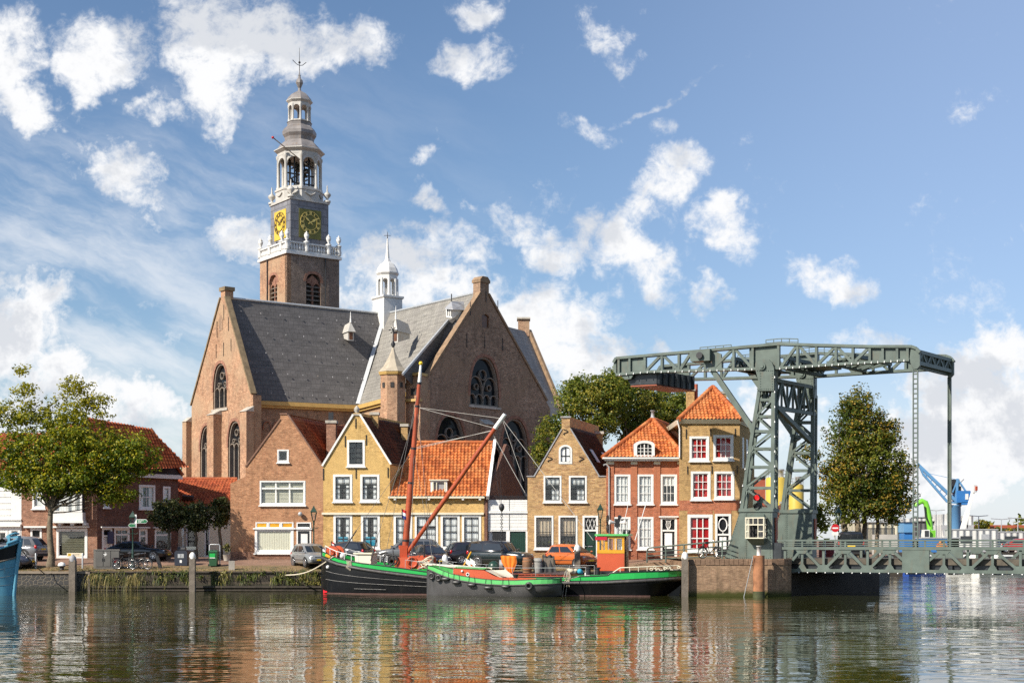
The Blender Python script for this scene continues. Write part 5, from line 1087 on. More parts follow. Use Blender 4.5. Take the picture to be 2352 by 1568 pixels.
def ridge_turret():
    Y = 150.2; c = P3(890, 0, Y); s_ = Y/FPX; Z = lambda y: EZ+(HZ-y)*s_; ph = radians(36.6)+pi/4
    t = thing('ridge_turret', 'white wooden ridge turret with slender spire astride the crossing of the church roof', 'turret', (c.x, c.y, 22))
    R2 = sqrt(2); p = (c.x, c.y, 0)
    MB().lathe(p, [(26*s_*R2*.98,Z(790)),(24.5*s_*R2,Z(689)),(27.5*s_*R2,Z(686)),(27.5*s_*R2,Z(682))], 4, ph, False).build('square_base', M['bal'], t)
    cols = octo(c.x, c.y, 22*s_, ph+pi/8); mb = MB(); zb, za = Z(640), Z(682)
    for x, y in cols: mb.lathe((x, y, 0), [(.2,za),(.17,za+.3),(.15,zb)], 8)
    for k in range(8):
        a, b = Vector(cols[k]), Vector(cols[(k+1)%8]); pl = Pl(a, b); L = (b-a).length; rr = L/2-.13; zs = zb-rr-.1
        for i in range(6):
            a0, a1 = pi*i/6, pi*(i+1)/6; mb.prp(pl, [(L/2-rr*cos(a0), zs+rr*sin(a0)), (L/2-rr*cos(a1), zs+rr*sin(a1)), (L/2-rr*cos(a1), zb), (L/2-rr*cos(a0), zb)], -.06, .06)
    mb.build('lantern', M['bal'], t)
    MB().lathe(p, [(23*s_,Z(640)),(23*s_,Z(634)),(26.5*s_,Z(629)),(26.5*s_,Z(627))], 8, ph+pi/8, False).build('cornice', M['bal'], t)
    MB().lathe(p, [(26*s_,Z(627)),(23*s_,Z(617)),(16*s_,Z(607)),(8*s_,Z(601)),(5*s_,Z(594)),(3.4*s_,Z(575)),(1.8*s_,Z(552)),(1.4*s_,Z(548))], 8, ph+pi/8, False).build('dome', M['bal'], t)
    MB().tube([(c.x, c.y, Z(550)), (c.x, c.y, Z(532))], [.06,.02], 6).tube([(c.x-.35, c.y, Z(541)), (c.x+.35, c.y, Z(541))], .03, 5).build('spike', M['iron'], t)
ridge_turret()
# ================================================================ the drawbridge
def lerp_poly(poly, x):
    for (x0, y0), (x1, y1) in zip(poly, poly[1:]):
        if x0 <= x <= x1: return y0+(y1-y0)*(x-x0)/(x1-x0)
    return poly[-1][1] if x > poly[-1][0] else poly[0][1]
def bridge():
    O = Vector((16.05, 84.0)); B = Pl(O, O+Vector((.905,-.4265))); WV = Vector((3.2, 4.1, 0)); wn = WV.normalized(); G = M['bgreen']
    t = thing('drawbridge', 'green riveted steel drawbridge with lattice towers, balance beams and counterweight', 'bridge', (16.05, 84, 2.1))
    TOP = [(1408,832),(1414,822),(1791,789),(1874,792),(1995,795),(2093,795),(2104,799),(2112,809)]
    BOT = [(1408,852),(1414,860),(1480,853),(1737,846),(1784,845),(1874,838.7),(1995,831),(2088,825.5),(2094,838),(2100,846),(2112,839)]
    SH = lambda mb, k: [setattr_v(mb, WV*k)]
    def shift(mb, k):
        if k: mb.v = [p+WV for p in mb.v]
        return mb
    P = lambda x, y: B.px(x, y)
    for k in (0, 1):
        mb = MB()
        for poly, hh in ((TOP, .16), (BOT[1:8], .16)):
            for a, b in zip(poly, poly[1:]): mb.barp(B, P(*a), P(*b), hh, .0, .5)
        for x0, x1 in ((1411,1478),(1719,1790),(1995,2094)):
            n = 4; xs = [x0+(x1-x0)*i/n for i in range(n+1)]
            mb.prp(B, [P(x, lerp_poly(BOT, x)) for x in xs]+[P(x, lerp_poly(TOP, x)) for x in xs[::-1]], .2, .28)
        mb.prp(B, [P(*q) for q in ((2088,826),(2094,840),(2100,847),(2106,846),(2112,839),(2112,809),(2104,799),(2092,795))], .1, .4)
        mb.prp(B, [P(*q) for q in ((1408,832),(1414,822),(1414,860),(1408,852))], .1, .4)
        bm_ = shift(mb, k).build('balance_beam', G, t)
        ver = (1480,1519,1558,1684,1728,1787,1831,1874,1919,1958,1997,2027,2060,2084,1445,1420)
        mb = MB()
        for x in ver: mb.barp(B, P(x, lerp_poly(BOT, x)), P(x, lerp_poly(TOP, x)), .14, .04, .34)
        for x0, x1, up in ((1480,1519,1),(1519,1558,0),(1558,1588,1),(1633,1684,1),(1684,1728,0),(1790,1831,1),(1831,1874,0),(1874,1919,1),(1919,1958,0),(1958,1997,1)):
            yb, yt = lerp_poly, lerp_poly; a = (x0+2, lerp_poly(BOT, x0)-2) if up else (x0+2, lerp_poly(TOP, x0)+2); b = (x1-2, lerp_poly(TOP, x1)+2) if up else (x1-2, lerp_poly(BOT, x1)-2); mb.barp(B, P(*a), P(*b), .16, .08, .3)
            for q, s_ in ((a, 1), (b, -1)):
                y = q[1]; dy = 7 if y < 815 or (y < 830 and lerp_poly(TOP, q[0]) > y-5) else -7; mb.prp(B, [P(q[0]-s_*2, y-dy*.3), P(q[0]+s_*10, y-dy*.3), P(q[0]-s_*2, y+dy*1.2)], .16, .22)
        shift(mb, k).build('web_lattice', G, bm_)
        mb = MB().prp(B, [P(*q) for q in ((1587,806),(1634,802),(1634,829),(1590,831))], -.35, .6); mb.prp(B, [P(*q) for q in ((1634,802),(1655,812),(1657,846),(1634,846))], .1, .3); shift(mb, k).build('strut_bracket', G, bm_)
        mb = MB(); c = B.pt(*P(1612, 818), -.42); mb.tube([c, c-B.n.to_3d()*.12], .2, 10); shift(mb, k).build('bracket_pin', M['iron'], bm_)
        mb = MB().barp(B, P(1618,826), P(1733,993), .3, .1, .4); mb.barp(B, P(1728,984), P(1737,1000), .42, .0, .5); shift(mb, k).build('brace', G, t)
        # tower
        mb = MB()
        for d in (-.12, .62):
            for a, b in zip(((1747,880),(1741,920),(1728,1000),(1716,1080),(1704,1172)), ((1741,920),(1728,1000),(1716,1080),(1704,1172))): mb.barp(B, P(*a), P(*b), .2, d, d+.18)
            mb.barp(B, P(1777,890), P(1775,1172), .22, d, d+.18)
        fr = shift(mb, k).build('tower', G, t); mb = MB()
        lx = lambda y: lerp_poly([(v, u) for u, v in ((1747,880),(1741,920),(1728,1000),(1716,1080),(1704,1172))], y)
        ys = (900, 918, 956, 990, 1030, 1072, 1120, 1168)
        for d in (-.06, .70):
            for y in ys[1:-1]: mb.barp(B, P(lx(y), y), P(1775, y), .16, d, d+.06)
            for i, (a, b) in enumerate(zip(ys[1:], ys[2:])):
                mb.barp(B, P(lx(a)+1, a), P(1774, b), .12, d+.01, d+.05) if i % 2 else mb.barp(B, P(1774, a), P(lx(b)+1, b), .12, d+.01, d+.05)
                mb.prp(B, [P(1779, a-7), P(1779, a+7), P(1769, a+7), P(1766, a), P(1769, a-7)], d-.05, d-.01) if not i % 2 else mb.prp(B, [P(lx(a)-3, a-7), P(lx(a)+6, a-7), P(lx(a)+9, a), P(lx(a)+4, a+8), P(lx(a)-5, a+8)], d-.05, d-.01)
        for i, (a, b) in enumerate(zip(ys[:-1], ys[1:])):   # side lattice
            for X in (1776, None):
                p = lambda y, d: B.pt(*P(X or lx(y), y), d)
                mb.bar(p(b, -.04), p(b, .72), .07).bar(p(a, -.04 if i % 2 else .72), p(b, .72 if i % 2 else -.04), .08)
        shift(mb, k).build('tower_lattice', G, fr)
        hd = [P(*q) for q in ((1737,848),(1737,835),(1743,826),(1768,826),(1775,833),(1780,846),(1780,898),(1745,898),(1745,880))]
        mb = MB().prp(B, hd, -.22, -.02).prp(B, hd, .55, .75); mb.barp(B, P(1778,850), P(1778,897), .16, -.02, .55).barp(B, P(1747,880), P(1746,897), .16, -.02, .55); h_ = shift(mb, k).build('tower_head', G, fr)
        mb = MB(); c = B.pt(*P(1753, 842), -.2); mb.tube([c, c-B.n.to_3d()*.14], .22, 12).tube([c, c-B.n.to_3d()*.2], .12, 10); shift(mb, k).build('pivot', G, h_)
        rv = MB()                                            # rivets along the plates
        for x in range(1742, 1780, 5):
            for y in (852, 894): q = B.pt(*P(x, y), -.22); rv.cbox(q, .05, .05, .05)
        for y in range(852, 896, 6):
            for x in (1749, 1776): q = B.pt(*P(x, y), -.22); rv.cbox(q, .05, .05, .05)
        for x in range(1416, 1478, 4):
            for y in (lerp_poly(BOT, x)-4, lerp_poly(TOP, x)+5): q = B.pt(*P(x, y), .19); rv.cbox(q, .04, .04, .04)
        shift(rv, k).build('rivets', G, h_)
        # pedestal
        pg = [P(1702,1172), P(1666,1284), P(1777,1284), P(1776,1172)]
        pd = shift(MB().prp(B, pg, -.2, 1.0), k).build('pedestal', G, t)
        mb = MB().prp(B, [P(1699,1175), P(1779,1175), P(1779,1167), P(1700,1167)], -.28, 1.08).prp(B, [P(1710,1168), P(1740,1164), P(1775,1164), P(1775,1168)], -.1, .9); shift(mb, k).build('pedestal_cap', G, pd)
        rv = MB()
        for x, a, b in ((1714,1178,1282),(1771,1178,1282),(1717,1178,1282)):
            for y in range(a, b, 5): q = B.pt(*P(x, y), -.2); rv.cbox(q, .045, .045, .045)
        for y in range(1178, 1280, 6):
            q = B.pt(*P(1703-(y-1172)*.321, y), -.2); rv.cbox(q, .045, .045, .045)
        for x in range(1672, 1776, 5): q = B.pt(*P(x, 1280), -.2); rv.cbox(q, .045, .045, .045)
        mb = MB().rect(B, rpx(B, 1714.5, 1176, 1716.5, 1283), -.22, -.198); rv.v += []; b0 = len(rv.v); rv.add(mb.v, mb.f); shift(rv, k).build('rivets', G, pd)
        sd = MB(); u1, z1 = P(1777, 1200); u1 = P(1777,1228)[0]+.01
        a = [B.pt(u1, z, d) for z, d in ((2.9,.25),(2.9,.7),(4.6,.7),(4.6,.25))]; sd.prism(a, B.d.to_3d()*.06); shift(sd, k).build('side_shutter', M['oxide'], pd)
        if not k:
            # operator's bay window
            x0, x1, y0, y1 = 1723, 1764, 1189, 1235; r = rpx(B, x0, y0, x1, y1); D = -.95; bw = MB(); bw.rect(B, (r[0]+.02, r[1]+.02, r[2]-.02, r[3]-.02), -.30, -.21)
            ap = rpx(B, 1729, 1180, 1758, 1250)
            def frus(lo, zlo, dlo, hi, zhi, dhi): return [B.pt(lo[0], zlo, -.2), B.pt(lo[0], zlo, dlo), B.pt(lo[1], zlo, dlo), B.pt(lo[1], zlo, -.2), B.pt(hi[0], zhi, -.2), B.pt(hi[0], zhi, dhi), B.pt(hi[1], zhi, dhi), B.pt(hi[1], zhi, -.2)]
            def fx(mb, p): mb.add(p, [(0,1,5,4),(1,2,6,5),(2,3,7,6),(4,5,6,7),(0,3,2,1)])
            cab = MB(); fx(cab, frus((r[0], r[2]), r[3], D, (ap[0], ap[2]), ap[3], -.3)); fx(cab, frus((ap[0], ap[2]), ap[1], -.3, (r[0], r[2]), r[1], D)); cb = cab.build('control_bay', G, t)
            fm = MB()
            for u in (r[0], r[2]):
                fm.bar(B.pt(u, r[1], D), B.pt(u, r[3], D), .07).bar(B.pt(u, r[1], -.2), B.pt(u, r[1], D), .07).bar(B.pt(u, r[3], -.2), B.pt(u, r[3], D), .07)
                for f in (.34, .66): fm.bar(B.pt(u, r[1]+(r[3]-r[1])*f, -.2), B.pt(u, r[1]+(r[3]-r[1])*f, D), .04)
                fm.bar(B.pt(u, r[1], -.58), B.pt(u, r[3], -.58), .04)
            for i, f in enumerate((0, .17, .41, .68, 1)): u = r[0]+(r[2]-r[0])*f; fm.bar(B.pt(u, r[1] if i not in (2,) else r[1]+(r[3]-r[1])*.66, D), B.pt(u, r[3], D), .045)
            for f in (0, .66, 1): z = r[1]+(r[3]-r[1])*f; fm.bar(B.pt(r[0], z, D), B.pt(r[2], z, D), .06)
            for a_, b_ in ((0,.17),(.68,1)): z = r[1]+(r[3]-r[1])*.33; fm.bar(B.pt(r[0]+(r[2]-r[0])*a_, z, D), B.pt(r[0]+(r[2]-r[0])*b_, z, D), .045)
            fm.build('window_frame', M['cream'], cb); W_ = r[2]-r[0]
            MB().rect(B, (r[0], r[1], r[0]+.17*W_, r[3]), D+.02, D+.03).rect(B, (r[0]+.68*W_, r[1], r[2], r[3]), D+.02, D+.03).rect(B, (r[0]+.17*W_, r[1]+(r[3]-r[1])*.66, r[0]+.68*W_, r[3]), D+.02, D+.03).build('pane', M['glass'], cb)
            MB().rect(B, (r[0], r[1], r[2], r[3]), -.24, -.205).build('cabin_inside', M['dark_backing'], cb)
            # stop light on the pedestal roof
            c = B.pt(*P(1741, 1150), -.05); tl = MB().rect(B, rpx(B, 1729, 1140, 1748, 1166), .05, .3).build('light_board', G, t); q = MB()
            for dz, m_ in ((.22, 'redl'), (-.28, 'iron')):
                p = c+Vector((0,0,dz)); MB().tube([p, p-B.n.to_3d()*.12], .16, 12).build('signal_lamp', M[m_] if m_ != 'redl' else M['redlit'], tl); q.tube([p-B.n.to_3d()*.02+Vector((0,0,.02)), p-B.n.to_3d()*.34+Vector((0,0,-.04))], [.19,.19], 12, False)
            q.build('lamp_hood', M['iron'], tl)
        else:
            mb = MB(); r = rpx(B, 1672, 1225, 1692, 1262); mb.rect(B, (r[0]+.35, r[1], r[2]+.4, r[3]), -.22, -.198); shift(mb, k).build('hatch', G, pd)
    # counterweight between the beams
    cw = [P(*q) for q in ((1425,856),(1440,883),(1500,880),(1500,848))]; a = [B.pt(u, z)+WV*.08 for u, z in cw]
    c_ = MB().prism(a, WV*.86).build('counterweight', M['darkcw'], t)
    for i in range(7):
        p = B.pt(*cw[2])+WV*(.1+.135*i); q = B.pt(*cw[3])+WV*(.1+.135*i); MB().bar(p+B.d.to_3d()*.05, q+B.d.to_3d()*.05, .12, .14).build('rib', M['darkcw'], c_)
    e = [B.pt(*cw[1]), B.pt(*cw[2])]; z_ = Vector((0,0,-.03)); MB().prism([e[0]+WV*.08+z_, e[1]+WV*.08+z_, e[1]+WV*.94+z_, e[0]+WV*.94+z_], (0,0,-.06)).build('bottom_plate', M['oxide'], c_)
    MB().prp(B, [P(1426,855), P(1428,866), P(1434,871), P(1448,869), P(1452,862), P(1452,853)], .1, .3).build('ballast_door', G, c_)
    # cross frames
    def lattice(x, y0, y1, n, name, dd=.25, bw=.16, x2=None, f0=0.0, f1=1.0):
        mb = MB(); A = B.pt(*P(x, y0), dd); C = B.pt(*P(x2 or x, y1), dd)
        for q in (A, C): mb.bar(q+WV*f0, q+WV*f1, bw*1.3)
        for i in range(n): s0, s1 = f0+(f1-f0)*i/n, f0+(f1-f0)*(i+1)/n; mb.bar(A+WV*s0, C+WV*s1, bw*.8) if i % 2 else mb.bar(C+WV*s0, A+WV*s1, bw*.8); mb.bar(A+WV*s0, C+WV*s0, bw*.7)
        return mb.build(name, G, t)
    lattice(2106, 806, 832, 8, 'end_portal'); lattice(2096, 806, 838, 8, 'end_portal'); lattice(1779, 872, 936, 7, 'tower_portal', .3); lattice(1752, 872, 930, 7, 'tower_portal', .3)
    lattice(1800, 820, 844, 6, 'cross_frame'); lattice(1680, 822, 845, 6, 'cross_frame'); lattice(1960, 815, 832, 7, 'cross_frame', x2=1900)
    mb = MB(); 
    for f, g_ in ((.0,.3),(1.0,.7)): mb.bar(B.pt(*P(1779, 930), .3)+WV*f, B.pt(*P(1779, 1000), .3)+WV*f+WV*0.0, .16)
    mb.bar(B.pt(*P(1779, 934), .3)+WV*.02, B.pt(*P(1776, 1004), .3)+WV*.92, .26); mb.build('cross_brace', G, t)
    mb = MB(); mb.prism([B.pt(*P(1655,842), .3)+WV*.15, B.pt(*P(1735,842), .3)+WV*.15, B.pt(*P(1735,842), .3)+WV*.85, B.pt(*P(1655,842), .3)+WV*.85], (0,0,.12)).prism([B.pt(*P(1800,838), .3)+WV*.2, B.pt(*P(1860,832), .3)+WV*.2, B.pt(*P(1860,832), .3)+WV*.8, B.pt(*P(1800,838), .3)+WV*.8], (0,0,.1)); mb.build('machinery_platform', M['darkcw'], t)
    mb = MB(); c = B.pt(*P(1712, 840), .3)+WV*.5; mb.tube([c-wn*1.2, c+wn*1.2], .35, 14).tube([c-wn*.3, c+wn*.3], .7, 18); mb.build('winding_drum', M['iron'], t)
    # walkway rails on top
    for f in (.05, .95):
        for xs, h in (((1600,1618,1636,1654,1672),10),((1752,1770,1788,1806,1826),14)):
            mb = MB(); pr = [B.pt(*P(x, lerp_poly(TOP, x)), .25)+WV*f for x in xs]; hh = h*.0262
            for p in pr: mb.bar(p, p+Vector((0,0,hh)), .04)
            for a, b in zip(pr, pr[1:]): mb.bar(a+Vector((0,0,hh)), b+Vector((0,0,hh)), .05).bar(a+Vector((0,0,hh*.5)), b+Vector((0,0,hh*.5)), .035)
            mb.build('walkway_railing', G, t)
    # hangers
    for k in (0, 1):
        mb = MB(); a = P(2101, 846); b = P(2101, 1299); w = .085 if k else .125
        for s_ in (-1, 1): mb.barp(B, (a[0]+s_*w, a[1]), (b[0]+s_*w, b[1]), .055, .18, .36)
        n = 3 if k else 40
        for i in range(n+1): z = a[1]+(b[1]-a[1])*i/n; mb.rect(B, (a[0]-w, z-.035, a[0]+w, z+.035), .2, .34)
        if k: mb.rect(B, (a[0]-w*.8, b[1], a[0]+w*.8, a[1]), .25, .3)
        shift(mb, k).build('hanger_rod', G, t)
        mb = MB(); c = B.pt(*P(2101, 1297), .15); mb.tube([c, c-B.n.to_3d()*.2], .2, 10); shift(mb, k).build('hanger_pin', G, t)
    # deck and its girders
    U = lambda x: B.px(x, 1300)[0]; u0, u1 = U(1797), U(2352)+5.5
    MB().prism([B.pt(u, 1.5)+WV*f for u, f in ((u0,.08),(u1,.08),(u1,.94),(u0,.94))], (0,0,.34)).build('stringers', M['darkcw'], t)
    A = [B.pt(u, 1.85)+WV*f for u, f in ((u0,.05),(u1,.05),(u1,.97),(u0,.97))]; MB().prism(A, (0,0,.34)).build('deck', M['deckd'], t)
    mb = MB()
    for i in range(9): p = B.pt(u0+(u1-u0)*i/8, 1.55); MB().bar(p+WV*.04, p+WV*.96, .25, .5).build('cross_girder', M['darkcw'], t)
    tops = [1842.6,1941.6,2044,2168,2280,2400,2525]; bots = [1803,1891.5,1992.8,2103.7,2223,2344,2462]
    for k in (0, 1):
        mb = MB().rect(B, (u0, 1.4, u1, 1.58), -.12, .2).rect(B, (u0, 2.7, u1, 2.86), -.12, .2); g_ = shift(mb, k).build('deck_girder', G, t); mb = MB()
        seq = []
        for a, b in zip(bots, tops): seq += [(a, 1.5), (b, 2.78)]
        for (xa, za), (xb, zb) in zip(seq, seq[1:]): mb.barp(B, (U(xa), za), (U(xb), zb), .155, -.06, .12)
        for x in tops: u = U(x); mb.rect(B, (u-.07, 1.55, u+.07, 2.75), -.02, .1).prp(B, [(u-.42,2.72),(u+.42,2.72),(u+.2,2.46),(u-.2,2.46)], -.08, -.03).prp(B, [(u-.28,1.56),(u+.28,1.56),(u+.1,1.85),(u-.1,1.85)], -.06, .0)
        for x in bots: u = U(x); mb.rect(B, (u-.07, 1.55, u+.07, 2.75), -.02, .1).prp(B, [(u-.4,1.56),(u+.4,1.56),(u+.24,1.82),(u-.24,1.82)], -.08, -.03)
        u = U(2103.7); mb.rect(B, (u-.75, 1.42, u+.75, 2.84), -.1, .14); shift(mb, k).build('web_lattice', G, g_)
        mb = MB(); mb.rect(B, (u0-.3, 3.19, u1, 3.29), -.05, .1)
        for z in (3.08, 2.97): mb.rect(B, (u0, z-.02, u1, z+.02), .0, .05)
        for x in tops+[1803,2103.7]: u = U(x); mb.rect(B, (u-.05, 2.86, u+.05, 3.2), -.02, .07)
        shift(mb, k).build('railing', G, t)
    mb = MB().rect(B, (u0-.8, 1.95, u0-.02, 3.1), -.15, .8); mb.build('abutment_plate', M['darkcw'], t)
    # lamp bulbs strung along the steel
    pts = [B.pt(*P(x, lerp_poly(BOT, x)+3.2), -.08) for x in list(range(1424, 1737, 16))+list(range(1792, 2080, 15))]
    x = 1816.0; i = 0
    while x < 2350: pts.append(B.pt(U(x), 1.36, -.1)); x += 20*(1+.00026*(x-1816)); i += 1
    pts += [B.pt(*P(1782, y), -.25) for y in range(868, 1165, 34)]+[B.pt(*P(lerp_poly([(v, u) for u, v in ((1747,880),(1728,1000),(1704,1172))], y)-4, y), -.15) for y in range(1040, 1170, 38)]
    b0 = None
    for p in pts[:99]:
        if b0 is None: b0 = MB().ball((0,0,0), .042, 8, 5).lathe((0,0,.04), [(.02,0),(.02,.06)], 6).build('light_bulb', M['bulb'], None); b0.parent = t; o = b0
        else: o = b0.copy(); S.collection.objects.link(o); o.parent = t
        o.location = p-OFF[t.name]
    for sx in range(6):
        pass
def setattr_v(mb, v): mb.v = [p+v for p in mb.v]
M['darkcw'] = paint('dark_tarred_steel', (.022,.026,.03), .35, .35, 1.5, dirt=(.05,.055,.06)); M['deckd'] = paint('timber_deck', (.10,.085,.065), .9, .3, 3)
def lit(name, c, st):
    m, t, b = mat(name); b.inputs['Base Color'].default_value = (*c, 1); b.inputs['Emission Color'].default_value = (*c, 1); b.inputs['Emission Strength'].default_value = st; return m
M['redlit'] = lit('lit_red_signal', (.9,.02,.02), .8)
bridge()
# ================================================================ boats
def barge():
    P0, P1 = Vector((-11.74, 88.6)), Vector((10.15, 83.95)); ax = (P1-P0).normalized(); nr = Vector((ax.y, -ax.x))   # nr points to the camera side
    if nr.y > 0: nr = -nr
    L = (P1-P0).length; BM = 2.15
    t = thing('sailing_barge', 'long black sailing barge with bright green bulwark, red mast and small wheelhouse', 'boat', (P0.x+ax.x*L/2, P0.y+ax.y*L/2, 0))
    def hb(s, bow=.16, st=.16):
        v = BM
        if s < bow: v *= max(0.0, 1-(1-s/bow)**2)**.5
        if s > 1-st: v *= max(0.0, 1-((s-1+st)/st)**2.2)**.5
        return max(v, .05)
    def s_of(x):                                         # sight line of the survey picture against the near side
        k = (x-CX)/FPX; s = .5
        for _ in range(12):
            q = P0+nr*hb(min(max(s,0),1)); u = (k*q.y-q.x)/(ax.x-k*ax.y); s = min(1, max(0, u/L))
        return s, (P0+ax*(s*L)+nr*hb(s))
    def curve(pts):
        out = []
        for x, y in pts:
            s, q = s_of(x); out.append((s, EZ-(y-HZ)/FPX*q.y))
        return out
    def ev(c, s):
        for (a, za), (b, zb) in zip(c, c[1:]):
            if a <= s <= b: return za+(zb-za)*(s-a)/max(b-a, 1e-6)
        return c[0][1] if s < c[0][0] else c[-1][1]
    top = curve([(744,1267),(758,1275),(772,1281.3),(797,1287.5),(822.6,1292.7),(886,1299.7),(943,1308),(985,1314),(1060,1321),(1150,1325),(1250,1325),(1330,1324.8),(1394,1321.3),(1397,1320.5),(1402,1316),(1490,1312.4),(1560,1309.7),(1572,1312)])
    low = curve([(744,1276),(772,1289),(822.6,1300),(886,1309.5),(943,1316),(985,1321),(1060,1328),(1150,1332.5),(1291,1333),(1384,1332),(1490,1326.6),(1572,1321.5)])
    SS = [0, .004, .012, .025, .045, .07, .1, .14, .19, .25, .32, .4, .5, .6, .7, .78, .84, .88, .91, .94, .965, .985, .995, 1]
    SS = sorted(SS+[s for s, z in top if .76 < s < .82])
    def pt(s, off, z): q = P0+ax*(s*L)+nr*off; return Vector((q.x, q.y, z))
    def cnt(s): return 0 if s < .915 else ((s-.915)/.085)
    def row(side):
        rows = []
        for s in SS:
            h = hb(s); zl = ev(low, s); c = cnt(s); zb = -.6+c*1.35 if c else -.6; zw = .12+max(0, c-.15)*.75
            k = max(.12, 1-c*1.15)
            rows.append([pt(s, side*h*1.0, zl), pt(s, side*h*1.015, zl-.3), pt(s, side*h*(.99-.25*c), zl*.55+zw*.45), pt(s, side*h*(.95*k if c else .95), max(zw, zb+.02)), pt(s, side*h*(.8*k if c else .8), zb), pt(s, 0, zb-.05)])
        return rows
    mb = MB()
    for sd in (1, -1): mb.grid(row(sd))
    outward(mb.build('hull', M['hullb'], t))
    mb = MB()
    for sd in (1, -1):
        o = [[pt(s, sd*(hb(s)+.0), ev(low, s)), pt(s, sd*(hb(s)-.01), ev(top, s))] for s in SS]; i = [[pt(s, sd*max(hb(s)-.12, .0), ev(low, s)), pt(s, sd*max(hb(s)-.13, 0), ev(top, s))] for s in SS]
        mb.grid(o, False); mb.grid(i, False); mb.grid([[a[1], b[1]] for a, b in zip(o, i)], False)
    mb.build('bulwark', M['bgr'], t)
    mb = MB().grid([[pt(s, hb(s)-.1, ev(low, s)+.02), pt(s, 0, ev(low, s)+.1), pt(s, -hb(s)+.1, ev(low, s)+.02)] for s in SS]); mb.build('deck', M['deckb'], t)
    for sd in (1, -1):
        MB().tube([pt(s, sd*(hb(s)+.05), ev(low, s)-.14) for s in SS], .1, 6).build('rubbing_strake', M['strake'], t)
        MB().tube([pt(s, sd*(hb(s)), ev(top, s)+.02) for s in SS], .035, 6).build('rail_cap', M['black'], t)
    zw = lambda s, f: ev(low, s)*f+.1*(1-f)
    for f, s0, s1, m_ in ((.60, .0, .42, 'seam'), (.36, .0, .42, 'seam'), (.12, .12, .21, 'seam'), (.36, .44, .68, 'seam')):
        if f == .12: f = .14
        sl = [s0+(s1-s0)*i/16 for i in range(17)]
        MB().tube([pt(s, hb(s)*(.99+.02*f)+.012, zw(s, f) if s1 < .6 else .75) for s in sl], .012, 5).build('plate_seam', M[m_], t)
    sl = [.012+(.92-.012)*i/40 for i in range(41)]
    mb = MB().grid([[pt(s, hb(s)*.957+.02, .055), pt(s, hb(s)*.955+.02, -.1)] for s in sl], False); mb.build('boot_top', M['boot'], t)
    mb = MB(); mb.add([pt(0, .07, .95), pt(.0, .07, .0), pt(.014, hb(.014)*1.02+.03, .0), pt(.03, hb(.03)*.97+.03, .06)], [(0,1,2,3)]).add([pt(-.002,-.06,.95), pt(-.002,-.06,0), pt(-.002,.09,0), pt(-.002,.09,.95)], [(0,1,2,3)]); mb.build('forefoot', M['bowred'], t)
    MB().bar(pt(-.003, 0, -.5), pt(-.003, 0, ev(top, 0)+.2), .16, .14).build('stem', M['hullb'], t)
    mb = MB(); mb.grid([[pt(s, hb(s)+.012, ev(top, s)+.02), pt(s, hb(s)-.02, ev(top, s)+.28-.28*s/.03)] for s in (0, .008, .016, .024, .03)], False); mb.grid([[pt(s, -hb(s)-.012, ev(top, s)+.02), pt(s, -hb(s)+.02, ev(top, s)+.28-.28*s/.03)] for s in (0, .008, .016, .024, .03)], False); mb.build('bow_boards', M['white'], t)
    s_ = .022; MB().ball(pt(.034, hb(.034)+.02, ev(low, .034)-.55), .12, 10, 6).build('hawse_plate', M['white'], t)
    MB().tube([pt(.028, hb(.028)+.02, ev(low,.028)+.12), pt(.045, hb(.045)+.02, ev(low,.045)+.12)], .1, 8).build('bow_badge', M['yelv'], t)
    rd = MB().prism([pt(.955, .06, -.4), pt(.985, .06, -.4), pt(1.0, .06, 1.5), pt(.97, .06, 1.2)], Vector((nr.x, nr.y, 0))*-.12); rd.build('rudder', M['hullb'], t)
    # --- things fixed on deck (drawn on the centre line)
    C = Pl(P0, P1); dz = lambda s: ev(low, s)+.06
    D_ = lambda x, y, d=0.0: C.pt(*C.px(x, y), d)
    def rail(xs, ya, h, off, nm, mt='white', r=.022, mid=True):
        mb = MB(); pr = []
        for x in xs:
            s, q = s_of(x); p = pt(s, off*(hb(s)-.08), ev(top, s)); pr.append(p); mb.tube([p, p+Vector((0,0,h))], r, 6)
        mb.tube([p+Vector((0,0,h)) for p in pr], r, 6)
        return mb.build(nm, M[mt], t)
    rail([746,757,772,790,806,822], 0, .42, 1, 'bow_railing'); rail([748,760,775,793,808,826,842], 0, .42, -1, 'bow_railing')
    rail([930,962,998,1040,1085,1112], 0, .55, 1, 'guard_rail', 'galv', .014); rail([1118,1176,1230,1300,1345], 0, .55, 1, 'guard_rail', 'galv', .014); rail([880,930,1000,1080,1180,1280,1340], 0, .6, -1, 'guard_rail', 'galv', .014)
    mb = MB(); xs = [1405,1424,1446,1466,1486,1506,1526,1540,1556]; pr = []
    for x in xs: s, q = s_of(x); p = pt(s, hb(s)-.1, ev(top, s)); pr.append(p); mb.tube([p, p+Vector((0,0,.02 if x < 1410 else .30))], .022, 6)
    mb.tube([pr[0]]+[p+Vector((0,0,.30)) for p in pr[1:]]+[pr[-1]+Vector((.15,0,.24)), pr[-1]+Vector((.2,0,.08))], .035, 6); mb.build('stern_railing', M['cream'], t)
    mb = MB(); q = C.pt(*C.px(1531, 1306), -.6); u, z = C.px(1531, 1306); r_ = random.Random(3)
    for i in range(9):
        uu = u-.8+i*.2; mb.tube([C.pt(uu+.09*cos(a*.9), z+.12*sin(i*1.7)+.07*sin(a*.9), -.9) for a in range(8)], .025, 5)
    mb.build('carved_scrollwork', M['cream'], t)
    MB().rect(C, rpx(C, 826, 1271, 862, 1294), -.9, .4).rect(C, rpx(C, 823, 1268.5, 865, 1271.5), -1.0, .5).build('companionway', M['cream'], t)
    mb = MB().rect(C, rpx(C, 826, 1274, 862, 1292), -.92, -.9); 
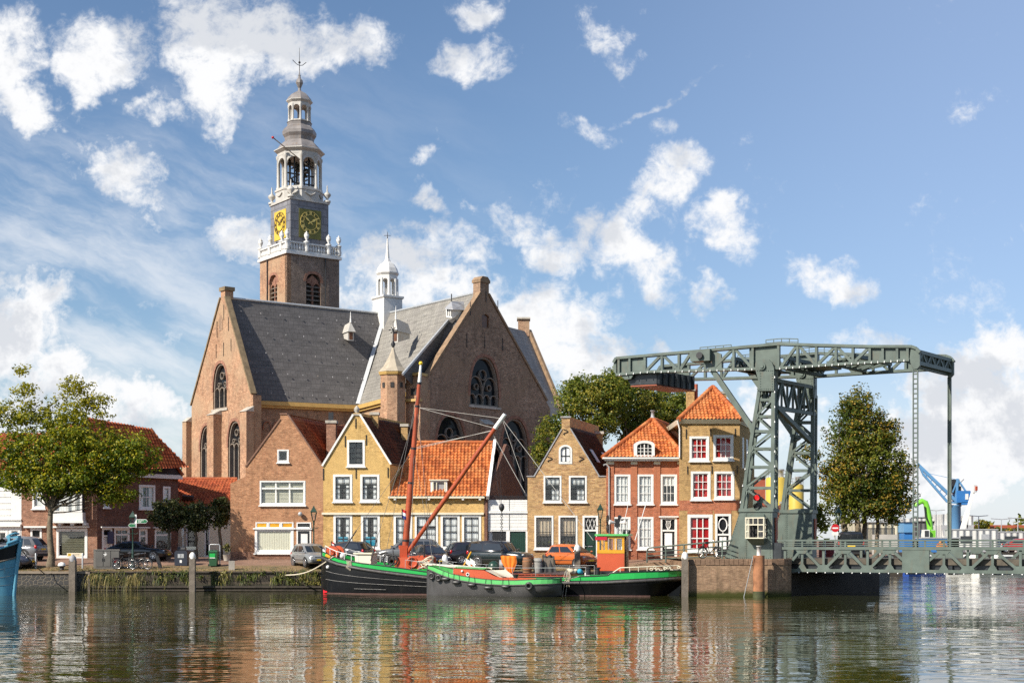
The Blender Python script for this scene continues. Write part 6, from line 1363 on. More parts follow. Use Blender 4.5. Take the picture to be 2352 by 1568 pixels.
    wl = MB(); c = D_(770, 1275, -.1); 
    for d in (-.55, .0, .5): wl.tube([C.pt(*C.px(770, 1268), d-.06), C.pt(*C.px(770, 1268), d+.06)], .42 if d else .3, 14)
    wl.tube([C.pt(*C.px(770,1268), -.7), C.pt(*C.px(770,1268), .7)], .16, 10).cbox(C.pt(*C.px(770,1275)), .5, 1.0, .7, 0); wl.build('windlass', M['redp'], t)
    MB().ball(D_(789, 1276, -.3), .22).build('fender_ball', M['white'], t)
    # mast, boom and rigging
    mt_ = D_(929, 1278); top_ = D_(966.5, 838); mast = MB().tube([mt_, mt_.lerp(top_, .35), mt_.lerp(top_, .9)], [.2,.19,.12], 12).build('mast', M['mast'], t)
    MB().tube([mt_.lerp(top_, .9), top_], [.115,.07], 12).build('mast_tip', M['white'], mast); MB().ball(top_+Vector((0,0,.1)), .13).build('truck', M['plate'], mast)
    mb = MB()
    for f in (.08, .38, .56, .78, .9): p = mt_.lerp(top_, f); mb.tube([p, p+(top_-mt_).normalized()*.12], .23-.1*f, 12)
    mb.build('mast_bands', M['iron'], mast)
    tb = MB().cbox(mt_+Vector((-.05,-.22,-.1)), .45, .08, 1.3, .2).cbox(mt_+Vector((-.05,.25,-.1)), .45, .08, 1.3, .2).cbox(D_(938,1294,-.1), 1.5, 1.2, .4, .2); tb.cbox(D_(926,1256,.0), .5, .5, .22, .2); tb.build('tabernacle', M['redp'], t)
    b0 = D_(936, 1268); b1 = D_(1167, 954, -.9); boom = MB().tube([b0, b0.lerp(b1, .4), b0.lerp(b1, .9)], [.12,.15,.13], 12).build('boom', M['mast'], t); MB().tube([b0.lerp(b1, .9), b1], [.14,.12], 12).build('boom_tip', M['white'], boom)
    mb = MB(); hnd = mt_.lerp(top_, .78); hn2 = mt_.lerp(top_, .56); e = b0.lerp(b1, .97)
    W = lambda a, b, r=.012: mb.tube([a, b], r, 4, False)
    W(hnd, e); W(hnd, b0.lerp(b1, .9)); W(hn2, b0.lerp(b1, .89)); W(hn2+Vector((0,0,.1)), b0.lerp(b1, .885)); mb.build('boom_lift', M['wwire'], t); mb = MB()
    W(hn2, pt(.06, .0, ev(top, .06)+.6), .013); W(hnd, pt(.16, 1.6, ev(top, .16)+.3), .013); W(mt_.lerp(top_, .9), pt(.2, 1.9, ev(top,.2)), .012); W(hnd, pt(.34, 2.0, ev(top,.34)), .012); W(hnd, pt(.3, -1.9, ev(top,.3)), .012); W(hn2, pt(.345, 2.0, ev(top,.345)), .012); W(hn2, pt(.28, 2.0, ev(top,.28)), .012)
    q = pt(.06, 0, ev(top,.06)+.6); 
    mb.build('standing_rigging', M['wire'], t); mb = MB(); W(pt(.16,1.6,ev(top,.16)+.2), pt(.16,1.6,ev(top,.16)+.3).lerp(hnd,.13), .035); W(q-Vector((0,0,.1)), q.lerp(hn2,.18), .04); mb.build('rigging_screws', M['iron'], t)
    mb = MB(); W(e, D_(1210, 1105, -.9), .012); W(e, D_(1368, 1240, -.9), .016); W(b0.lerp(b1,.87), D_(1206,1131), .02); mb.build('boom_guys', M['wwire'], t)
    hk = D_(1158, 1165, -.7); mb = MB(); W(b0.lerp(b1,.93), hk, .012); W(b0.lerp(b1,.86), D_(1156,1165,-.7), .012); mb.ball(hk, .17, 8, 6, 1.4); z = hk.z-.2
    while z > 2.1: mb.torus((hk.x, hk.y, z), .06, .02, (1,0,0) if int(z*10) % 2 else (0,1,0), 8, 5); z -= .11
    mb.build('hoist_chain', M['iron'], t)
    mb = MB(); c = D_(993, 1291, -1.3); r_ = random.Random(8)
    for i in range(9):
        rr = .38+r_.uniform(-.1, .12); z0 = r_.uniform(-.2, .2); ph = r_.uniform(0, 6); mb.tube([c+Vector((rr*cos(a*pi/9+ph)+z0*.5, .25*sin(a*pi/9+ph), z0+.22*sin(a*pi/9+ph*2))) for a in range(19)], .032, 6, False)
    tag(mb.build('rope_coil', M['rope'], None), 'loose coil of pale rope on the barge deck beside the winch', 'rope')
    mb = MB(); mb.cbox(D_(962, 1292, -.5), 2.2, 1.0, .7, -.2).cbox(D_(980, 1284, -.3), .8, .8, .5, -.2).tube([D_(950,1283,-.9), D_(1000,1283,-.2)], .2, 10).torus(D_(958, 1290, -1.1), .3, .06, (0,1,0)); mb.build('cargo_winch', M['redp'], t)
    mb = MB(); 
    for x, r_ in ((905,.35),(914,.3)): MB().torus(D_(x, 1285, -1.1), r_, .05, (.3,1,0)).build('deck_hoop', M['iron'], t)
    MB().tube([D_(917,1296,-1), D_(911,1262,-.8)], .03).build('lever', M['iron'], t); mb.tube([D_(984,1250,-.9), D_(983,1290,-.9)], .05).tube([D_(984,1262,-.9), D_(966,1285,-.9)], .02); mb.build('davit', M['iron'], t)
    MB().tube([D_(995,1296,-1.6), D_(1060,1300,-1.5), D_(1140,1306,-1.2)], [.1,.12,.1], 8).build('spare_spar', M['cream'], t)
    # cargo hatch
    hc = MB(); s0, s1 = .43, .705
    hc.hexa([pt(s0, 1.5, dz(s0)-.1), pt(s1, 1.5, dz(s1)-.1), pt(s1, -1.5, dz(s1)-.1), pt(s0, -1.5, dz(s0)-.1), pt(s0, 1.5, dz(s0)+.28), pt(s1, 1.5, dz(s1)+.28), pt(s1, -1.5, dz(s1)+.28), pt(s0, -1.5, dz(s0)+.28)]); ho = hc.build('hatch_coaming', M['redp'], t)
    hc = MB(); n = 16
    for i in range(n):
        a = s0+(s1-s0)*i/n; b = s0+(s1-s0)*(i+.94)/n; hc.add([pt(a, 1.58, dz(a)+.29), pt(b, 1.58, dz(b)+.29), pt(b, 0, dz(b)+.44), pt(a, 0, dz(a)+.44), pt(b, -1.58, dz(b)+.29), pt(a, -1.58, dz(a)+.29)], [(0,1,2,3),(3,2,4,5)])
    hc.build('hatch_boards', M['deckb'], ho)
    hz = dz(.55)+.36
    # wheelhouse
    Wn = Pl(P0+nr*.95, P1+nr*.95); r = rpx(Wn, 1371.5, 1228, 1434, 1310); zb, zt = r[1], r[3]; u0, u1 = r[0], r[2]; dp = 1.75; zs = Wn.px(1400, 1270)[1]; zy = Wn.px(1400, 1262)[1]
    wh = MB().rect(Wn, (u0, zb, u1, zs), 0, dp).build('wheelhouse', M['redp'], t)
    mb = MB()
    for u, d in ((u0+.07,.07),(u1-.07,.07),(u0+.07,dp-.07),(u1-.07,dp-.07)): mb.rect(Wn, (u-.07, zs, u+.07, zt-.05), d-.07, d+.07)
    for f in (.31,.36,.62,.70): u = u0+(u1-u0)*f; mb.rect(Wn, (u-.035, zs, u+.035, zt-.05), .0, .07).rect(Wn, (u-.035, zs, u+.035, zt-.05), dp-.07, dp)
    for d in (-.02, dp-.08): mb.rect(Wn, (u0-.01, zs, u1+.01, zs+.2), d, d+.1).rect(Wn, (u0-.01, zt-.2, u1+.01, zt-.05), d, d+.1)
    mb.build('window_frame', M['yelv'], wh)
    mb = MB()
    for a in (u1-.02,): 
        mb.rect(Wn, (a, zb, a+.05, zs+.1), .0, dp).rect(Wn, (a, zs, a+.05, zt), .0, .25).rect(Wn, (a, zs, a+.05, zt), .75, .95).rect(Wn, (a, zs, a+.05, zt), dp-.25, dp).rect(Wn, (a, zt-.25, a+.05, zt), .0, dp)
    mb.rect(Wn, (u1+.05, zb+.1, u1+.09, zt-.1), .28, .72); mb.build('door', M['brownv'], wh)
    [MB().rect(Wn, (u0+.14, zs+.2, u1-.14, zt-.2), d, d+.01).build('pane', M['glass'], wh) for d in (.03, dp-.04)]
    MB().rect(Wn, (u0-.12, zt-.05, u1+.25, zt+.06), -.15, dp+.15).build('roof', M['lgr'], wh)
    MB().rect(Wn, (u0-.1, zt-.1, u0+.6, zt-.3), -.09, -.06).build('name_board', paint('crimson_board', (.45,.01,.03), .4, .05, 3), wh)
    mb = MB().rect(Wn, (u0-.05, zb-.18, u1+.3, zb-.002), -.05, dp+.05); mb.build('wheelhouse_base', M['black'], wh)
    mb = MB().tube([Wn.pt(u1-.2, zt, .3), Wn.pt(u1+.25, zt+2.1, .3)], .02, 5).tube([Wn.pt(u1+.6, zt-.3, .3), Wn.pt(u1+1.3, zt+2.1, .5)], .025, 5); mb.build('aerials', M['white'], wh)
    MB().lathe(Wn.pt(u1-.05, zt+.06, .3), [(.05,0),(.1,.05),(.1,.22),(.05,.26)], 8).lathe(Wn.pt(u1+.1, zt+.06, 1.3), [(.05,0),(.1,.05),(.1,.22),(.05,.26)], 8).build('navigation_light', M['iron'], wh)
    for x in (1360.5, 1381):
        p = D_(x, 1318, -1.5); MB().tube([p, p+Vector((0,0,.4))], .14, 10).tube([p+Vector((0,0,.36)), p+Vector((0,0,.44))], .19, 10).build('bollard', M['black'], t)
    # --- things resting on the deck
    def rest(name, label, cat, mb, mtl, group=None): return tag(mb.build(name, mtl, None), label, cat, group)
    p = D_(1217, 1313, -.8); p.z = hz; prof = lambda R, H: [(R*.82,0),(R*.95,H*.25),(R,H*.5),(R*.95,H*.75),(R*.82,H),(R*.78,H-.03),(.02,H-.03)]
    b = thing('barrel', 'brown wooden barrel with iron hoops on the barge hatch', 'barrel', p); MB().lathe(p, prof(.3,.95), 16).build('staves', M['brownw'], b); mb = MB()
    for f, rr in ((.06,.265),(.24,.295),(.74,.295),(.93,.265)): mb.lathe(p+Vector((0,0,.95*f)), [(rr,-.03),(rr+.005,.03)], 16, caps=False)
    mb.build('hoop', M['rust'], b)
    p = D_(1239, 1309, -.5); p.z = hz; b = thing('barrel', 'pale grey weathered barrel standing right of the brown barrel', 'barrel', p); MB().lathe(p, prof(.28,.9), 16).build('staves', M['galvw'], b); MB().lathe(p+Vector((0,0,.68)), [(.275,-.02),(.28,.02)], 16, caps=False).build('hoop', M['iron'], b)
    p = D_(1262, 1309, -.3); p.z = hz; mb = MB(); r_ = random.Random(6); rows = []
    for i in range(8):
        f = i/7; rows.append([p+Vector((-.38+.72*j/9+.12*f*(j/9)+.02*sin(j*2.3+i), (.22-.45*f)*.6+.05*sin(j*1.9), 1.05*(1-f)+.06*sin(j*1.3))) for j in range(10)])
    mb.grid(rows); o = rest('black_tarpaulin', 'black net draped over a frame between the grey barrel and the orange car', 'tarpaulin', mb, M['rubber'])
    mb = MB().cbox(p+Vector((0,.15,.45)), .6, .3, .9); rest('net_frame', 'dark frame standing on the barge beneath the black net', 'frame', mb, M['wood'])
    p = D_(1175, 1311, -.9); p.z = hz; mb = MB(); rows = []
    for i in range(9):
        f = i/8; w = .46*(1 if f < .35 else 1-.75*(f-.35)/.65); rows.append([p+Vector(((-1+2*j/12)*w+.12*f, -.45-.12*f+.05*sin(j*1.7+f*2), 1.02*(1-f)+.03*sin(j*.9)-.0)) for j in range(13)])
    rows.insert(0, [Vector((q.x*.9+p.x*.1, p.y+.2, p.z+1.03)) for q in rows[0]]); mb.grid(rows); rest('orange_cloth', 'bright orange cloth hung over a drum on the barge', 'cloth', mb, M['orange'])
    mb = MB().lathe(p+Vector((0,0,0)), [(.3,0),(.3,.98)], 14); mb.tube([p+Vector((-.55,0,.5)), p+Vector((-.35,0,.5))], .3, 14); rest('cable_drum', 'pale drum and wheel under the bright orange cloth', 'drum', mb, M['galv'])
    p = D_(1139, 1309, -.6); p.z = hz+.36; mb = MB().ball(p, .36, 16, 10); b = thing('mooring_buoy', 'dark green round buoy resting on the barge hatch', 'buoy', p-Vector((0,0,.36))); mb.build('float', M['dgreen'], b); MB().torus(p+Vector((-.35,0,-.1)), .07, .02, (1,0,0)).build('eye', M['iron'], b)
    p = D_(1084, 1306, -.5); mb = MB().cbox(p+Vector((0,0,.0)), .25, .2, .5, .2).cbox(p+Vector((.1,0,-.1)), .3, .3, .3, .5); rest('orange_bag', 'small orange bag standing on deck left of the flags', 'bag', mb, M['orange'])
    p = D_(1356, 1317, -1.2); p.z = dz(.72)+.05; b = thing('jerry_can', 'small white jerry can on the barge deck before the red wheelhouse', 'can', p); MB().cbox(p+Vector((0,0,.17)), .26, .18, .34, .3).build('can_body', M['white'], b); MB().tube([p+Vector((-.08,0,.4)), p+Vector((.08,0,.42))], .02).tube([p+Vector((.05,0,.34)), p+Vector((.05,0,.41))], .03).build('can_handle', M['white'], b)
    p = D_(1325, 1318, -1.1); p.z = hz; mb = MB(); r_ = random.Random(9)
    for i in range(6): mb.ball(p+Vector((r_.uniform(-.3,.3), r_.uniform(-.15,.15), .05+r_.uniform(0,.18))), r_.uniform(.12,.2), 8, 5, .7)
    rest('rope_bags', 'heap of tan sacks on the aft end of the barge hatch', 'sacks', mb, M['rope']); mb = MB().ball(p+Vector((.35,-.1,.12)), .16, 8, 6).ball(p+Vector((.45,-.05,.08)), .12, 8, 5); rest('blue_bag', 'light blue plastic bag beside the tan sacks', 'bag', mb, M['tealcur'])
    mb = MB(); q = pt(.705, hb(.705)+.04, ev(top,.705)+.1); r_ = random.Random(2)
    for i in range(6): a = q+Vector((r_.uniform(-.12,.12), -.02, .25)); mb.tube([a, a+Vector((r_.uniform(-.1,.1), -.03, -.35)), q+Vector((r_.uniform(-.1,.2), -.03, -.35-r_.uniform(0,.3)))], .016, 5, False)
    mb.tube([q+Vector((-.1,0,-.1)), q+Vector((-.3,-.02,-1.2))], .014, 5).tube([q+Vector((.05,0,-.1)), q+Vector((-.15,-.02,-1.4))], .014, 5); rest('hanging_rope', 'tangle of thin ropes hanging over the green bulwark near the sacks', 'rope', mb, M['rope'])
    mb = MB(); q = pt(.105, hb(.105)+.05, ev(top,.105)+.05)
    for i in range(5): a = q+Vector((.06*i-.12, -.02, 0)); mb.tube([a, a+Vector((.03,-.03,-.3)), a+Vector((-.04,-.03,-.45-.04*i))], .02, 5, False)
    rest('hanging_rope', 'pale knotted rope hanging over the bow bulwark of the barge', 'rope', mb, M['rope'])
    # mooring line to the bank
    a = pt(.055, hb(.055)+.05, ev(top,.055)+.05); e = Vector((XQ(655), QY-.1, 1.02)); mb = MB(); mb.tube([a.lerp(e, i/14)-Vector((0,0,.35*sin(pi*i/14))) for i in range(15)], .045, 7); rest('mooring_rope', 'white mooring rope running from the barge bow down to the weedy bank', 'rope', mb, M['rope'])
    def flag(x, y, w, h, cols, nm, lab, dd):
        p = D_(x, y, dd); f = thing('flag', lab, 'flag', p); MB().tube([p, p+Vector((0,0,h*2.4))], .014, 5).build('staff', M['wood'], f)
        for k, c_ in enumerate(cols):
            MB().grid([[p+Vector((w*j/6, .05*sin(j*1.2), h*2.3-h*(k+e_)/len(cols)-.5*w*j/6)) for j in range(7)] for e_ in (0, 1)]).build('stripe', M[c_], f)
    flag(925.5, 1215, .3, .55, ('redl','white','navy'), 'f', 'small red white and blue flag at the foot of the mast', -.25); flag(757, 1268, .22, .3, ('redl','white','navy'), 'f', 'tiny tricolour flag on the barge bow', .3)
    yp = thing('flag_pole', 'slanting yellow pole with two small white flags on the barge deck', 'pole', D_(1077,1302,-1.2)); MB().tube([D_(1075,1300,-1.2), D_(1093,1266,-1.2)], .055, 8).build('pole', M['yelv'], yp)
    for x in (1081, 1091): q = D_(x, 1280, -1.3); MB().grid([[q+Vector((.1*j, .03*sin(j*2), -.32*e_-.07*j)) for j in range(4)] for e_ in (0, 1)]).build('pennant', M['white'], yp)
M['deckb'] = paint('dark_deck', (.075,.05,.045), .7, .3, 2); M['strake'] = paint('worn_strake', (.055,.05,.048), .5, .4, 3, dirt=(.20,.16,.13)); M['seam'] = paint('worn_seam', (.26,.25,.235), .6, .5, 6)
M['boot'] = paint('faded_red_boot_top', (.085,.04,.032), .7, .25, 3, dirt=(.14,.085,.06)); M['bowred'] = paint('red_forefoot', (.62,.012,.02), .35, .08, 3); M['brownw'] = paint('oak_barrel', (.16,.085,.045), .8, .35, 4, dirt=(.07,.04,.025)); M['galvw'] = paint('silvery_wood', (.27,.26,.24), .8, .2, 4); M['navy'] = paint('navy_cloth', (.02,.03,.16), .8, .1, 3)
barge()
M['fend'] = paint('grey_black_rubber', (.04,.038,.036), .38, .2, 5)
def launch():
    P0, P1 = Vector((-4.98, 84.45)), Vector((2.86, 81.75)); ax = (P1-P0).normalized(); nr = Vector((ax.y, -ax.x)); nr = nr if nr.y < 0 else -nr; L = (P1-P0).length; BM = 1.15
    t = thing('motor_launch', 'small grey launch with light green bulwark, orange cabin and black fenders beside the barge', 'boat', (P0.x+ax.x*L/2, P0.y+ax.y*L/2, 0))
    def hb(s):
        v = BM
        if s < .3: v *= max(0, 1-(1-s/.3)**2.0)**.6
        if s > .8: v *= max(0, 1-((s-.8)/.2)**2.4)**.5
        return max(v, .03)
    def s_of(x):
        k = (x-CX)/FPX; s = .5
        for _ in range(14): q = P0+nr*hb(min(max(s,0),1)); u = (k*q.y-q.x)/(ax.x-k*ax.y); s = min(1, max(0, u/L))
        return s, P0+ax*(s*L)+nr*hb(s)
    def curve(pts): return [(s, EZ-(y-HZ)/FPX*q.y) for (x, y) in pts for s, q in [s_of(x)]]
    def ev(c, s):
        for (a, za), (b, zb) in zip(c, c[1:]):
            if a <= s <= b: return za+(zb-za)*(s-a)/max(b-a, 1e-6)
        return c[0][1] if s < c[0][0] else c[-1][1]
    top = curve([(986,1299),(997,1301.7),(1015,1309),(1038.8,1318),(1070,1324),(1103,1329),(1145,1332),(1187,1332.4),(1236,1329.6),(1270,1328.5),(1286,1329)])
    low = curve([(986,1307),(992.8,1310),(1016.5,1320.5),(1040,1328),(1075,1335.5),(1131,1342),(1180,1342.5),(1215,1341.5),(1260,1340),(1288,1339)])
    SS = [0,.006,.015,.03,.05,.08,.12,.17,.23,.3,.4,.5,.6,.7,.78,.84,.89,.93,.96,.985,1]
    pt = lambda s, o, z: Vector(((P0+ax*(s*L)+nr*o).x, (P0+ax*(s*L)+nr*o).y, z))
    mb = MB()
    for sd in (1, -1):
        rows = []
        for s in SS:
            h = hb(s); zl = ev(low, s); c = max(0, (s-.8)/.2); f = max(0, 1-s/.3); rows.append([pt(s, sd*h, zl), pt(s, sd*h*(.96-.06*f), zl*.55), pt(s, sd*h*(.86-.4*c-.1*f), .1+.25*c), pt(s, sd*h*(.6-.4*c), -.4+.55*c), pt(s, 0, -.5+.6*c)])
        mb.grid(rows)
    outward(mb.build('hull', M['hullg'], t)); mb = MB()
    for sd in (1, -1):
        o = [[pt(s, sd*(hb(s)+.015), ev(low, s)), pt(s, sd*hb(s)*1.0, ev(top, s))] for s in SS]; i = [[pt(s, sd*max(hb(s)-.08, 0), ev(low, s)), pt(s, sd*max(hb(s)-.09, 0), ev(top, s))] for s in SS]; mb.grid(o, False); mb.grid(i, False); mb.grid([[a[1], b[1]] for a, b in zip(o, i)], False)
    mb.build('bulwark', M['lgr'], t)
    MB().grid([[pt(s, hb(s)-.06, ev(low, s)+.04), pt(s, -hb(s)+.06, ev(low, s)+.04)] for s in SS]).build('deck', M['lgr'], t)
    for sd in (1, -1): MB().tube([pt(s, sd*(hb(s)+.03), ev(low, s)-.02) for s in SS], .04, 6).build('rubbing_strake', M['strake'], t); MB().tube([pt(s, sd*hb(s), ev(top, s)+.01) for s in SS], .022, 6).build('rail_cap', M['black'], t)
    MB().bar(pt(-.004, 0, -.4), pt(-.004, 0, ev(top, 0)+.08), .12, .1).build('stem', M['hullg'], t)
    C = Pl(P0+nr*.72, P1+nr*.72)
    prof = [(1040,1326),(1042,1303.5),(1060,1304.5),(1085,1306),(1108,1307.5),(1118,1312),(1130,1319.5),(1142,1324.5),(1160,1326.5),(1214,1328.5),(1214,1338),(1160,1338),(1100,1334)]
    cb = MB().prp(C, C.pp(*prof), 0, .06).prp(C, C.pp(*prof), 1.4, 1.46).build('cabin', M['redp'], t)
    a = C.pp((1042,1303),(1110,1307)); MB().add([C.pt(*a[0], -.06), C.pt(*a[1], -.06), C.pt(*a[1], 1.52), C.pt(*a[0], 1.52), C.pt(a[0][0], a[0][1]+.08, .73), C.pt(a[1][0], a[1][1]+.08, .73)], [(0,1,5,4),(4,5,2,3),(0,3,2,1),(0,4,3),(1,2,5)]).build('cabin_roof', M['lgr'], cb)
    a, b = C.px(1041,1326), C.px(1042,1303.5); MB().face([C.pt(*a, 0), C.pt(*a, 1.46), C.pt(*b, 1.46), C.pt(*b, 0)]).build('cabin_front', M['redp'], cb)
    p = C.pt(*C.px(1074.4, 1318.4), -.01); MB().torus(p, .09, .025, tuple(C.n.to_3d()), 16, 8).build('porthole', M['white'], cb); MB().tube([p, p+C.n.to_3d()*-.005], .09, 12).build('porthole_glass', M['dglass'], cb); MB().ball(C.pt(*C.px(1062,1311), -.04), .07).build('cabin_lamp', M['white'], cb)
    MB().add([C.pt(*C.px(1113,1309), .1), C.pt(*C.px(1147,1325.5), .1), C.pt(*C.px(1147,1325.5), 1.3), C.pt(*C.px(1118,1309), 1.3)], [(0,1,2,3)]).add([C.pt(*C.px(1125,1309), .35), C.pt(*C.px(1161,1325.5), .35), C.pt(*C.px(1172,1325.5), .9), C.pt(*C.px(1150,1308.5), .9)], [(0,1,2,3)]).build('windscreen_cover', M['cream'], t)
    mb = MB(); c = C.pt(*C.px(1178, 1325), .5); mb.lathe(c-Vector((0,0,.12)), [(.16,0),(.1,.1),(.18,.22),(.18,.3)], 12); mb.build('capstan', M['black'], t)
    mb = MB().tube([pt(.25,.5,ev(top,.25)), pt(.25,.5,ev(top,.25)+.45)], .02).tube([pt(.1,.2,ev(top,.1)), pt(.1,.2,ev(top,.1)+.5)], .02).tube([pt(.1,.2,ev(top,.1)+.5), pt(.25,.5,ev(top,.25)+.45), pt(.45,.6,ev(top,.45)+.65)], .012); mb.build('hand_rail', M['galv'], t)
    MB().ball(pt(.99, .12, ev(top,.99)-.1), .12, 10, 6).build('stern_badge', M['wood'], t)
    # fenders hang on the launch but are things of their own
    tyre = None
    for x, y, lab in ((992.8,1322,'black tyre fender nearest the bow of the grey launch'),(1008.5,1326.5,'black tyre fender just behind the bow tyre of the grey launch'),(1216,1345,'big black tyre fender near the stern of the grey launch')):
        s, q = s_of(x); nrm = Vector((nr.x, nr.y, 0)); pz = EZ-(y-HZ)/FPX*q.y; o = MB().torus((0,0,0), .15 if x < 1100 else .165, .075, tuple(nrm), 20, 10).build('tyre_fender', M['fend'], None); o.location = Vector((q.x, q.y, pz))+nrm*.1; tag(o, lab, 'fender', 'tyre fenders on the launch')
    src = None; ds = ('foremost','second','middle','fourth','aftmost')
    for i, (x, y) in enumerate(((1024,1329),(1048.6,1336.6),(1084,1342.5),(1122,1349),(1161.7,1346.4))):
        s, q = s_of(x); pz = EZ-(y-HZ)/FPX*q.y; nrm = Vector((nr.x, nr.y, 0)); a3 = Vector((ax.x, ax.y, 0)); loc = Vector((q.x, q.y, pz))+nrm*.09
        if not src:
            src = thing('cylinder_fender', '', 'fender', (0,0,0), 'cylinder fenders on the launch', 0); MB().tube([-a3*.25, -a3*.21, -a3*.13, a3*.13, a3*.21, a3*.25], [.03,.085,.11,.11,.085,.03], 12).build('fender_body', M['fend'], src); mb = MB()
            for k in (-1, 1): mb.tube([a3*.22*k, a3*.15*k-nrm*.07+Vector((0,0,.5))], .012, 5, False)
            mb.build('lanyard', M['iron'], src); c = src
        else: c = copy_tree(src)
        c.location = loc; c['label'] = 'black cylinder fender, %s of five along the side of the grey launch' % ds[i]
    a = pt(.99, .1, ev(top,.99)); e = Vector((5.25, 83.1, 1.0)); e = P3(1330, 1323, 83.0); tag(MB().tube([a, a.lerp(e,.5)-Vector((0,0,.1)), e], .025, 6).build('mooring_rope', M['rope'], None), 'thin tan rope tying the launch stern to the barge', 'rope')
launch()
def blue_boat():
    t = thing('wooden_boat', 'old light blue wooden boat, its bow cut by the left picture edge', 'boat', (-31.2, 83.6, 0)); Y = 83.6; X1 = (45-CX)/FPX*Y; xb = (30-CX)/FPX*Y; z = lambda y: EZ-(y-HZ)/FPX*Y; BMx = 1.5; mb = MB(); SS = [0,.03,.08,.15,.25,.4,.6,.8,1.0]; L = 6.5
    hb = lambda s: max(.03, BMx*(1-(1-min(s,.6)/.6)**2)**.62)
    sh = lambda s: z(1237)-.0-1.05*min(1, s/.45)**.75*1.0
    def stem(f): return xb+(X1-xb)*f**1.4
    pts = lambda s, sd, f: Vector((stem(f)-s*L, Y+sd*hb(s)*(.62+.38*f), f*sh(s) if f > 0 else -.3))
    for sd in (1, -1): mb.grid([[pts(s, sd, f) for f in (0,.12,.3,.5,.68)] for s in SS])
    h = outward(mb.build('hull', M['blueb'], t)); mb = MB()
    for sd in (1, -1):
        for f in (.2,.36,.52,.68): mb.tube([pts(s, sd, f)+Vector((0,sd*.01,0)) for s in SS], .008 if f < .6 else .05, 5)
    mb.build('plank_seams', M['wood'], h); mb = MB()
    for sd in (1, -1): mb.grid([[pts(s, sd, f)-Vector((0,sd*.05,0)) for f in (.68,.8,.93)] for s in SS]) 
    mb.build('bulwark', M['hullb'], t); mb = MB()
    for sd in (1, -1): mb.tube([pts(s, sd, .95) for s in SS], .07, 6).tube([pts(s, sd, .99)+Vector((0,0,.03)) for s in SS[:3]], .09, 6)
    mb.build('gunwale', M['blueb'], t); MB().tube([Vector((xb+.05,Y,-.4)), Vector((xb+.06,Y,.1)), Vector((stem(.5)+.06,Y,sh(0)*.5)), Vector((X1+.08,Y,sh(0)+.05))], [.12,.12,.13,.14], 8).build('stem', M['blueb'], t)
    mb = MB().cbox((X1-.35, Y, sh(0)+.12), .7, .5, .16).cbox((X1-.55, Y-.2, sh(0)+.0), .14, .14, .5).tube([(X1-.5,Y-.3,sh(0)+.25),(X1-.15,Y-.3,sh(0)+.33),(X1-.05,Y,sh(0)+.3)], .06); mb.build('bow_fairlead', M['blueb'], t)
    mb = MB(); mb.grid([[Vector((X1-.9-.5*i, Y-1.1+.35*j+.1*sin(i), sh(.2)+.25+.3*sin(j*.5)+.12*sin(i*2.1+j))) for j in range(7)] for i in range(9)]); mb.build('tarpaulin', M['rubber'], t)
    MB().tube([(X1-.4-.9*i, Y-.9*min(1,i*.6), sh(min(.9,.12*i))+.0) for i in range(6)], .03).build('hand_line', M['iron'], t)
    a = Vector((X1, Y-.1, sh(0)-.45)); m_ = P3(104, 1318.5, 90.5); m_ = Vector((m_.x, m_.y, m_.z)); e = P3(142, 1306, 91.6); mb = MB(); mb.tube([a.lerp(m_, i/8)-Vector((0,0,.12*sin(pi*i/8))) for i in range(9)]+[m_.lerp(e, i/5)-Vector((0,0,.08*sin(pi*i/5))) for i in range(1, 6)], .03, 6); tag(mb.build('mooring_rope', M['wood'], None), 'dark slack mooring rope from the blue bow to the white capped bollard', 'rope')
blue_boat()
# ================================================================ cars and bicycles
CARPAINT = {}
def cpaint(c):
    if c not in CARPAINT: CARPAINT[c] = paint('car_paint', c, .25, .06, 1.2, spec=.6, coat=.6)
    return CARPAINT[c]
STY = {  # belt, rear base, front base, rear roof, front roof, hood nose, tail top, pillars
 'hatch': dict(belt=.605, rb=-.47, fb=.31, rr=-.355, fr=.045, nose=.50, tail=.60, pil=(-.10,)),
 'suv': dict(belt=.60, rb=-.485, fb=.21, rr=-.44, fr=.08, nose=.53, tail=.60, pil=(-.20,)),
 'cross': dict(belt=.61, rb=-.47, fb=.24, rr=-.36, fr=.06, nose=.50, tail=.60, pil=(-.05,-.28)),
 'sedan': dict(belt=.635, rb=-.36, fb=.22, rr=-.22, fr=.04, nose=.53, tail=.62, pil=(-.08,)),
 'coupe': dict(belt=.66, rb=-.42, fb=.18, rr=-.2, fr=.0, nose=.55, tail=.64, pil=()),
 'van': dict(belt=.55, rb=-.49, fb=.30, rr=-.48, fr=.16, nose=.52, tail=.55, pil=(-.2,.08))}
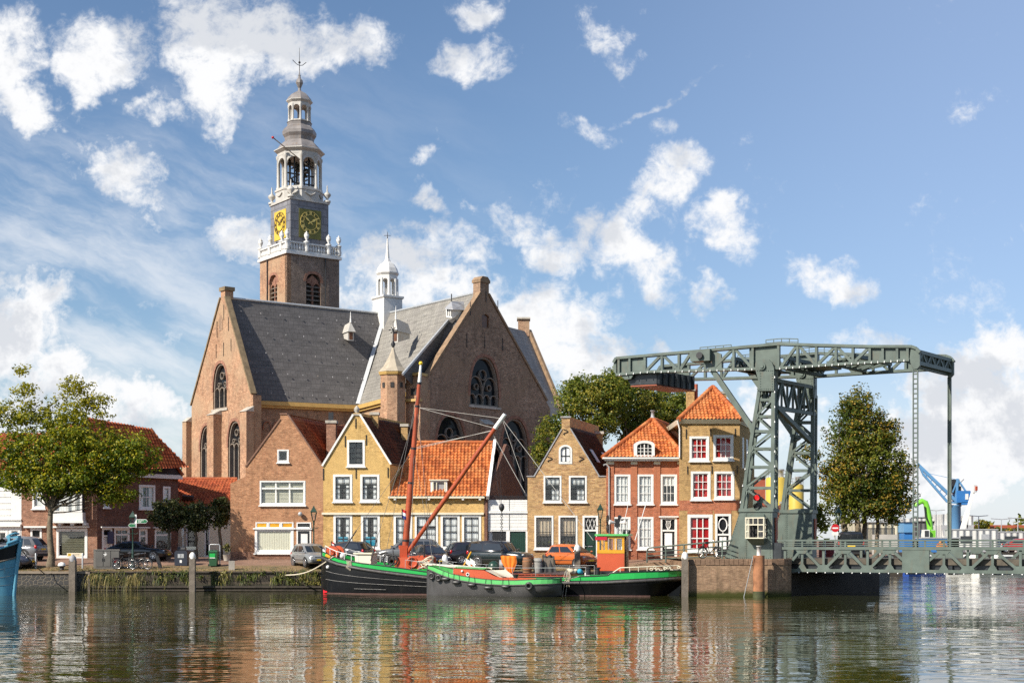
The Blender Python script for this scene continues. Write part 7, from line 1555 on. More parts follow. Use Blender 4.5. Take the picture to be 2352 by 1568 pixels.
def car(label, px, Y, rz, L, W, H, col, sty='hatch', group=None, wheel=.31, plate='plate', z=None, lite=False, roofc=None):
    q = STY[sty]; X = (px-CX)/FPX*Y; z = gz(Y) if z is None else z; p = cpaint(col)
    t = thing('parked_car' if sty != 'van' else 'parked_van', label, 'car' if sty != 'van' else 'van', (X, Y, z), group, radians(rz))
    hw = W/2; B = q['belt']*H; bz = .13*H
    st = [(-.5,.30,q['tail']*.80,.74),(-.492,.19,q['tail']*.95,.85),(-.46,.15,q['tail'],.95),(-.38,.13,q['belt']+.01,.99),(-.2,.12,q['belt']+.005,1),(0,.12,q['belt'],1),(q['fb']-.03,.12,q['belt']-.005,1),(q['fb']+.05,.13,(q['belt']*.7+q['nose']*.3),.99),(.40,.14,q['nose']+.015,.95),(.455,.15,q['nose']-.02,.88),(.485,.19,q['nose']-.08,.79),(.5,.27,q['nose']-.16,.66)]
    mb = MB(); rows = []
    for x, zb, zt, w in st:
        zb *= H; zt *= H; w *= hw; half = [(0,zt+.015*H),(.55*w,zt+.012*H),(.86*w,zt-.01*H),(.965*w,zt-.05*H),(w,zt-.14*H if zt-.14*H > zb+.06 else (zt+zb)/2+.03),(w,(zt+zb)/2),(.97*w,zb+.05*H),(.86*w,zb),(0,zb)]
        rows.append([(x*L, y, zz) for y, zz in half]+[(x*L, -y, zz) for y, zz in half[-2:0:-1]])
    mb.grid(rows, True, True); mb.face(rows[0]); mb.face(rows[-1][::-1]); outward(mb.build('body', p, t))
    rb, fb, rr, fr = (q[k]*L for k in ('rb','fb','rr','fr')); yb, yr = hw*.90, hw*.70; R = H*.985
    # cabin: base, shoulder under the roof, roof
    def sec(x0, x1, y, zz, n=6): return [(x0+(x1-x0)*i/n, y, zz) for i in range(n+1)]
    lv = [(rb, fb, yb, B-.02), (rr-.02*L, fr+.03*L, yr+.03, R-.07*H), (rr+.015*L, fr-.01*L, yr-.08, R-.015*H), (rr+.06*L, fr-.06*L, yr-.3, R)]
    rows = [[(a, y, zz), (a-(.02*L if i < 2 else 0), 0, zz), (a, -y, zz), ((a+b)/2, -y*1.02, zz+(.02*H if i else 0)), (b, -y, zz), (b+.035*L, 0, zz), (b, y, zz), ((a+b)/2, y*1.02, zz+(.02*H if i else 0))] for i, (a, b, y, zz) in enumerate(lv)]
    mb = MB(); mb.grid(rows, True, True); mb.face(rows[-1]); outward(mb.build('cabin', cpaint(roofc) if roofc else p, t))
    def P_(u, v, side):      # u along belt 0..1 (rear->front), v 0 belt..1 shoulder
        a = rb+(lv[1][0]-rb)*v; b = fb+(lv[1][1]-fb)*v; y = yb+(lv[1][2]-yb)*v; return Vector((a+(b-a)*u, side*(y*1.012+.012), B-.02+(lv[1][3]-B+.02)*v))
    g = M['carglass']
    cuts = [.05]+[((x*L)-rb)/(fb-rb) for x in sorted(q['pil'])]+[.93]
    for sd in (1, -1):
        for a, b in zip(cuts, cuts[1:]):
            mb = MB(); n = 4; lo = [P_(a+.018+(b-a-.036)*i/n, .14, sd) for i in range(n+1)]; hi = [P_(a+.018+(b-a-.036)*i/n, .90, sd) for i in range(n+1)]
            mb.grid([lo, hi]); mb.build('side_window', g, t)
    mb = MB(); o = .014*L
    def sc(x0, x1, y0, y1, z0, z1, d): 
        r = []
        for f in (.1, .92): 
            x = x0+(x1-x0)*f; y = (y0+(y1-y0)*f)*.90; zz = z0+(z1-z0)*f; r.append([(x+d*.6, y, zz), (x+d*.6+(.026*L if d > 0 else -.016*L), 0, zz), (x+d*.6, -y, zz)])
        return r
    mb.grid(sc(fb, lv[1][1], yb, yr+.03, B, R-.07*H, o)); mb.build('windscreen', g, t)
    mb = MB().grid(sc(rb, lv[1][0], yb, yr+.03, B, R-.07*H, -o)); mb.build('rear_window', g, t)
    # wheels
    for fx in (.315, -.295):
        for sd in (1, -1):
            c = Vector((fx*L, sd*(hw-.10), wheel))
            MB().tube([c+Vector((0,-sd*.1,0)), c+Vector((0,sd*.105,.0))], wheel*1.16, 20).build('wheel_well_shade', M['rubber'], t)  # black disc stands in for the shade inside the wheel well
            w = MB().torus(c+Vector((0,sd*.02,0)), wheel*.80, wheel*.21, (0,1,0), 22, 8).build('wheel', M['rubber'], t); mb = MB()
            mb.tube([c+Vector((0,sd*.08,0)), c+Vector((0,sd*.115,0))], wheel*.13, 8)
            for k in range(7):
                a = k*2*pi/7; d = Vector((cos(a), 0, sin(a))); mb.bar(c+Vector((0,sd*.1,0)), c+d*wheel*.68+Vector((0,sd*.115,0)), wheel*.17, .03, (0,1,0))
            mb.torus(c+Vector((0,sd*.1,0)), wheel*.66, wheel*.06, (0,1,0), 20, 5); mb.build('rim', M['chrome'], w)
    fz = (q['nose']-.085)*H
    for sd in (1, -1):
        MB().lathe((0,0,0), [(.001,-.5),(.35,-.35),(.5,0),(.35,.35),(.001,.5)], 10, caps=False).build('headlight', M['lamp'], t); h_ = t.children[-1]; o_ = [c for c in t.children if c.name.startswith('headlight')][-1]
        o_.scale = (.10*L, .2*W, .105*H); o_.location = (.437*L, sd*.335*W, fz-.005*H); o_.rotation_euler = (0, radians(-18), sd*radians(-24))
        tl = MB().lathe((0,0,0), [(.001,-.5),(.4,-.4),(.5,0),(.4,.4),(.001,.5)], 8, caps=False).build('tail_light', M['redl'], t); tl.scale = (.05*L, .09*W, .16*H); tl.location = (-.474*L, sd*.42*W, .55*H)
        m_ = MB().ball((fb-.03*L, sd*(hw+.07), B+.07*H), .085, 8, 6, .75).build('mirror', p, t)
        for x in (-.08*L, -.27*L)[:1 if sty in ('coupe',) else 2]: MB().cbox((x, sd*(hw+.005), B-.12*H), .16, .03, .03).build('door_handle', p, t)
    MB().cbox((.462*L, 0, .40*H), .06*L, .46*W, .055*H).build('grille', M['rubber'], t); MB().cbox((.47*L, 0, .215*H), .05*L, .62*W, .08*H).build('lower_grille', M['rubber'], t)
    for x, r in ((.503*L, 0), (-.503*L, 0)): MB().cbox((x, 0, .30*H if x > 0 else .46*H), .02, .52, .11).build('number_plate', M[plate], t)
    MB().cbox((-.485*L, 0, .22*H), .05*L, .8*W, .07*H).build('rear_bumper', M['rubber'], t)
    for sd in (1, -1): MB().cbox((0, sd*(hw+.002), .30*H), .5*L, .02, .022*H).build('side_moulding', M['rubber'], t)
    return t
G_ = 'cars parked along the quay'
car('silver three door hatchback parked at an angle before the red brown gabled house', 714, 93.6, -62, 3.75, 1.70, 1.53, (.20,.205,.205), 'hatch', G_)
car('black hatchback behind the barge bow, its tail towards the yellow gable', 793, 95.6, 152, 3.95, 1.68, 1.46, (.018,.022,.03), 'hatch', G_)
car('dark grey crossover parked lengthways behind the barge mast', 938, 95.4, 173, 4.5, 1.82, 1.66, (.10,.105,.11), 'cross', G_, .35)
car('very dark blue small car nose to the water beside the cargo winch', 988, 93.2, -62, 3.7, 1.66, 1.5, (.014,.012,.02), 'hatch', G_)
car('black hatchback seen from its rear quarter, left of the dark green off-roader', 1088, 94.9, 22, 3.9, 1.72, 1.5, (.016,.014,.02), 'hatch', G_, .32)
car('dark green three door off-roader with black soft top behind the orange cloth', 1150, 93.3, -30, 4.35, 1.8, 1.74, (.012,.02,.02), 'suv', G_, .36, roofc=(.022,.022,.024))
car('orange five door hatchback in front of the mottled ochre gable', 1313, 93.3, -46, 3.5, 1.6, 1.52, (.52,.13,.03), 'hatch', G_, .28)
car('grey crossover with its tail beside the trunk of the quay tree', 32, 97.2, 166, 4.5, 1.82, 1.62, (.17,.17,.18), 'cross', G_, .35)
car('dark blue saloon nosing out from behind the blue wooden boat', 2, 92.9, -7, 4.5, 1.8, 1.44, (.03,.035,.055), 'sedan', G_)
car('low black coupe in the shade behind the bicycles', 318, 97.2, -6, 4.3, 1.82, 1.3, (.008,.008,.01), 'coupe', G_)
car('tall black van seen end on behind the bridge railing', 1951, 100.5, 80, 4.8, 1.95, 1.95, (.012,.013,.015), 'van', None, .34, z=1.94)
def bike():
    t = thing('bicycle', '', 'bicycle', (0,0,0), 'parked bicycles', 0); R = .34
    for x in (-.54, .54):
        w = MB().torus((x,0,R), R-.02, .022, (0,1,0), 26, 6).build('wheel', M['rubber'], t); mb = MB()
        for k in range(12): a = k*pi/6; mb.tube([(x,0,R), (x+.3*cos(a), 0, R+.3*sin(a))], .005, 3, False)
        mb.torus((x,0,R), R-.05, .012, (0,1,0), 24, 5); mb.build('rim', M['chrome'], w)
    mb = MB().tube([(-.54,0,R), (-.16,0,.82)], .016, 6).tube([(-.54,0,R), (-.05,0,.30), (.40,0,.78)], .02, 6).tube([(-.05,0,.30), (-.2,0,.92)], .02, 6).tube([(-.15,0,.7), (.38,0,.72)], .016, 6).tube([(.54,0,R), (.40,0,.74), (.36,0,1.0)], .018, 6).tube([(-.05,-.12,.30), (-.05,.12,.30)], .03, 6)
    mb.torus((-.05,.05,.30), .09, .012, (0,1,0), 12, 4); mb.build('frame', M['iron'], t)
    MB().tube([(.2,-.28,1.06), (.33,-.2,1.07), (.36,0,1.03), (.33,.2,1.07), (.2,.28,1.06)], .016, 6).build('handlebar', M['chrome'], t); MB().tube([(-.34,0,.94), (-.22,0,.96), (-.05,0,.95)], [.09,.08,.03], 8).build('saddle', M['rubber'], t)
    for x in (-.54, .54): MB().tube([(x+.37*cos(a*.35+.2), 0, R+.37*sin(a*.35+.2)) for a in range(8)], .022, 5).build('mudguard', M['iron'], t)
    MB().cbox((-.58,0,.74), .4, .14, .03).tube([(-.74,.06,.74), (-.56,.06,R)], .01, 4).build('carrier', M['iron'], t); return t
b = bike(); bs = [(b, 288, 92.2, 4, gz(92.2), 'black bicycle with a red pannier, leftmost by the grey cabinet'), (None, 309, 92.5, 175, gz(92.5), 'black bicycle in the middle of the three by the signpost'), (None, 322, 92.0, -14, gz(92.0), 'black bicycle rightmost of the three by the signpost'), (None, 1631, 85.4, 24, 2.15, 'dark city bicycle leaning on the bridge ramp railing before the tall house')]
for o, px, Y, rz, z, lab in bs:
    o = o or copy_tree(b); o.location = ((px-CX)/FPX*Y, Y, z); o.rotation_euler = (radians(4), 0, radians(rz)); o['label'] = lab
MB().cbox((-.58,.12,.58), .34, .14, .32).build('pannier', M['redl'], b)
# ================================================================ street furniture
def lamp_post(px, Y, ytop, lab, ybase=None):
    X = (px-CX)/FPX*Y; z0 = gz(Y) if ybase is None else ybase; zt = EZ-(ytop-HZ)/FPX*Y; t = thing('street_lamp', lab, 'street lamp', (X, Y, z0), 'street lamps'); c = (X, Y, 0); h = zt-1.0
    MB().lathe(c, [(.16,z0),(.16,z0+.3),(.09,z0+.45),(.075,z0+1.2),(.05,z0+1.3),(.04,h-.3),(.07,h-.25),(.05,h-.15),(.09,h)], 10).tube([(X-.32,Y,h-.45),(X-.2,Y,h-.52),(X,Y,h-.45),(X+.2,Y,h-.52),(X+.32,Y,h-.45)], .022, 6).build('post', M['dgreen'], t)
    l = MB()
    for a in range(4):
        q = a*pi/2+pi/4; l.bar((X+.1*cos(q), Y+.1*sin(q), h), (X+.25*cos(q), Y+.25*sin(q), h+.55), .03)
    l.lathe(c, [(.27,h+.55),(.29,h+.6),(.12,h+.82),(.1,h+.88),(.05,h+.92),(.02,h+1.0)], 4, pi/4, False); la = l.build('lantern', M['dgreen'], t)
    MB().lathe(c, [(.1,h+.02),(.235,h+.54)], 4, pi/4, False).build('lantern_glass', M['langlass'], la); return t
M['langlass'] = glass('lantern_glass', (.5,.52,.48), .35)
lamp_post(720.7, 95.2, 1160.5, 'green street lamp with square lantern before the red brown gable, above the silver car'); lamp_post(1378.7, 95.6, 1156, 'green street lamp between the ochre gable and the red brick house'); lamp_post(1926, 99, 1163, 'green street lamp beside the round no entry sign', 1.94)
t = lamp_post(305, 92.6, 1172.5, 'dark street lamp carrying green finger signs above the bicycles')
def finger(x0, x1, y0, y1, right, par):
    Y = 92.45; a, b = P3(x0, y1, Y), P3(x1, y0, Y); w = b.x-a.x; h = b.z-a.z; o = [(a.x,a.z),(b.x-h*.5,a.z),(b.x,(a.z+b.z)/2),(b.x-h*.5,b.z),(a.x,b.z)] if right else [(a.x+h*.5,a.z),(b.x,a.z),(b.x,b.z),(a.x+h*.5,b.z),(a.x,(a.z+b.z)/2)]
    s = MB().prism([(x, Y, z) for x, z in o], (0,.05,0)).build('finger_sign', M['white'], par); k = .035; c = Vector((sum(x for x, z in o)/5, sum(z for x, z in o)/5)); f = [(c.x+(x-c.x)*.93, c.y+(z-c.y)*.78) for x, z in o]; MB().prism([(x, Y-.01, z) for x, z in f], (0,.008,0)).build('sign_face', M['signgreen'], s)
    mb = MB(); r = random.Random(int(x0))
    for j in range(2):
        x = a.x+.12+(0 if right else .1)
        while x < b.x-.25-r.uniform(0, w*.3): L_ = r.uniform(.04, .12); mb.box(x, x+L_, Y-.016, Y-.011, a.z+h*(.56-.3*j), a.z+h*(.72-.3*j)); x += L_+.025
    mb.build('lettering', M['white'], s)
M['signgreen'] = paint('sign_green', (.02,.16,.06), .4, .05, 3)
finger(313.5, 339.5, 1191.8, 1201, True, t); finger(294, 310.5, 1201.5, 1210.2, False, t)
MB().rect(flat(92.5), rpx(flat(92.5), 309.5, 1181, 313.5, 1211), -.02, .05).build('sign_bracket', M['white'], t)
def disc_sign(px, py, Y, r, face, lab, rz, zb, name='traffic_sign'):
    c = P3(px, py, Y); t = thing(name, lab, 'traffic sign', (c.x, Y, zb)); n = Vector((sin(rz), -cos(rz), 0)); MB().tube([(c.x, Y+.04, zb), (c.x, Y+.04, c.z+r)], .035, 6).build('pole', M['galv'], t)
    d = MB().tube([c, c-n*.02], r, 22).build('disc', M['galv'], t); f = MB().tube([c+n*.004, c+n*.012], r*.98, 22).build('sign_face', M['signred'], d); u = Vector((cos(rz), sin(rz), 0)); a = c+n*.014
    MB().add([a-u*r*.7-Vector((0,0,r*.18)), a+u*r*.7-Vector((0,0,r*.18)), a+u*r*.7+Vector((0,0,r*.18)), a-u*r*.7+Vector((0,0,r*.18))], [(0,1,2,3)]).build('white_bar', M['white'], d); return t
M['signred'] = paint('sign_red', (.55,.01,.015), .4, .05, 3)
t = disc_sign(1918.5, 1212, 98.6, .28, 0, 'red round no entry sign with white bar near the right hand tree', 0, 1.94); MB().rect(flat(98.6), rpx(flat(98.6), 1911, 1221, 1926, 1229), -.02, .02).build('sub_plate', M['white'], t)
disc_sign(420, 1222, 97.2, .3, 0, 'round traffic sign seen from behind between the clipped trees', radians(118), 1.94)
for px, py, Y, lab in ((1395,1193,96.2,'round mirror seen edge on beside the red brick house, upper of two'),(1395,1212,96.2,'round mirror seen edge on beside the red brick house, lower of two')):
    c = P3(px, py, Y); m_ = thing('traffic_mirror', lab, 'mirror', (c.x, Y, 1.9), 'round mirrors'); n = Vector((.93, -.3, 0)); MB().tube([c, c+n*.06], .33, 20).build('disc', M['iron'], m_); MB().tube([(c.x+.1, Y+.06, 1.7 if py > 1200 else c.z-.5), (c.x+.1, Y+.06, c.z)], .035, 6).build('pole', M['galv'], m_)
c = P3(1418, 1200, 95.2); t = thing('traffic_signal', 'grey bridge signal with white funnel horns on a pole left of the wheelhouse roof', 'signal', (c.x, 95.2, gz(95.2))); MB().tube([(c.x,95.2,gz(95.2)),(c.x,95.2,c.z)], .09, 8).build('pole', M['galv'], t); MB().cbox(c, .34, .3, .55).build('signal_box', M['iron'], t)
mb = MB()
for s_ in (-1, 1): mb.tube([c+Vector((s_*.15,-.1,0)), c+Vector((s_*.55,-.2,.05))], [.05,.17], 10)
mb.build('horn', M['white'], t); MB().tube([c+Vector((.08,-.1,.28)), c+Vector((.14,-.3,.4))], [.05,.14], 10).build('lamp_hood', M['iron'], t)
# ---- posts
def post(name, lab, px, ytop, zbot, Y, w, cap='white', mt='wood', square=True, lean=0, group='wooden mooring posts'):
    X = (px-CX)/FPX*Y; zt = EZ-(ytop-HZ)/FPX*Y; t = thing(name, lab, 'post', (X, Y, zbot), group); r = w/2
    mb = MB()
    if square: mb.add([(X+sx*r*k, Y+sy*r*k, z) for z, k in ((zbot,1),(zt-.12,1),(zt,.8)) for sx, sy in ((-1,-1),(1,-1),(1,1),(-1,1))], [(0,1,5,4),(1,2,6,5),(2,3,7,6),(3,0,4,7),(4,5,9,8),(5,6,10,9),(6,7,11,10),(7,4,8,11),(8,9,10,11)])
    else: mb.lathe((X,Y,0), [(r,zbot),(r,zt)], 14)
    mb.build('shaft', M[mt], t)
    if cap: MB().lathe((X,Y,0), [(r*1.12,zt-.16),(r*1.15,zt-.02),(r*.95,zt+.14),(r*.5,zt+.24),(.01,zt+.27)], 14).build('cap', M[cap], t)
    return t
post('mooring_post', 'tall wooden mooring post with white cap standing in the water before the weedy bank', 442, 1277, -1.2, 89.9, .36)
post('mooring_post', 'weathered wooden mooring post with dark top on the basalt wall, left of the reeds', 167, 1283, -1.2, 90.65, .4, 'lead')
post('mooring_post', 'white capped mooring post on the quay beside the dark blue car', 1022, 1282, gz(91.5), 91.5, .34, mt='galvw')
post('mooring_post', 'white capped mooring post on the quay before the orange car', 1326, 1259, gz(91.4), 91.4, .36)
post('mooring_post', 'white capped mooring post between the barge stern and the brick abutment', 1573, 1277, -1.2, 83.0-1.3, .34)
MB_ = MB; t = post('steel_pile', 'rusty round steel pile with a white tube on top before the abutment', 1743, 1275, -1.5, 81.0, .66, None, 'rust', False, group=None); X = (1743-CX)/FPX*81.0; zt = EZ-35/FPX*81; MB().lathe((X,81.0,0), [(.12,zt),(.12,zt+.5),(.15,zt+.5),(.15,zt+.55)], 12).build('tube', M['white'], t); MB().lathe((X,81.0,0), [(.34,-.3),(.34,.35)], 16, caps=False).build('algae_band', paint('algae', (.05,.055,.02), .8, .4, 3), t)
a, b = P3(1705, 1371, 81.5), P3(1730, 1277, 80.7); tag(MB().tube([a-Vector((0,0,.4)), b], .028, 6).build('boat_pole', M['galv'], None), 'thin pole leaning against the rusty steel pile', 'pole')
for px, Y, lab in ((82, 92.6, 'thin grey metal post in front of the dark blue saloon'), (189.5, 92.6, 'thin grey metal post right of the quay tree')):
    X = (px-CX)/FPX*Y; t = thing('metal_post', lab, 'post', (X, Y, gz(Y)), 'thin metal posts'); MB().lathe((X,Y,0), [(.055,gz(Y)),(.055,gz(Y)+.95),(.03,gz(Y)+1.0)], 10).build('tube', M['galv'], t)
X = (364.5-CX)/FPX*92.8; tag(MB().bar((X-.12,92.8,gz(92.8)+.8), (X+.12,92.8,gz(92.8)), .2, .2).build('leaning_post', M['iron'], None), 'short black leaning post right of the bicycles', 'post')
tag(MB().cbox(((532-CX)/FPX*92, 92, gz(92)+.27), .38, .38, .6, .2).build('stone_block', M['stone'], None), 'square grey stone block at the corner of the red brown house', 'stone')
Y = 91.8; X = (142-CX)/FPX*Y; t = thing('iron_bollard', 'dark mushroom bollard with white painted top on the quay', 'bollard', (X, Y, gz(Y))); z = gz(Y); MB().lathe((X,Y,z), [(.16,0),(.13,.12),(.15,.2),(.24,.25),(.24,.3)], 14).build('base', M['navyp'] if 'navyp' in M else M['iron'], t); MB().lathe((X,Y,z), [(.25,.27),(.25,.33),(.19,.45),(.08,.5),(.01,.51)], 14).build('top', M['white'], t)
# ---- cabinet, containers
Y = 92.2; pl = flat(Y); t = thing('utility_cabinet', 'long grey utility cabinet with double doors and a pale sticker', 'cabinet', ((244-CX)/FPX*Y, Y, gz(Y))); r = rpx(pl, 219.5, 1263, 274.5, 1304.5); M['cab'] = paint('grey_cabinet_paint', (.10,.095,.085), .55, .12, 2)
MB().hexa([(r[0]-.3,Y+.55,r[1]-.1),(r[0],Y,r[1]-.1),(r[2],Y,r[1]-.1),(r[2]-.1,Y+.55,r[1]-.1),(r[0]-.3,Y+.55,r[3]),(r[0],Y,r[3]),(r[2],Y,r[3]),(r[2]-.1,Y+.55,r[3])]).build('body', M['cab'], t)
for a, b in ((0,.31),(.32,.62),(.64,.98)): d = MB().rect(pl, (r[0]+(r[2]-r[0])*a+.03, r[1]+.12, r[0]+(r[2]-r[0])*b, r[3]-.05), -.025, -.002).build('door', M['cab'], t); MB().rect(pl, (r[0]+(r[2]-r[0])*(b-.03 if a == 0 else a+.04), r[1]+.45, r[0]+(r[2]-r[0])*(b-.01 if a == 0 else a+.06), r[1]+.65), -.05, -.026).build('handle', M['iron'], d)
mb = MB(); rr = random.Random(1)
for i in range(22): u, z_ = r[0]+.62+rr.gauss(0, .055), r[3]-.28+rr.gauss(0, .06); mb.rect(pl, (u-.018, z_-.018, u+.018, z_+.018), -.03-.0004*i, -.026)
mb.build('sticker', M['white'], t); MB().hexa([(r[0]-.34,Y+.6,r[3]),(r[0]-.04,Y-.05,r[3]),(r[2]+.04,Y-.05,r[3]),(r[2]-.06,Y+.6,r[3]),(r[0]-.3,Y+.55,r[3]+.05),(r[0],Y,r[3]+.06),(r[2],Y,r[3]+.06),(r[2]-.1,Y+.55,r[3]+.05)]).build('lid', M['cab'], t)
Y = 94.2; pl = flat(Y); z0 = gz(Y); X = (418-CX)/FPX*Y; t = thing('waste_container', 'dark blue underground waste container with drum lid and small grey notice', 'container', (X, Y, z0)); M['cont'] = paint('dark_blue_steel', (.022,.026,.04), .45, .15, 2)
MB().prp(pl, [(X-.42,z0),(X+.42,z0),(X+.42,z0+.85),(X+.32,z0+.98),(X-.32,z0+.98),(X-.42,z0+.85)], -.35, .4).build('body', M['cont'], t); MB().tube([(X-.25,Y-.05,z0+1.05),(X+.25,Y-.05,z0+1.05)], .2, 14).build('drum', M['iron'], t); MB().rect(pl, (X-.2,z0+.5,X+.2,z0+.76), -.365, -.352).build('notice', M['galv'], t); MB().rect(pl, (X-.07,z0+.18,X+.07,z0+.36), -.362, -.352).build('symbol', M['white'], t)
MB().tube([(X,Y-.362,z0+.68),(X+.01,Y-.362,z0+.62),(X-.03,Y-.362,z0+.55)], .014, 5).ball((X,Y-.37,z0+.71), .02).build('pictogram', M['black'], t)
mb = MB(); Y = 93.6; z0 = gz(Y); X = (490.5-CX)/FPX*Y; t = thing('wheelie_bin', 'green wheelie bin chained to a grey hoop stand', 'bin', (X, Y, z0)); M['bing'] = paint('bin_green', (.018,.075,.03), .5, .1, 3); pl = flat(Y)
MB().hexa([(X-.23,Y-.22,z0+.05),(X+.23,Y-.22,z0+.05),(X+.23,Y+.22,z0+.05),(X-.23,Y+.22,z0+.05),(X-.29,Y-.3,z0+.95),(X+.29,Y-.3,z0+.95),(X+.29,Y+.3,z0+.95),(X-.29,Y+.3,z0+.95)]).build('bin_body', M['bing'], t); MB().hexa([(X-.32,Y-.34,z0+.95),(X+.32,Y-.34,z0+.95),(X+.32,Y+.33,z0+.95),(X-.32,Y+.33,z0+.95),(X-.26,Y-.25,z0+1.05),(X+.26,Y-.25,z0+1.05),(X+.26,Y+.28,z0+1.08),(X-.26,Y+.28,z0+1.08)]).build('lid', M['bing'], t)
MB().rect(pl, (X-.2,z0+.6,X+.16,z0+.86), -.30, -.26).build('label_panel', M['bgr'], t); MB().rect(pl, (X-.2,z0+.55,X+.16,z0+.595), -.295, -.25).build('white_strip', M['white'], t); MB().tube([(X-.34,Y+.36,z0),(X-.34,Y+.36,z0+1.38),(X-.28,Y+.36,z0+1.45),(X+.28,Y+.36,z0+1.45),(X+.34,Y+.36,z0+1.38),(X+.34,Y+.36,z0)], .035, 8).build('stand', M['galv'], t); MB().cbox((X-.3,Y+.3,z0+.08), .2, .35, .16).cbox((X+.3,Y+.3,z0+.08), .2, .35, .16).build('wheels', M['rubber'], t)
Y = 97.0; pl = flat(Y); t = thing('barrier_board', 'pale yellow wooden board on posts behind the white capped mooring pole', 'barrier', ((430-CX)/FPX*Y, Y, 1.9)); MB().rect(pl, rpx(pl, 411, 1254.5, 450, 1261.5), -.04, .04).build('board', M['blind'], t)
for x in (414, 446): MB().rect(pl, rpx(pl, x-1.5, 1258, x+1.5, 1284), .04, .12).build('post', M['wood'], t)
def shrub(name, lab, px, Y, z0, h, w, n, mt, pot=True, seed=1):
    X = (px-CX)/FPX*Y; t = thing(name, lab, 'plant', (X, Y, z0)); r = random.Random(seed)
    if pot: MB().lathe((X,Y,z0), [(.2,0),(.27,.4),(.29,.42)], 12).build('pot', M['stone'], t)
    mb = MB()
    for i in range(8): leafcloud(mb, r, (X+r.gauss(0,w*.3), Y+r.gauss(0,w*.3), z0+.4+r.random()*(h-.4)), w*.55, n//8, .12)
    mb.build('foliage', M[mt], t)
shrub('potted_plant', 'leafy yellowing plant in a stone pot at the left corner of the red brown house', 521, 96.6, 1.85, 1.15, .3, 200, 'weed')
# ---- railing up the ramp, ramp wall
pr = Pl(((1487-CX)/FPX*91.25, 91.25), ((1681-CX)/FPX*84.6, 84.6)); t = thing('ramp_railing', 'grey green tubular railing climbing the bridge ramp', 'railing', (8.7, 91.2, 1.7)); tb = lambda x: 1257.5-(x-1489)*.088
bz = lambda x: 1292-(x-1487)*.05
mb = MB(); R3 = lambda x, y: pr.pt(*pr.px(x, y)); mb.tube([R3(1486,1292), R3(1486.5,1265), R3(1488,1260), R3(1492,1257.5)]+[R3(x, tb(x)) for x in (1530,1571,1615,1659,1681)], .05, 8); mb.build('top_rail', M['bgreen'], t); mb = MB()
for f in (.3, .55, .8): mb.tube([R3(x, tb(x)+(bz(x)-tb(x))*f) for x in (1487,1530,1571,1615,1659,1681)], .03, 6)
mb.build('middle_rails', M['bgreen'], t)
for x in (1529.5,1571,1615,1659): MB().tube([R3(x, tb(x)), R3(x, bz(x)+1)], .05, 8).build('post', M['bgreen'], t)
pl = flat(91.12); t = thing('ramp_wall', 'low brick retaining wall of the bridge ramp behind the barge stern', 'wall', (8.5, 91.1, 1.2)); MB().prp(pl, pl.pp((1436,1302),(1470,1293.5),(1580,1285),(1590,1310),(1436,1313)), 0, 3.2).build('wall', M['brickQ'], t)
# ================================================================ trees
def tree(name, lab, base, trunk, blobs, n, leaf, mt, seed, cl=.75, group=None, limbs=True, tr=.22, trunks=None, core=.45):
    """base point, trunk top point, crown blobs (centre, rx, ry(depth), rz, weight); leaves gather in clumps near the surface of each blob"""
    r = random.Random(seed); t = thing(name, lab, 'tree', base, group); base = Vector(base); top = Vector(trunk)
    mb = MB(); cs = []
    tot = sum(b[4] for b in blobs)
    for (c, rx, ry, rz, w) in blobs:
        c = Vector(c); k = int(n*w/tot/28)
        for i in range(k):
            d = Vector((r.gauss(0,1), r.gauss(0,1), r.gauss(0,1))).normalized(); f = r.random()**core; q = c+Vector((d.x*rx*f, d.y*ry*f, d.z*rz*f)); cs.append(q)
            leafcloud(mb, r, q, cl*r.uniform(.45, 1.15), 28, leaf, .75, Vector((d.x, d.y, d.z))*.55*f)
    mb.build('crown', M[mt], t)
    tk = MB()
    for (a, b_, r0) in (trunks or [(base, top, tr)]):
        a, b_ = Vector(a), Vector(b_); m = 6; tk.tube([a-Vector((0,0,.2))]+[a.lerp(b_, i/m)+Vector((r.gauss(0,.05), r.gauss(0,.05), 0)) for i in range(1, m+1)], [r0*1.5]+[r0*(1.08-.42*i/m) for i in range(1, m+1)], 12)
        if limbs:
            for q in r.sample(cs, min(len(cs), 34)):
                s_ = b_.lerp(a, r.uniform(0, .22)); md = s_.lerp(q, .5)+Vector((r.gauss(0,.25), r.gauss(0,.25), -.15*(q-s_).length*.3)); rr = r0*r.uniform(.18, .4); tk.tube([s_, s_.lerp(md,.5)+Vector((0,0,-.05)), md, q], [rr, rr*.75, rr*.5, rr*.12], 6, False)
    tk.build('trunk', M['bark'], t); return t
def bl(px, py, Y, rx, rz, w, ry=None):
    s_ = Y/FPX; return (P3(px, py, Y), rx*s_, (ry or rx*.8)*s_, rz*s_, w)
Y = 93.6; B0 = P3(115, 1300, Y); B0.z = gz(Y)
tree('quay_tree', 'big spreading tree with thin upper branches on the quay at the left', B0, P3(117, 1150, Y), [bl(170,1040,Y,150,75,5.2,95),bl(300,1050,Y,72,62,1.6,60),bl(40,1060,Y,78,70,1.9,65),bl(170,1105,Y,130,28,1.6,80),bl(110,1118,Y,105,24,.9,70),bl(130,955,Y,120,42,1.0,60),bl(30,960,Y,60,45,.5,40),bl(170,890,Y,45,22,.22,25),bl(60,895,Y,30,18,.12,20),bl(215,925,Y,45,22,.22,30),bl(255,1140,Y,70,22,.5,40),bl(48,850,Y,13,14,.05,12)], 42000, .19, 'leafA', 11, .6, tr=.22)
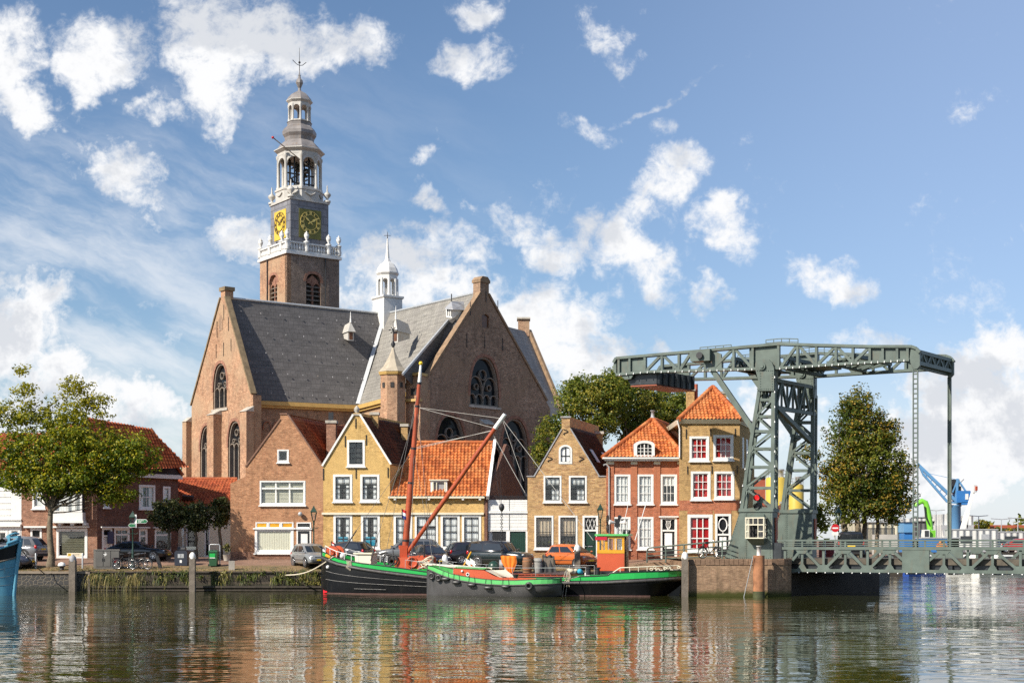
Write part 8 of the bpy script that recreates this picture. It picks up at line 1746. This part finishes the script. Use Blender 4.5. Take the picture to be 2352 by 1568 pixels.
MB().tube([P3(120,1172,Y), P3(134,1161,Y-.3), P3(152,1158,Y-.5), P3(176,1146,Y-.6), P3(195,1120,Y-.8)], [.1,.085,.08,.06,.03], 8).build('low_branch', M['bark'], bpy.data.objects['quay_tree'])
gT = 'tall trees behind the houses'
Y = 121
tree('park_tree', 'broad green tree behind the mottled ochre gable, against the church', (P3(1345,0,Y).x, Y, 1.9), P3(1345, 1020, Y), [bl(1350,940,Y,85,80,3,70),bl(1280,1010,Y,55,60,1.2,50),bl(1250,1045,Y,24,34,.35,24),bl(1400,900,Y,60,50,1.3,50),bl(1330,890,Y,35,28,.5,35)], 21000, .23, 'leafB', 21, .7, gT, tr=.4, core=.38)
tree('park_tree', 'tall green tree behind the red brick house with the hipped roof', (P3(1450,0,Y+4).x, Y+4, 1.9), P3(1450, 1020, Y+4), [bl(1450,940,Y+4,68,76,2.6,60),bl(1425,880,Y+4,45,36,.8,40),bl(1490,925,Y+4,40,45,.8,40)], 13000, .23, 'leafB', 22, .7, gT, tr=.4, core=.38)
tree('park_tree', 'darker green tree under the bridge counterweight, left of the tall house', (P3(1545,0,Y+9).x, Y+9, 1.9), P3(1545, 1020, Y+9), [bl(1545,945,Y+9,52,58,2,45),bl(1570,920,Y+9,30,26,.5,30),bl(1520,985,Y+9,40,50,1,40)], 9500, .23, 'leafB', 23, .65, gT, tr=.35, core=.38)
Y = 106
b0 = P3(1960,0,Y); b0.z = 1.94
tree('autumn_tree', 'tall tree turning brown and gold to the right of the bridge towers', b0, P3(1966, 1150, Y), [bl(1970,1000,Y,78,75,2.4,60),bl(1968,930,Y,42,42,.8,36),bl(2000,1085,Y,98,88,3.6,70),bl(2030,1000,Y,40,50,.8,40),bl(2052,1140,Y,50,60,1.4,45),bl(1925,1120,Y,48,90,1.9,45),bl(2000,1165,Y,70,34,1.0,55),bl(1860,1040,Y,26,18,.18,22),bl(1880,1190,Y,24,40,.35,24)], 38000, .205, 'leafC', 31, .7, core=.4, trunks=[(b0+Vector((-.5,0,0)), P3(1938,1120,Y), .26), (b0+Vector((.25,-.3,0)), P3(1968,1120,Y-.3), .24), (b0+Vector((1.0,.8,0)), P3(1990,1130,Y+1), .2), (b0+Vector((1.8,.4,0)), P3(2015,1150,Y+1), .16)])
Y = 100.5
for i, (px, py, rx, rz, n, lab, sd) in enumerate(((388,1182,46,36,3600,'left of three dark clipped street trees on the square',41),(450,1188,36,36,3000,'middle of three clipped street trees on the square, in deep shade',42),(506,1178,24,36,2400,'sunlit clipped street tree close to the red brown house',43))):
    tree('clipped_tree', lab, (P3(px,0,Y).x, Y, 1.94), P3(px, 1190, Y), [bl(px,py,Y,rx,rz,1,rx*.8)], n, .19, 'leafD', sd, .42, 'clipped trees on the square', tr=.13, core=.3)
Y = 170; tree('distant_tree', 'small tree half hidden behind the left buttress of the church', (P3(430,0,Y).x, Y, 1.9), P3(430, 1110, Y), [bl(429,1065,Y,10,30,1,12),bl(424,1100,Y,12,20,.7,12)], 1300, .3, 'leafB', 51, .6, limbs=False, tr=.3)
# ================================================================ the harbour basin beyond the bridge
def blk(par, name, x0, x1, y0, y1, Y, dep, mt): a, b = P3(x0, y1, Y), P3(x1, y0, Y); return MB().box(a.x, b.x, Y, Y+dep, max(1.9, a.z) if y1 < 1236 else 1.9, b.z).build(name, mt, par)
def corr(name, c):
    m, t, b = mat(name); uv, P, z = wall_uv(t); u = t.sep(uv)[0]; w = t.m('SINE', t.m('MULTIPLY', u, 9.0)); t.put(b.inputs['Base Color'], t.v('SCALE', c, sc=t.ramp(t.noise(P, .4, 5), .3, .7, .8, 1.15, False))); b.inputs['Roughness'].default_value = .6; bump(t, b, w, .08); return m
cor = corr('beige_cladding', (.50,.46,.34)); grey = corr('grey_cladding', (.10,.10,.105)); pale = corr('pale_cladding', (.52,.52,.50)); blu = paint('crane_blue', (.11,.27,.47), .45, .1, .5, dirt=(.08,.22,.42)); blud = paint('deep_blue_panel', (.03,.16,.42), .5, .12, .5); yel = paint('silo_yellow', (.55,.40,.06), .5, .1, .3, dirt=(.45,.32,.07)); lime = paint('lime_green_paint', (.18,.52,.04), .4, .06, .6)
def silo(x0, x1, y0, Y, lab, rail=True):
    a, b = P3(x0, y0, Y), P3(x1, y0, Y); c = ((a.x+b.x)/2, Y, 0); r = (b.x-a.x)/2; t = thing('silo', lab, 'silo', (c[0], Y, 1.94), 'yellow silos'); MB().lathe(c, [(r,1.9),(r,a.z-.3),(r*.9,a.z)], 28).build('shell', yel, t)
    mb = MB()
    for z in (a.z-4.5, a.z-9): mb.lathe(c, [(r+.06,z-.12),(r+.06,z+.12)], 28, caps=False)
    mb.build('band', yel, t); mb = MB()
    for k in range(16): q = k*pi/8; mb.tube([(c[0]+r*.95*cos(q), Y+r*.95*sin(q), a.z-.1), (c[0]+r*.95*cos(q), Y+r*.95*sin(q), a.z+1.0)], .04, 4)
    for z in (.5, 1.0): mb.torus((c[0], Y, a.z+z), r*.95, .035, (0,0,1), 28, 4)
    mb.build('guard_rail', M['galv'], t); MB().lathe((c[0]+r*.3, Y, a.z), [(.5,0),(.5,1.1),(.6,1.1),(.6,1.3)], 10).build('vent', M['galv'], t)
silo(1759, 1811, 1096, 225, 'larger yellow silo seen through the near bridge tower'); silo(1812, 1846, 1112, 235, 'smaller yellow silo with vent between the bridge towers')
t = thing('warehouse', 'dark red warehouse behind the near bridge tower', 'building', (P3(1735,0,200).x, 200, 1.94)); blk(t, 'wall', 1722, 1758, 1098, 1240, 200, 14, M['oxide']); blk(t, 'roof', 1721, 1759, 1095, 1098, 199.8, 14.5, M['iron'])
t = thing('old_house', 'small old house with brown tiled roof between the bridge pedestals', 'house', (P3(1795,0,118).x, 118, 1.94)); blk(t, 'wall', 1700, 1822, 1206, 1240, 118, 5, M['brickK']); e0, e1 = P3(1698,1206,117.7), P3(1826,1206,117.7); r0, r1 = P3(1700,1160,121), P3(1800,1160,121); gridroof('roof', [e0,e1,r1,r0], M['btile'], t); chimney(t, None, 1795, 1806, 1152, 1180, 119.5, M['brickK'], .5)
t = thing('harbour_shed', 'beige corrugated shed right of the autumn tree', 'building', (P3(2050,0,158).x, 158, 1.94)); blk(t, 'wall', 1985, 2075, 1199, 1240, 158, 10, cor); blk(t, 'roof', 1984, 2076, 1197, 1199, 157.8, 10.4, M['galv'])
t = thing('storage_tank', 'blue steel hopper standing between the beige shed and the lime green machine', 'tank', (P3(2087,0,156).x, 156, 1.94)); blk(t, 'lower_panel', 2077, 2097, 1222, 1255, 156, 3, blud); blk(t, 'upper_panel', 2076, 2098, 1198, 1222, 155.8, 3.4, blu); blk(t, 'top', 2074, 2099, 1190, 1198, 155.6, 3.8, pale)
t = thing('warehouse', 'dark grey warehouse with pale roof edge behind the lime green machine', 'building', (P3(2135,0,210).x, 210, 1.94)); blk(t, 'wall', 2098, 2166, 1196, 1240, 210, 20, grey); blk(t, 'roof_edge', 2097, 2167, 1190, 1196, 209.7, 20.5, pale)
for k in range(7): blk(t, 'roof_light', 2105+8*k, 2110+8*k, 1187, 1190, 211, 3, M['dglass'])
t = thing('factory', 'pale grey factory with hoppers behind the blue crane', 'building', (P3(2200,0,205).x, 205, 1.94)); blk(t, 'wall', 2163, 2238, 1205, 1240, 205, 14, pale)
for x0, x1, y0 in ((2165,2180,1180),(2186,2206,1190),(2212,2236,1184)): blk(t, 'upper_storey', x0, x1, y0, 1205, 206, 10, pale if x0 != 2186 else grey)
for x in (2170,2192,2216,2228): p = P3(x, 1205, 204.5); MB().add([(p.x-.5,204.5,p.z),(p.x+.5,204.5,p.z),(p.x+.2,204.5,p.z-1.6),(p.x-.2,204.5,p.z-1.6)], [(0,1,2,3)]).build('hopper', M['galv'], t)
blk(t, 'blue_panel', 2216, 2232, 1222, 1240, 204.6, .3, blud)
def office():
    Y = 240; t = thing('office_block', 'long low grey building with red roof band at the right edge', 'building', (P3(2320,0,Y).x, Y, 1.94)); blk(t, 'wall', 2286, 2460, 1212, 1240, Y, 14, pale); blk(t, 'roof', 2278, 2462, 1205, 1212, Y-.4, 15, M['oxide']); blk(t, 'window_band', 2298, 2458, 1219, 1223, Y-.1, .3, M['dglass']); blk(t, 'window_band', 2298, 2458, 1229, 1233, Y-.1, .3, M['dglass'])
    Y = 220; t = thing('brick_block', 'small red brick block left of the long grey building', 'building', (P3(2265,0,Y).x, Y, 1.94)); blk(t, 'wall', 2238, 2284, 1208, 1240, Y, 8, M['brickL']); blk(t, 'roof', 2236, 2285, 1205, 1208, Y-.3, 8.6, M['oxide'])
office()
def crane():
    Y = 172; s_ = Y/FPX; P = lambda x, y, d=0.0: P3(x, y, Y+d)*1.0; t = thing('harbour_crane', 'light blue harbour crane on a round column with long lattice jib', 'crane', (P3(2195.5,0,Y).x, Y, 1.94)); c = P3(2195.5, 0, Y)
    MB().lathe((c.x,Y,0), [(.62,1.9),(.58,P(0,1163).z),(.66,P(0,1162).z),(.66,P(0,1159).z)], 20).build('column', blu, t)
    h = MB().box(P(2193,0).x, P(2224,0).x, Y-1, Y+1, P(0,1154).z, P(0,1127).z).box(P(2203,0).x, P(2221,0).x, Y-1, Y+1, P(0,1159).z, P(0,1153).z).build('machine_house', blud, t); MB().box(P(2211,0).x, P(2218,0).x, Y-1.05, Y-1, P(0,1147).z, P(0,1134).z).build('cab_window', M['lamp'], h)
    for d in (-.6, .6):
        mb = MB().bar(P(2201,1155,d), P(2107,1065,d), .3, .35).bar(P(2176,1152,d), P(2120,1088,d), .18, .28).bar(P(2201,1155,d), P(2176,1152,d), .2).bar(P(2120,1088,d), P(2109,1064,d), .2)
        for i in range(6): f = i/6; mb.bar(P(2176,1152,d).lerp(P(2120,1088,d), f), P(2201,1155,d).lerp(P(2107,1065,d), f*.8+.12), .09)
        mb.build('jib', blu, t); mb = MB().bar(P(2196,1152,d), P(2199,1099,d), .28).bar(P(2199,1099,d), P(2218,1127,d), .18).bar(P(2188,1130,d), P(2199,1102,d), .15).bar(P(2199,1101,d), P(2130,1086,d), .05); mb.build('mast_frame', blu, t)
    MB().cbox(P(2192,1112), .9, 1.2, 1.2).cbox(P(2194,1124), 1.1, 1.2, .8).build('winch', M['iron'], t); MB().tube([P(2206,1108,-.5), P(2214,1100,-.5)], .04).build('aerial', M['iron'], t)
crane()
def handler():
    Y = 157; P = lambda x, y, d=0.0: P3(x, y, Y+d); t = thing('material_handler', 'lime green material handler with arched boom on the far quay', 'excavator', (P3(2128,0,Y).x, Y, 1.94))
    MB().tube([P(2137,1216), P(2133,1185), P(2129,1165), P(2126,1154), P(2118,1150), P(2108,1155), P(2101,1164)], [.35,.36,.34,.3,.3,.28,.2], 8).build('boom', lime, t); MB().box(P(2119,0).x, P(2143,0).x, Y-1, Y+1, P(0,1241).z, P(0,1217).z).build('machine_body', lime, t); c = MB().box(P(2114,0).x, P(2127,0).x, Y-1.4, Y+.2, P(0,1238).z, P(0,1216).z).build('cab', M['white'], t); MB().box(P(2115.5,0).x, P(2125,0).x, Y-1.43, Y-1.4, P(0,1232).z, P(0,1218).z).build('cab_window', M['carglass'], c)
    MB().box(P(2110,0).x, P(2146,0).x, Y-1.2, Y+1.2, 1.94, P(0,1242).z).build('undercarriage', lime, t); MB().tube([P(2124,1162,-.4), P(2126,1185,-.4), P(2135,1205,-.4)], .08).build('hydraulic_ram', M['iron'], t)
handler()
Y = 168; t = thing('boom_lift', 'thin white telescopic boom with a red and white basket right of the blue crane', 'crane', (P3(2205,0,Y).x, Y, 1.94)); MB().bar(P3(2203,1244,Y), P3(2222,1176,Y), .5, .5).bar(P3(2222,1176,Y), P3(2235,1128,Y), .34, .34).build('boom', M['white'], t); MB().cbox(P3(2237,1122,Y), .5, .5, .9, .3).build('basket', M['white'], t); MB().cbox(P3(2240,1121,Y), .3, .55, .5, .3).build('basket_panel', M['redp'], t); MB().cbox(P3(2203,1250,Y), 2.2, 1.2, 1.2).build('base', M['white'], t)
for px, Y, yt, lab in ((2070,165,1180,'slender grey lamp mast behind the beige shed'),(2150,190,1172,'slender grey lamp mast beside the dark grey warehouse'),(2248,175,1185,'slender grey lamp mast right of the white boom'),(2300,165,1192,'slender grey lamp mast before the long grey building'),(2338,170,1190,'slender grey lamp mast at the right picture edge')):
    p = P3(px, yt, Y); t = thing('lamp_mast', lab, 'lamp post', (p.x, Y, 1.94), 'lamp masts in the harbour'); MB().tube([(p.x,Y,1.94), p], [.09,.05], 6).build('mast', M['galv'], t); MB().tube([p, p+Vector((-1.2,0,.1))], .05, 5).tube([p, p+Vector((1.2,0,.1))], .05, 5).build('arm', M['galv'], t)
t = thing('site_fence', 'dark mesh site fence under the autumn tree', 'fence', (P3(2000,0,133).x, 133, 1.94)); mb = MB()
for i in range(24): x = P3(1988+i*2.9, 0, 133).x; mb.bar((x,133,1.94), (x,133,4.4), .06)
mb.bar((P3(1988,0,133).x,133,4.35), (P3(2055,0,133).x,133,4.35), .07).bar((P3(1988,0,133).x,133,3.2), (P3(2055,0,133).x,133,3.2), .05); mb.build('panel', M['iron'], t)
for px, Y, h, w, c, lab in ((2160,152.5,1.5,4,blud,'blue cargo skip on the far quay left of the blue crane'),(2238,152.5,2.4,5,pale,'pale site cabin on the far quay right of the white boom'),(2345,160,2.2,6,pale,'pale site cabin at the right picture edge')):
    x = P3(px,0,Y).x; t = thing('site_cabin' if c is pale else 'cargo_skip', lab, 'cabin' if c is pale else 'skip', (x, Y, 1.94)); MB().box(x-w/2, x+w/2, Y, Y+2.2, 1.94, 1.94+h).build('body', c, t); MB().box(x-w/2-.06, x+w/2+.06, Y-.06, Y+2.26, 1.94+h, 1.94+h+.12).build('rim', M['galv'], t)
    if c is pale: MB().box(x-w*.3, x-w*.05, Y-.03, Y-.002, 2.9, 3.7).build('cabin_window', M['carglass'], t); MB().box(x+w*.15, x+w*.32, Y-.03, Y-.002, 2.0, 3.9).build('cabin_door', M['galv'], t)
r = random.Random(77); gF = 'cars parked on the far quay'
def smallboat(px, Y, L, col, lab, rz):
    z = .25; X = (px-CX)/FPX*Y; t = thing('motorboat', lab, 'boat', (X, Y, 0), 'boats by the far quay', rz); mb = MB(); rows = []
    for i in range(9):
        f = i/8; w = .95*min(1, (1-f)*2.2)**.6 if f < 1 else .03; rows.append([((f-.5)*L, w, .85+.35*f), ((f-.5)*L, w*.8, .1), ((f-.5)*L, 0, -.2), ((f-.5)*L, -w*.8, .1), ((f-.5)*L, -w, .85+.35*f)])
    mb.grid(rows); mb.face(rows[0]); mb.build('hull', col, t); MB().grid([[r_[0], r_[-1]] for r_ in rows]).build('deck', M['cream'], t); MB().hexa([(-.22*L,-.6,.95),(.15*L,-.6,.95),(.15*L,.6,.95),(-.22*L,.6,.95),(-.2*L,-.5,1.75),(.06*L,-.5,1.75),(.06*L,.5,1.75),(-.2*L,.5,1.75)]).build('cabin', M['white'], t); MB().box(-.18*L,.05*L,-.61,-.56,1.25,1.6).build('cabin_window', M['carglass'], t)
bluh = paint('blue_hull', (.03,.10,.45), .4, .1, 1)
smallboat(2150, 148, 6.5, bluh, 'bright blue motorboat moored at the far quay below the green machine', 0.1); smallboat(2216, 147.5, 6, M['white'], 'white motorboat moored at the far quay right of the blue crane', 3.0); smallboat(2312, 146, 7, M['white'], 'larger white motorboat under the right end of the bridge railing', .2)
for px, Y, c, lab, rz in ((2185,153.5,(.5,.2,.05),'orange car on the far quay left of the blue crane column',12),(2255,154,(.5,.5,.5),'light grey car on the far quay right of the blue crane',170),(2290,156,(.03,.03,.04),'black car on the far quay near the red brick block',8),(2335,154,(.35,.02,.02),'dark red car on the far quay at the right picture edge',175)):
    car(lab, px, Y, rz, 4.2, 1.75, 1.5, c, 'hatch', gF, z=1.94)
t = thing('shipping_container', 'dark red container behind the far bridge pedestal', 'container', (P3(1907,0,104).x, 104, 1.94)); blk(t, 'body', 1897, 1917, 1243, 1284, 104, 2.4, corr('dark_red_steel', (.25,.02,.02))); blk(t, 'corner_post', 1895.5, 1897, 1242, 1284, 103.9, .2, M['white'])
t = thing('concrete_barrier', 'pale concrete block wall behind the bridge railing under the autumn tree', 'wall', (P3(2050,0,140).x, 140, 1.94)); 
for k in range(3): MB().box(P3(2008,0,131).x, P3(2062,0,131).x, 131+.04*k, 131.8, 1.94+.62*k, 1.94+.62*k+.6).build('block_course', paint('pale_concrete', (.42,.40,.36), .85, .15, 1.5), t)
Y = 185
for px, py, rx, rz, m_, lab, sd in ((2258,1212,18,20,'leafC','small yellowing tree before the red brick block',61),(2290,1226,14,16,'leafB','small dark green tree before the long grey building',62),(2318,1232,8,20,'leafC','slim autumn bush beside the long grey building',63),(2350,1229,20,18,'leafB','green bush at the right picture edge',64)):
    tree('small_tree', lab, (P3(px,0,Y).x, Y, 1.94), P3(px, py+6, Y), [bl(px,py,Y,rx,rz,1,rx)], 900, .32, m_, sd, .5, 'small trees by the far quay', limbs=False, tr=.15)
mb = MB(); r = random.Random(5)
for i in range(240):
    x = r.uniform(-420, 520); leafcloud(mb, r, (x, 420+r.uniform(0, 60), 3+r.uniform(0, 5)), 5, 14, 2.2)
tag(mb.build('far_trees', M['leafB']), None, None, kind='stuff')
